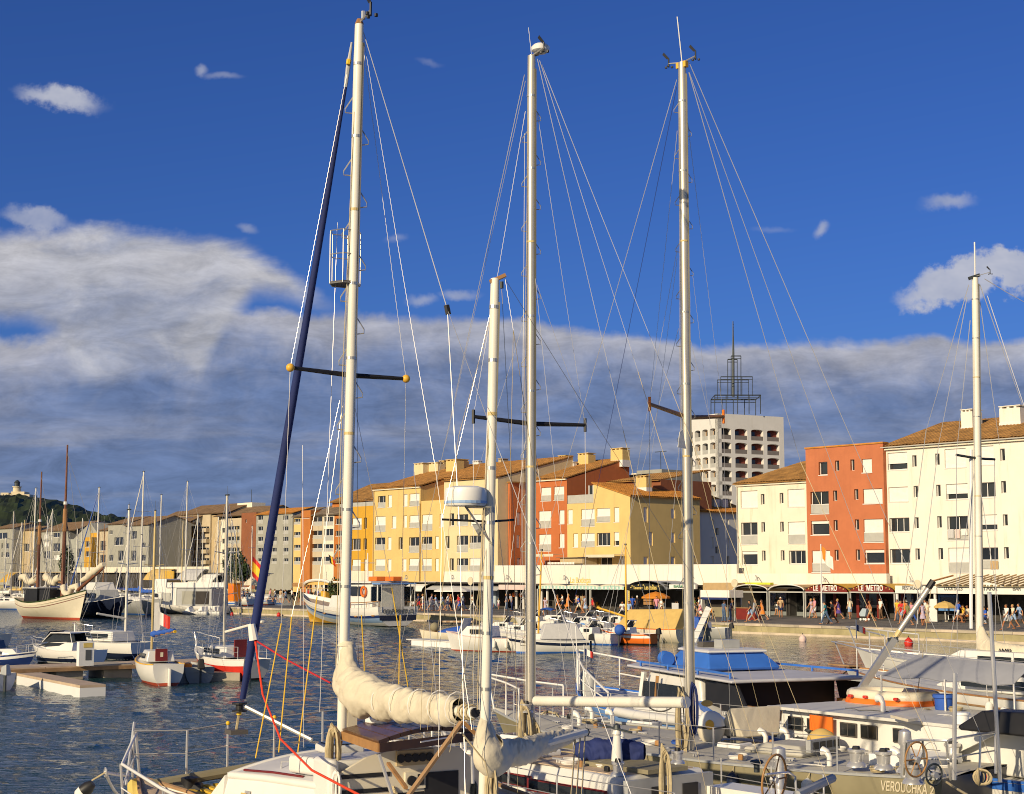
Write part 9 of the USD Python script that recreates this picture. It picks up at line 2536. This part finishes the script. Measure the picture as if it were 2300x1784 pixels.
def right_boats():
 # blue and white motor yacht
 bow=Gz(1297,1540,1.35); aft=np.array([.379,-.925,0]); L=15.0
 b=Boat('motor_yacht','white motor yacht with pale roof, blue rails and a blue flybridge screen','motorboat',bow+aft*L/2,heading(-aft),L,4.0,1.4,1.2,1.55,1.2,.86,flare=1.3)
 b.hull('gel_white','antifoul_red',.15,'deck_lilac','paint_blue',lip=.04); b.stripe(lambda t:b.sheer(t)-.26,lambda t:b.sheer(t)-.06,'paint_skyblue')
 la=lambda px,py,D:b.local(At(px,py,D)); lz=lambda px,py,z:b.local(Gz(px,py,z))
 x0,x1=-4.1,1.6
 b.cabin('deckhouse','gel_white',x0+1.2,x1-.2,1.55,1.25,1.15,2.20,.3,.8,.08)
 b.side_windows([(x1-1.9,x1-1.15),(x1-3.3,x1-2.05),(x0+2.3,x1-3.5)],1.60,1.99,lambda x:1.54-.22*(x-x0-1.2)/4.4,lean=.10)
 b.side_windows([(x0+1.7,x0+1.95)],1.68,1.86,lambda x:1.54,'wood')
 for sd in (1,-1):b.part('window_post','frame_white',MB().bar((x1-1.08,sd*1.45,1.45),(x1-1.2,sd*1.40,2.2),.10)); b.part('door_frame','wood',MB().bar((x1-1.98,sd*1.50,1.45),(x1-2.0,sd*1.44,2.15),.07))
 b.part('roof','deck_lilac',rhull([(x0-.6,-1.85,2.25),(x1+.2,-1.2,2.25),(x0-.6,1.85,2.25),(x1+.2,1.2,2.25),(x0-.6,-1.75,2.33),(x1+.5,-.8,2.33),(x0-.6,1.75,2.33),(x1+.5,.8,2.33)],.03),smooth=40)
 for sd in (1,-1):
  b.part('roof_rail','paint_blue',MB().bar((x0-.3,sd*1.70,2.44),(x1-.6,sd*1.30,2.44),.03,.05))
  for k in range(4):b.part('rail_foot','paint_blue',MB().tube([(x0-.3+1.7*k,sd*(1.70-.12*k),2.33),(x0-.3+1.7*k,sd*(1.70-.12*k),2.46)],.03,5))
 b.part('flybridge_screen','paint_blue',rhull([(-2.2,-1.0,2.36),(.3,-.8,2.36),(-2.2,1.0,2.36),(.3,.8,2.36),(-1.8,-.8,2.78),(-.1,-.65,2.78),(-1.8,.8,2.78),(-.1,.65,2.78)],.06),smooth=40)
 b.part('flybridge_cap','gel_white',rhull([(-1.9,-.84,2.76),(-.05,-.68,2.76),(-1.9,.84,2.76),(-.05,.68,2.76),(-1.8,-.76,2.85),(-.12,-.6,2.85),(-1.8,.76,2.85),(-.12,.6,2.85)],.03),smooth=40)
 b.box('helm_seat','gel_grey',(-1.3,-.4,2.853),(-.9,.1,3.05)); b.box('helm_console','frame_dark',(-.7,-.4,2.853),(-.4,.3,2.98))
 c=lz(1496,1480,2.55); b.part('search_lamp','paint_blue',MB().tube([c+[-.12,.0,0],c+[.12,0,.02]],.18,14),smooth=40); b.part('lamp_foot','metal_dark',MB().tube([c-[0,0,.25],c],.04,5))
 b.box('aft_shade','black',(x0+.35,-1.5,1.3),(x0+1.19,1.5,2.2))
 for sd in (1,-1):b.part('roof_support','black',MB().poly([(x0-.5,sd*1.6,2.2),(x0+.45,sd*1.6,2.2),(x0+.2,sd*1.7,1.5),(x0-1.1,sd*1.75,1.5)],.05,(0,sd,0)))
 b.box('aft_deck','wood',(-L/2+.3,-1.5,1.35),(x0+.3,1.5,1.52)); b.box('aft_bulwark','wood',(-L/2+.25,1.52,1.3),(x0+.3,1.60,1.78)); b.box('aft_bulwark','wood',(-L/2+.25,-1.60,1.3),(x0+.3,-1.52,1.78))
 b.part('bulwark_cap','gel_white',MB().tube([b.S(t,b.sheer(t),1,.03) for t in np.linspace(0,.55,10)],.13,8),smooth=60)
 # bow rail with hanging fenders
 P=[lz(1297,1486,2.25)]+[b.deckp(t,.94)+[0,0,.92-(.9-t)*1.0]for t in (.9,.8,.7,.62)]
 for sd in (1,-1):
  Q=[b.deckp(t,.94*sd) for t in (.995,.9,.8,.7,.62)]; T=[q+[0,0,hh]for q,hh in zip(Q,(1.0,.92,.80,.62,.40))]
  b.part('bow_rail','frame_white',MB().tube(T,.03,6),smooth=60); b.part('bow_rail','frame_white',MB().tube([q+(t-q)*.5 for q,t in zip(Q[1:],T[1:])],.022,5))
  for q,t in zip(Q,T):b.part('rail_post','frame_white',MB().tube([q,t],.024,5))
 for k,(t,mt,lb) in enumerate(((.84,'hull_navy','navy fender hanging leftmost inside the white bow rail'),(.815,'canvas_white','white fender with red foot hanging inside the bow rail'),(.79,'gel_grey','grey fender hanging rightmost inside the white bow rail'))):
  p=b.world(b.deckp(t,.80)+[0,0,.30]); o=MB().lathe([(0,-.42),(.10,-.38),(.15,-.2),(.15,.25),(.08,.40),(0,.44)],p,12).build('fender',mt,None,smooth=60); tag(stage.GetPrimAtPath(o),lb,'fender')
 b.part('jack_staff','frame_white',MB().tube([b.deckp(1,0)+[0,0,.5],b.deckp(1,0)+[.1,0,1.7]],.015,4))
 for px,py,D,lb in ((1318,1466,45,'small blue white red flag on the bow of the motor yacht'),(1929,1412,36,'small blue white red flag flying above the slanting spar foot')):
  p=At(px-6,py-10,D); f=thing('flag',lb,'flag',p)
  for k,mt in enumerate(('hull_blue','canvas_white','paint_red')):
   u=np.linspace(k/3+.003,(k+1)/3-.003,3); W_=20*D/FPX
   Q=[[p+np.array([W_*x,.05*math.sin(x*6),-W_*(.7*y+.45*x)]) for y in (0,.5,1)]for x in u]
   MB().grid(Q).grid(np.array(Q)+[0,.012,0],flip=True).build('flag_stripe',mt,f)
  MB().tube([p+[0,0,.1],p-[0,0,W_*1.6]],.012,4).build('staff','frame_white',f)
 # slanting derrick spar over its stern and the orange dinghy
 a,c=At(1928,1556,34),At(2096,1305,34); f=lambda t:a+(c-a)*t
 o=thing('derrick_spar','long slanting spar with yellow joint rising over the orange dinghy','spar',a)
 MB().bar(f(0),f(.48),.14,.17,(0,1,0)).build('lower_arm','alu',o); MB().tube([f(.40),f(.62)],.06,8).build('sleeve','mast_yellow',o); MB().tube([f(.55),f(.93)],.065,10).build('upper_arm','mast_alu',o,smooth=40); MB().tube([f(.93),f(1.0)],.075,8).build('spar_head','black',o)
 MB().bar(f(.46)-[.1,0,0],f(.46)+[.1,0,.04],.12).build('joint','metal_dark',o); MB().tube([f(1.0),f(1.0)+[.45,0,.12]],.02,5).build('head_arm','mast_wood',o); MB().tube(sag(f(.98),At(2060,1560,33),.05),.008,4).build('fall_rope','rope',o)
 e0,e1=Gz(1893,1576,1.96),Gz(2048,1589,1.96); d=(e1-e0)/np.linalg.norm(e1-e0); n_=np.array([-d[1],d[0],0]); Ld=np.linalg.norm(e1-e0)
 o=thing('inflatable_dinghy','orange and white inflatable dinghy lying on the motor yacht stern deck','dinghy',e0)
 loop=[e0+d*(Ld/2+Ld/2*math.copysign(abs(math.cos(t)) ** .6,math.cos(t)))+n_*(.55+.55*math.copysign(abs(math.sin(t)) ** .7,math.sin(t))) for t in np.linspace(0,2*PI,28)]
 MB().tube([p+ZZ*.0 for p in loop],.15,9,False).build('lower_tube','paint_orange',o,smooth=60); MB().tube([p+ZZ*.17 for p in loop],.12,9,False).build('upper_tube','gel_cream',o,smooth=60)
 MB().poly([e0+d*x+n_*y for x,y in ((.1,.1),(Ld-.1,.1),(Ld-.1,1.0),(.1,1.0))],.04,ZZ).build('floor','paint_orange',o)
 for k in range(4):MB().add(*rhull([e0+d*(Ld*(.15+.22*k)+x)+n_*(-.17+y)+ZZ*(.12+z) for z in (0,.06) for y in (0,.05) for x in (0,.12)],.02).merged()).build('grip','paint_red',o)
 # white trawler with a row of square windows
 s0,s1=Gz(1700,1643,1.38),Gz(2208,1707,1.38); aft=(s1-s0)/np.linalg.norm(s1-s0); L=13.5
 port=np.array([-aft[1],aft[0],0])*-1; port=np.array([aft[1],-aft[0],0])
 c=s0+aft*3.4-port*1.25; c[2]=0
 b=Boat('trawler','white trawler yacht with a row of square windows and blue gunwale','motorboat',c,heading(-aft),L,3.6,1.7,1.18,1.25,.9,.85,flare=1.3)
 b.hull('gel_white','antifoul_red',.2,'deck_white','paint_blue',lip=.04); b.stripe(lambda t:b.sheer(t)-.16,lambda t:b.sheer(t)-.03,'paint_blue')
 la=lambda px,py,D:b.local(At(px,py,D)); lz=lambda px,py,z:b.local(Gz(px,py,z))
 xs=lambda px,py:col(b,px,lambda x:np.array([x,1.25,1.6]))
 xa,xf=-5.2,xs(1738,1615)
 b.cabin('long_cabin','gel_white',xa,xf,1.28,1.2,1.15,1.90,.02,.05,.05,.03); b.box('cabin_roof','deck_white',(xa-.1,-1.42,1.903),(xf+.1,1.42,1.96))
 fr=lambda x:1.28-.08*(x-xa)/(xf-xa)
 for px0,px1 in ((1762,1793),(1804,1822),(1878,1914),(1924,1960),(1996,2030)):
  w0,w1=sorted((xs(px0,1630),xs(px1,1634)))
  for sd in (1,-1):
   q=[np.array([x,sd*(fr(x)+.008),z]) for x,z in ((w0,1.50),(w1,1.50),(w1,1.77),(w0,1.77))]
   w=b.part('cabin_window','frame_dark',MB().poly(q,.02,(0,sd,0)))
   b.part('pane','pane',MB().poly([v*[1,1,1]+[(.02 if i in (0,3) else-.02),sd*.021,.02 if i<2 else-.02]for i,v in enumerate(q)],.008,(0,sd,0)),w)
   b.part('glazing_bar','frame_dark',MB().bar((q[0]+q[1])/2+[0,sd*.032,.01],(q[2]+q[3])/2+[0,sd*.032,-.01],.014),w)
 w0,w1=sorted((xs(1820,1630),xs(1870,1636)))
 o=MB().poly([b.world((x,1.33,z)) for x,z in ((w0,1.52),(w1,1.56),(w1,1.86),(w0,1.85))],.03,port).build('towel','paint_orange',None); tag(stage.GetPrimAtPath(o),'orange red towel hung over the cabin side between the square windows','towel')
 b.part('bow_tent','canvas_cream',rhull([lz(x,y,z)+o_ for (x,y),z in (((1612,1652),1.45),((1668,1658),1.45),((1640,1592),2.02),((1672,1590),2.02)) for o_ in ([0,0,0],[0,-1.0,0])],.04),smooth=40); b.part('side_screen','canvas_olive',MB().poly([lz(1682,1658,1.42),lz(1722,1656,1.42),lz(1714,1594,1.95),lz(1676,1592,1.95)],.04,(0,1,0)))
 clutter(b,16,.1,.9,12); clutter(b,18,.12,.62,13,.6,.76)
 # engine casing with a three pointed star
 K=lz(2246,1718,1.2); K2=lz(2320,1732,1.2)
 b.part('engine_casing','gel_grey',rhull([(x,y,z) for z in (1.15,1.78) for y in (K[1]-.9,K[1]) for x in (K2[0],K[0])],.05),smooth=40)
 cs=np.array([b.local(At(2278,1683,b.world(K)[1]))[0],K[1]+.012,4.7-(1683-HORIZON)/FPX*b.world(K)[1]]); R_=.105
 sb=b.part('star_badge','metal_dark',MB().tube([cs+[R_*math.cos(t),0,R_*math.sin(t)]for t in np.linspace(0,2*PI,25)],.010,5))
 for k in range(3):
  t=PI/2+k*2*PI/3; b.part('star_arm','metal_dark',MB().poly([cs+[R_*math.cos(t),0,R_*math.sin(t)],cs+[.022*math.cos(t+1.05),0,.022*math.sin(t+1.05)],cs+[.022*math.cos(t-1.05),0,.022*math.sin(t-1.05)]],.008,(0,1,0)),sb)
 for k in range(6):b.box('firewood','wood',(K[0]+.15+.0,K[1]-.5,1.25+.09*k),(K[0]+.62,K[1]-.1,1.32+.09*k))
 # aft gear: barrels, box, folded boat
 for x,y,r,h_,mt,lb in ((2121,1580,.20,.32,'canvas_midblue','blue capped drum on the trawler roof under the awning'),(2160,1612,.14,.22,'plastic_white','white bucket right of the blue capped drum'),(2298,1630,.2,.3,'canvas_midblue','blue drum at the right edge under the awning')):
  p=Gz(x,y+14,1.965); o=MB().lathe([(0,0),(r*.9,0),(r*.95,h_*.7),(r*1.15,h_*.75),(r*1.1,h_*.95),(0,h_)],p,16).build('drum',mt,None,smooth=40); tag(stage.GetPrimAtPath(o),lb,'drum')
 b.part('wheel_shelter','black',rhull([lz(2150,1640,1.97)+np.array(v) for v in ((0,0,0),(-2.2,0,0),(0,-.9,0),(-2.2,-.9,0),(-.4,-.1,.36),(-2.0,-.1,.42),(-.4,-.8,.36),(-2.0,-.8,.42))],.05),smooth=40)
 b.part('side_board','gel_white',MB().poly([lz(2080,1630,1.9),lz(2215,1650,1.9),lz(2190,1690,1.45),lz(2098,1670,1.45)],.04,(0,1,0)))
 b.part('hatch_cover','gel_cream',MB().poly([lz(2000,1612,2.0),lz(2040,1622,2.0),lz(2062,1606,2.1),lz(2020,1600,2.1)],.05,(0,0,1)))
 # grey awning on poles
 eL,eR,rL,rR=Gz(1979,1516,2.58),Gz(2277,1537,2.58),Gz(2063,1472,2.92),Gz(2322,1494,2.92)
 a=thing('sun_awning','dark grey canvas awning on thin poles over the white trawler','awning',(eL[0],eL[1],1.9))
 n=10; S1=[[(eL*(1-u)+eR*u)*(1-v)+(rL*(1-u)+rR*u)*v+ZZ*(-.05*math.sin(PI*u*3) ** 2*(1-v)+.02*math.sin(PI*v)) for v in np.linspace(0,1,5)]for u in np.linspace(0,1,19)]
 fL,fR=2*rL-eL,2*rR-eR; fL[2]=fR[2]=2.58
 S2=[[(fL*(1-u)+fR*u)*(1-v)+(rL*(1-u)+rR*u)*v for v in np.linspace(0,1,4)]for u in np.linspace(0,1,9)]
 MB().grid(S1).grid(np.array(S1)-[0,0,.012],flip=True).build('canvas','canvas_grey',a,smooth=True); MB().grid(S2,flip=True).grid(np.array(S2)-[0,0,.012]).build('canvas','canvas_grey',a,smooth=True)
 MB().tube([rL,rR],.025,5).build('ridge_pole','chrome',a)
 for p in (eL,eL*.5+eR*.5,eR,fL,fR):MB().tube([p,np.array([p[0],p[1],1.5])],.022,6).build('pole','chrome',a)
 # big white sailing yacht behind
 bow=Gz(1899,1501,1.5); aft=np.array([.5,-.866,0]); L=15
 b=Boat('sailboat','large white yacht with teak rub strake behind the grey awning','sailboat',bow+aft*L/2,heading(-aft),L,4.2,1.55,1.2,1.2,1.3,.75)
 b.hull('gel_white','antifoul_red',.15,'deck_white','mast_wood'); b.stripe(lambda t:b.sheer(t)-.32,lambda t:b.sheer(t)-.26,'teak_pale','rub_strake',.0,.8)
 b.cabin('coachroof','gel_white',-4,2.6,1.2,.8,1.2,1.75,.1,1.0); b.side_windows([(-3.5,1.2)],1.35,1.6,lambda x:1.17-.4*(x+4)/6.6)
 b.pulpit(.84,.75,'chrome',.022,.5); b.rails(.1,.82,.65,7); b.part('bow_platform','teak_pale',MB().poly([b.deckp(1,0)+q for q in ([-.5,-.3,.03],[.7,-.15,.05],[.7,.15,.05],[-.5,.3,.03])],.05,(0,0,1)))
 for s in (.2,-.2):b.part('anchor_chain','rope',MB().tube([b.deckp(.98,s),b.world(0*bow)[:3]*0+b.local(Gz(1830+20*s,1560,.02))],.02,4))
 fender(b,.55,1); fender(b,.45,1)
 # yacht with the fourth tall mast
 D=58; m_=toward(2195,D); aft=np.array([.62,-.785,0]); L=14
 b=Boat('sailboat','white yacht with the far right tall mast and a lettered cream sail cover','sailboat',m_+aft*1.2,heading(-aft),L,4.2,1.7,1.3,1.3,1.2,.75)
 b.hull('gel_white','paint_blue',.2,'deck_white','chrome'); b.cabin('coachroof','gel_white',-4.5,2.6,1.25,.85,1.25,1.85,.1,1.0); b.side_windows([(-4,-2.6),(-2.4,-1),(-.8,.6)],1.42,1.68,lambda x:1.22-.4*(x+4.5)/7.1,'pane')
 la=lambda px,py,D_:b.local(At(px,py,D_))
 foot,top=m_+ZZ*1.6,At(2190,624,D)
 tall_mast(b,foot,top,.135,'mast_white',(.8,-.4),False); b.part('roller_strut','plastic_white',MB().tube([la(2181,1010,D),la(2181,1412,D)],.07,8),smooth=40); b.part('whip_aerial','frame_white',MB().tube([b.local(top),la(2189,544,D)],.03,5)); anemometer(b,b.local(top)+[0,0,.05],'wire',-2)
 b.part('masthead_crane','metal_dark',MB().bar(la(2176,626,D),la(2200,618,D),.14,.12))
 b.part('spreader','metal_dark',MB().tube([la(2148,1022,D-.5),la(2196,1030,D),la(2234,1032,D+.5)],.05,6))
 for p,q in (((2176,640,D),(2080,967,59)),((2172,668,D),(2108,1000,58)),((2108,1000,58),(2050,1470,58)),((2080,967,59),(2010,1500,60)),((2179,720,D),(2148,1022,D-.5)),((2148,1022,D-.5),(2150,1480,57)),((2201,640,D),(2298,914,56)),((2218,665,D),(2330,1000,55)),((2201,678,D),(2245,1000,58)),((2234,1032,D+.5),(2236,1480,58)),((2212,627,D),(2310,684,54)),((2188,1060,D),(2130,1480,57)),((2196,1060,D),(2262,1480,57))):
  line(b,'stay','wire',[p,q],.018)
 folded_sail(b,'sail_cover','canvas_cream',[la(2204,1408,57.8),la(2207,1430,57.8),la(2215,1452,57.6),la(2240,1462,57),la(2280,1466,56.4),la(2330,1468,56)],[.08,.20,.32,.30,.26,.22],seed=11,amp=.08)
 m=meshkit.text_mesh('AMEL',.13,.02,True); v=np.array(m.vertices); v[:,0]*= .62/v[:,0].max()
 p0=At(2241,1465,56.6); MB().add(np.array([b.local(p0+aft*p[0]*.9+np.array([p[0]*.1,0,p[1]])-np.array([0,.02,0])) for p in v]),m.faces).build('lettering','hull_navy',b.root)
 b.pulpit(.84,.75,'chrome',.03,.4); b.rails(.1,.82,.65,6)
right_boats()
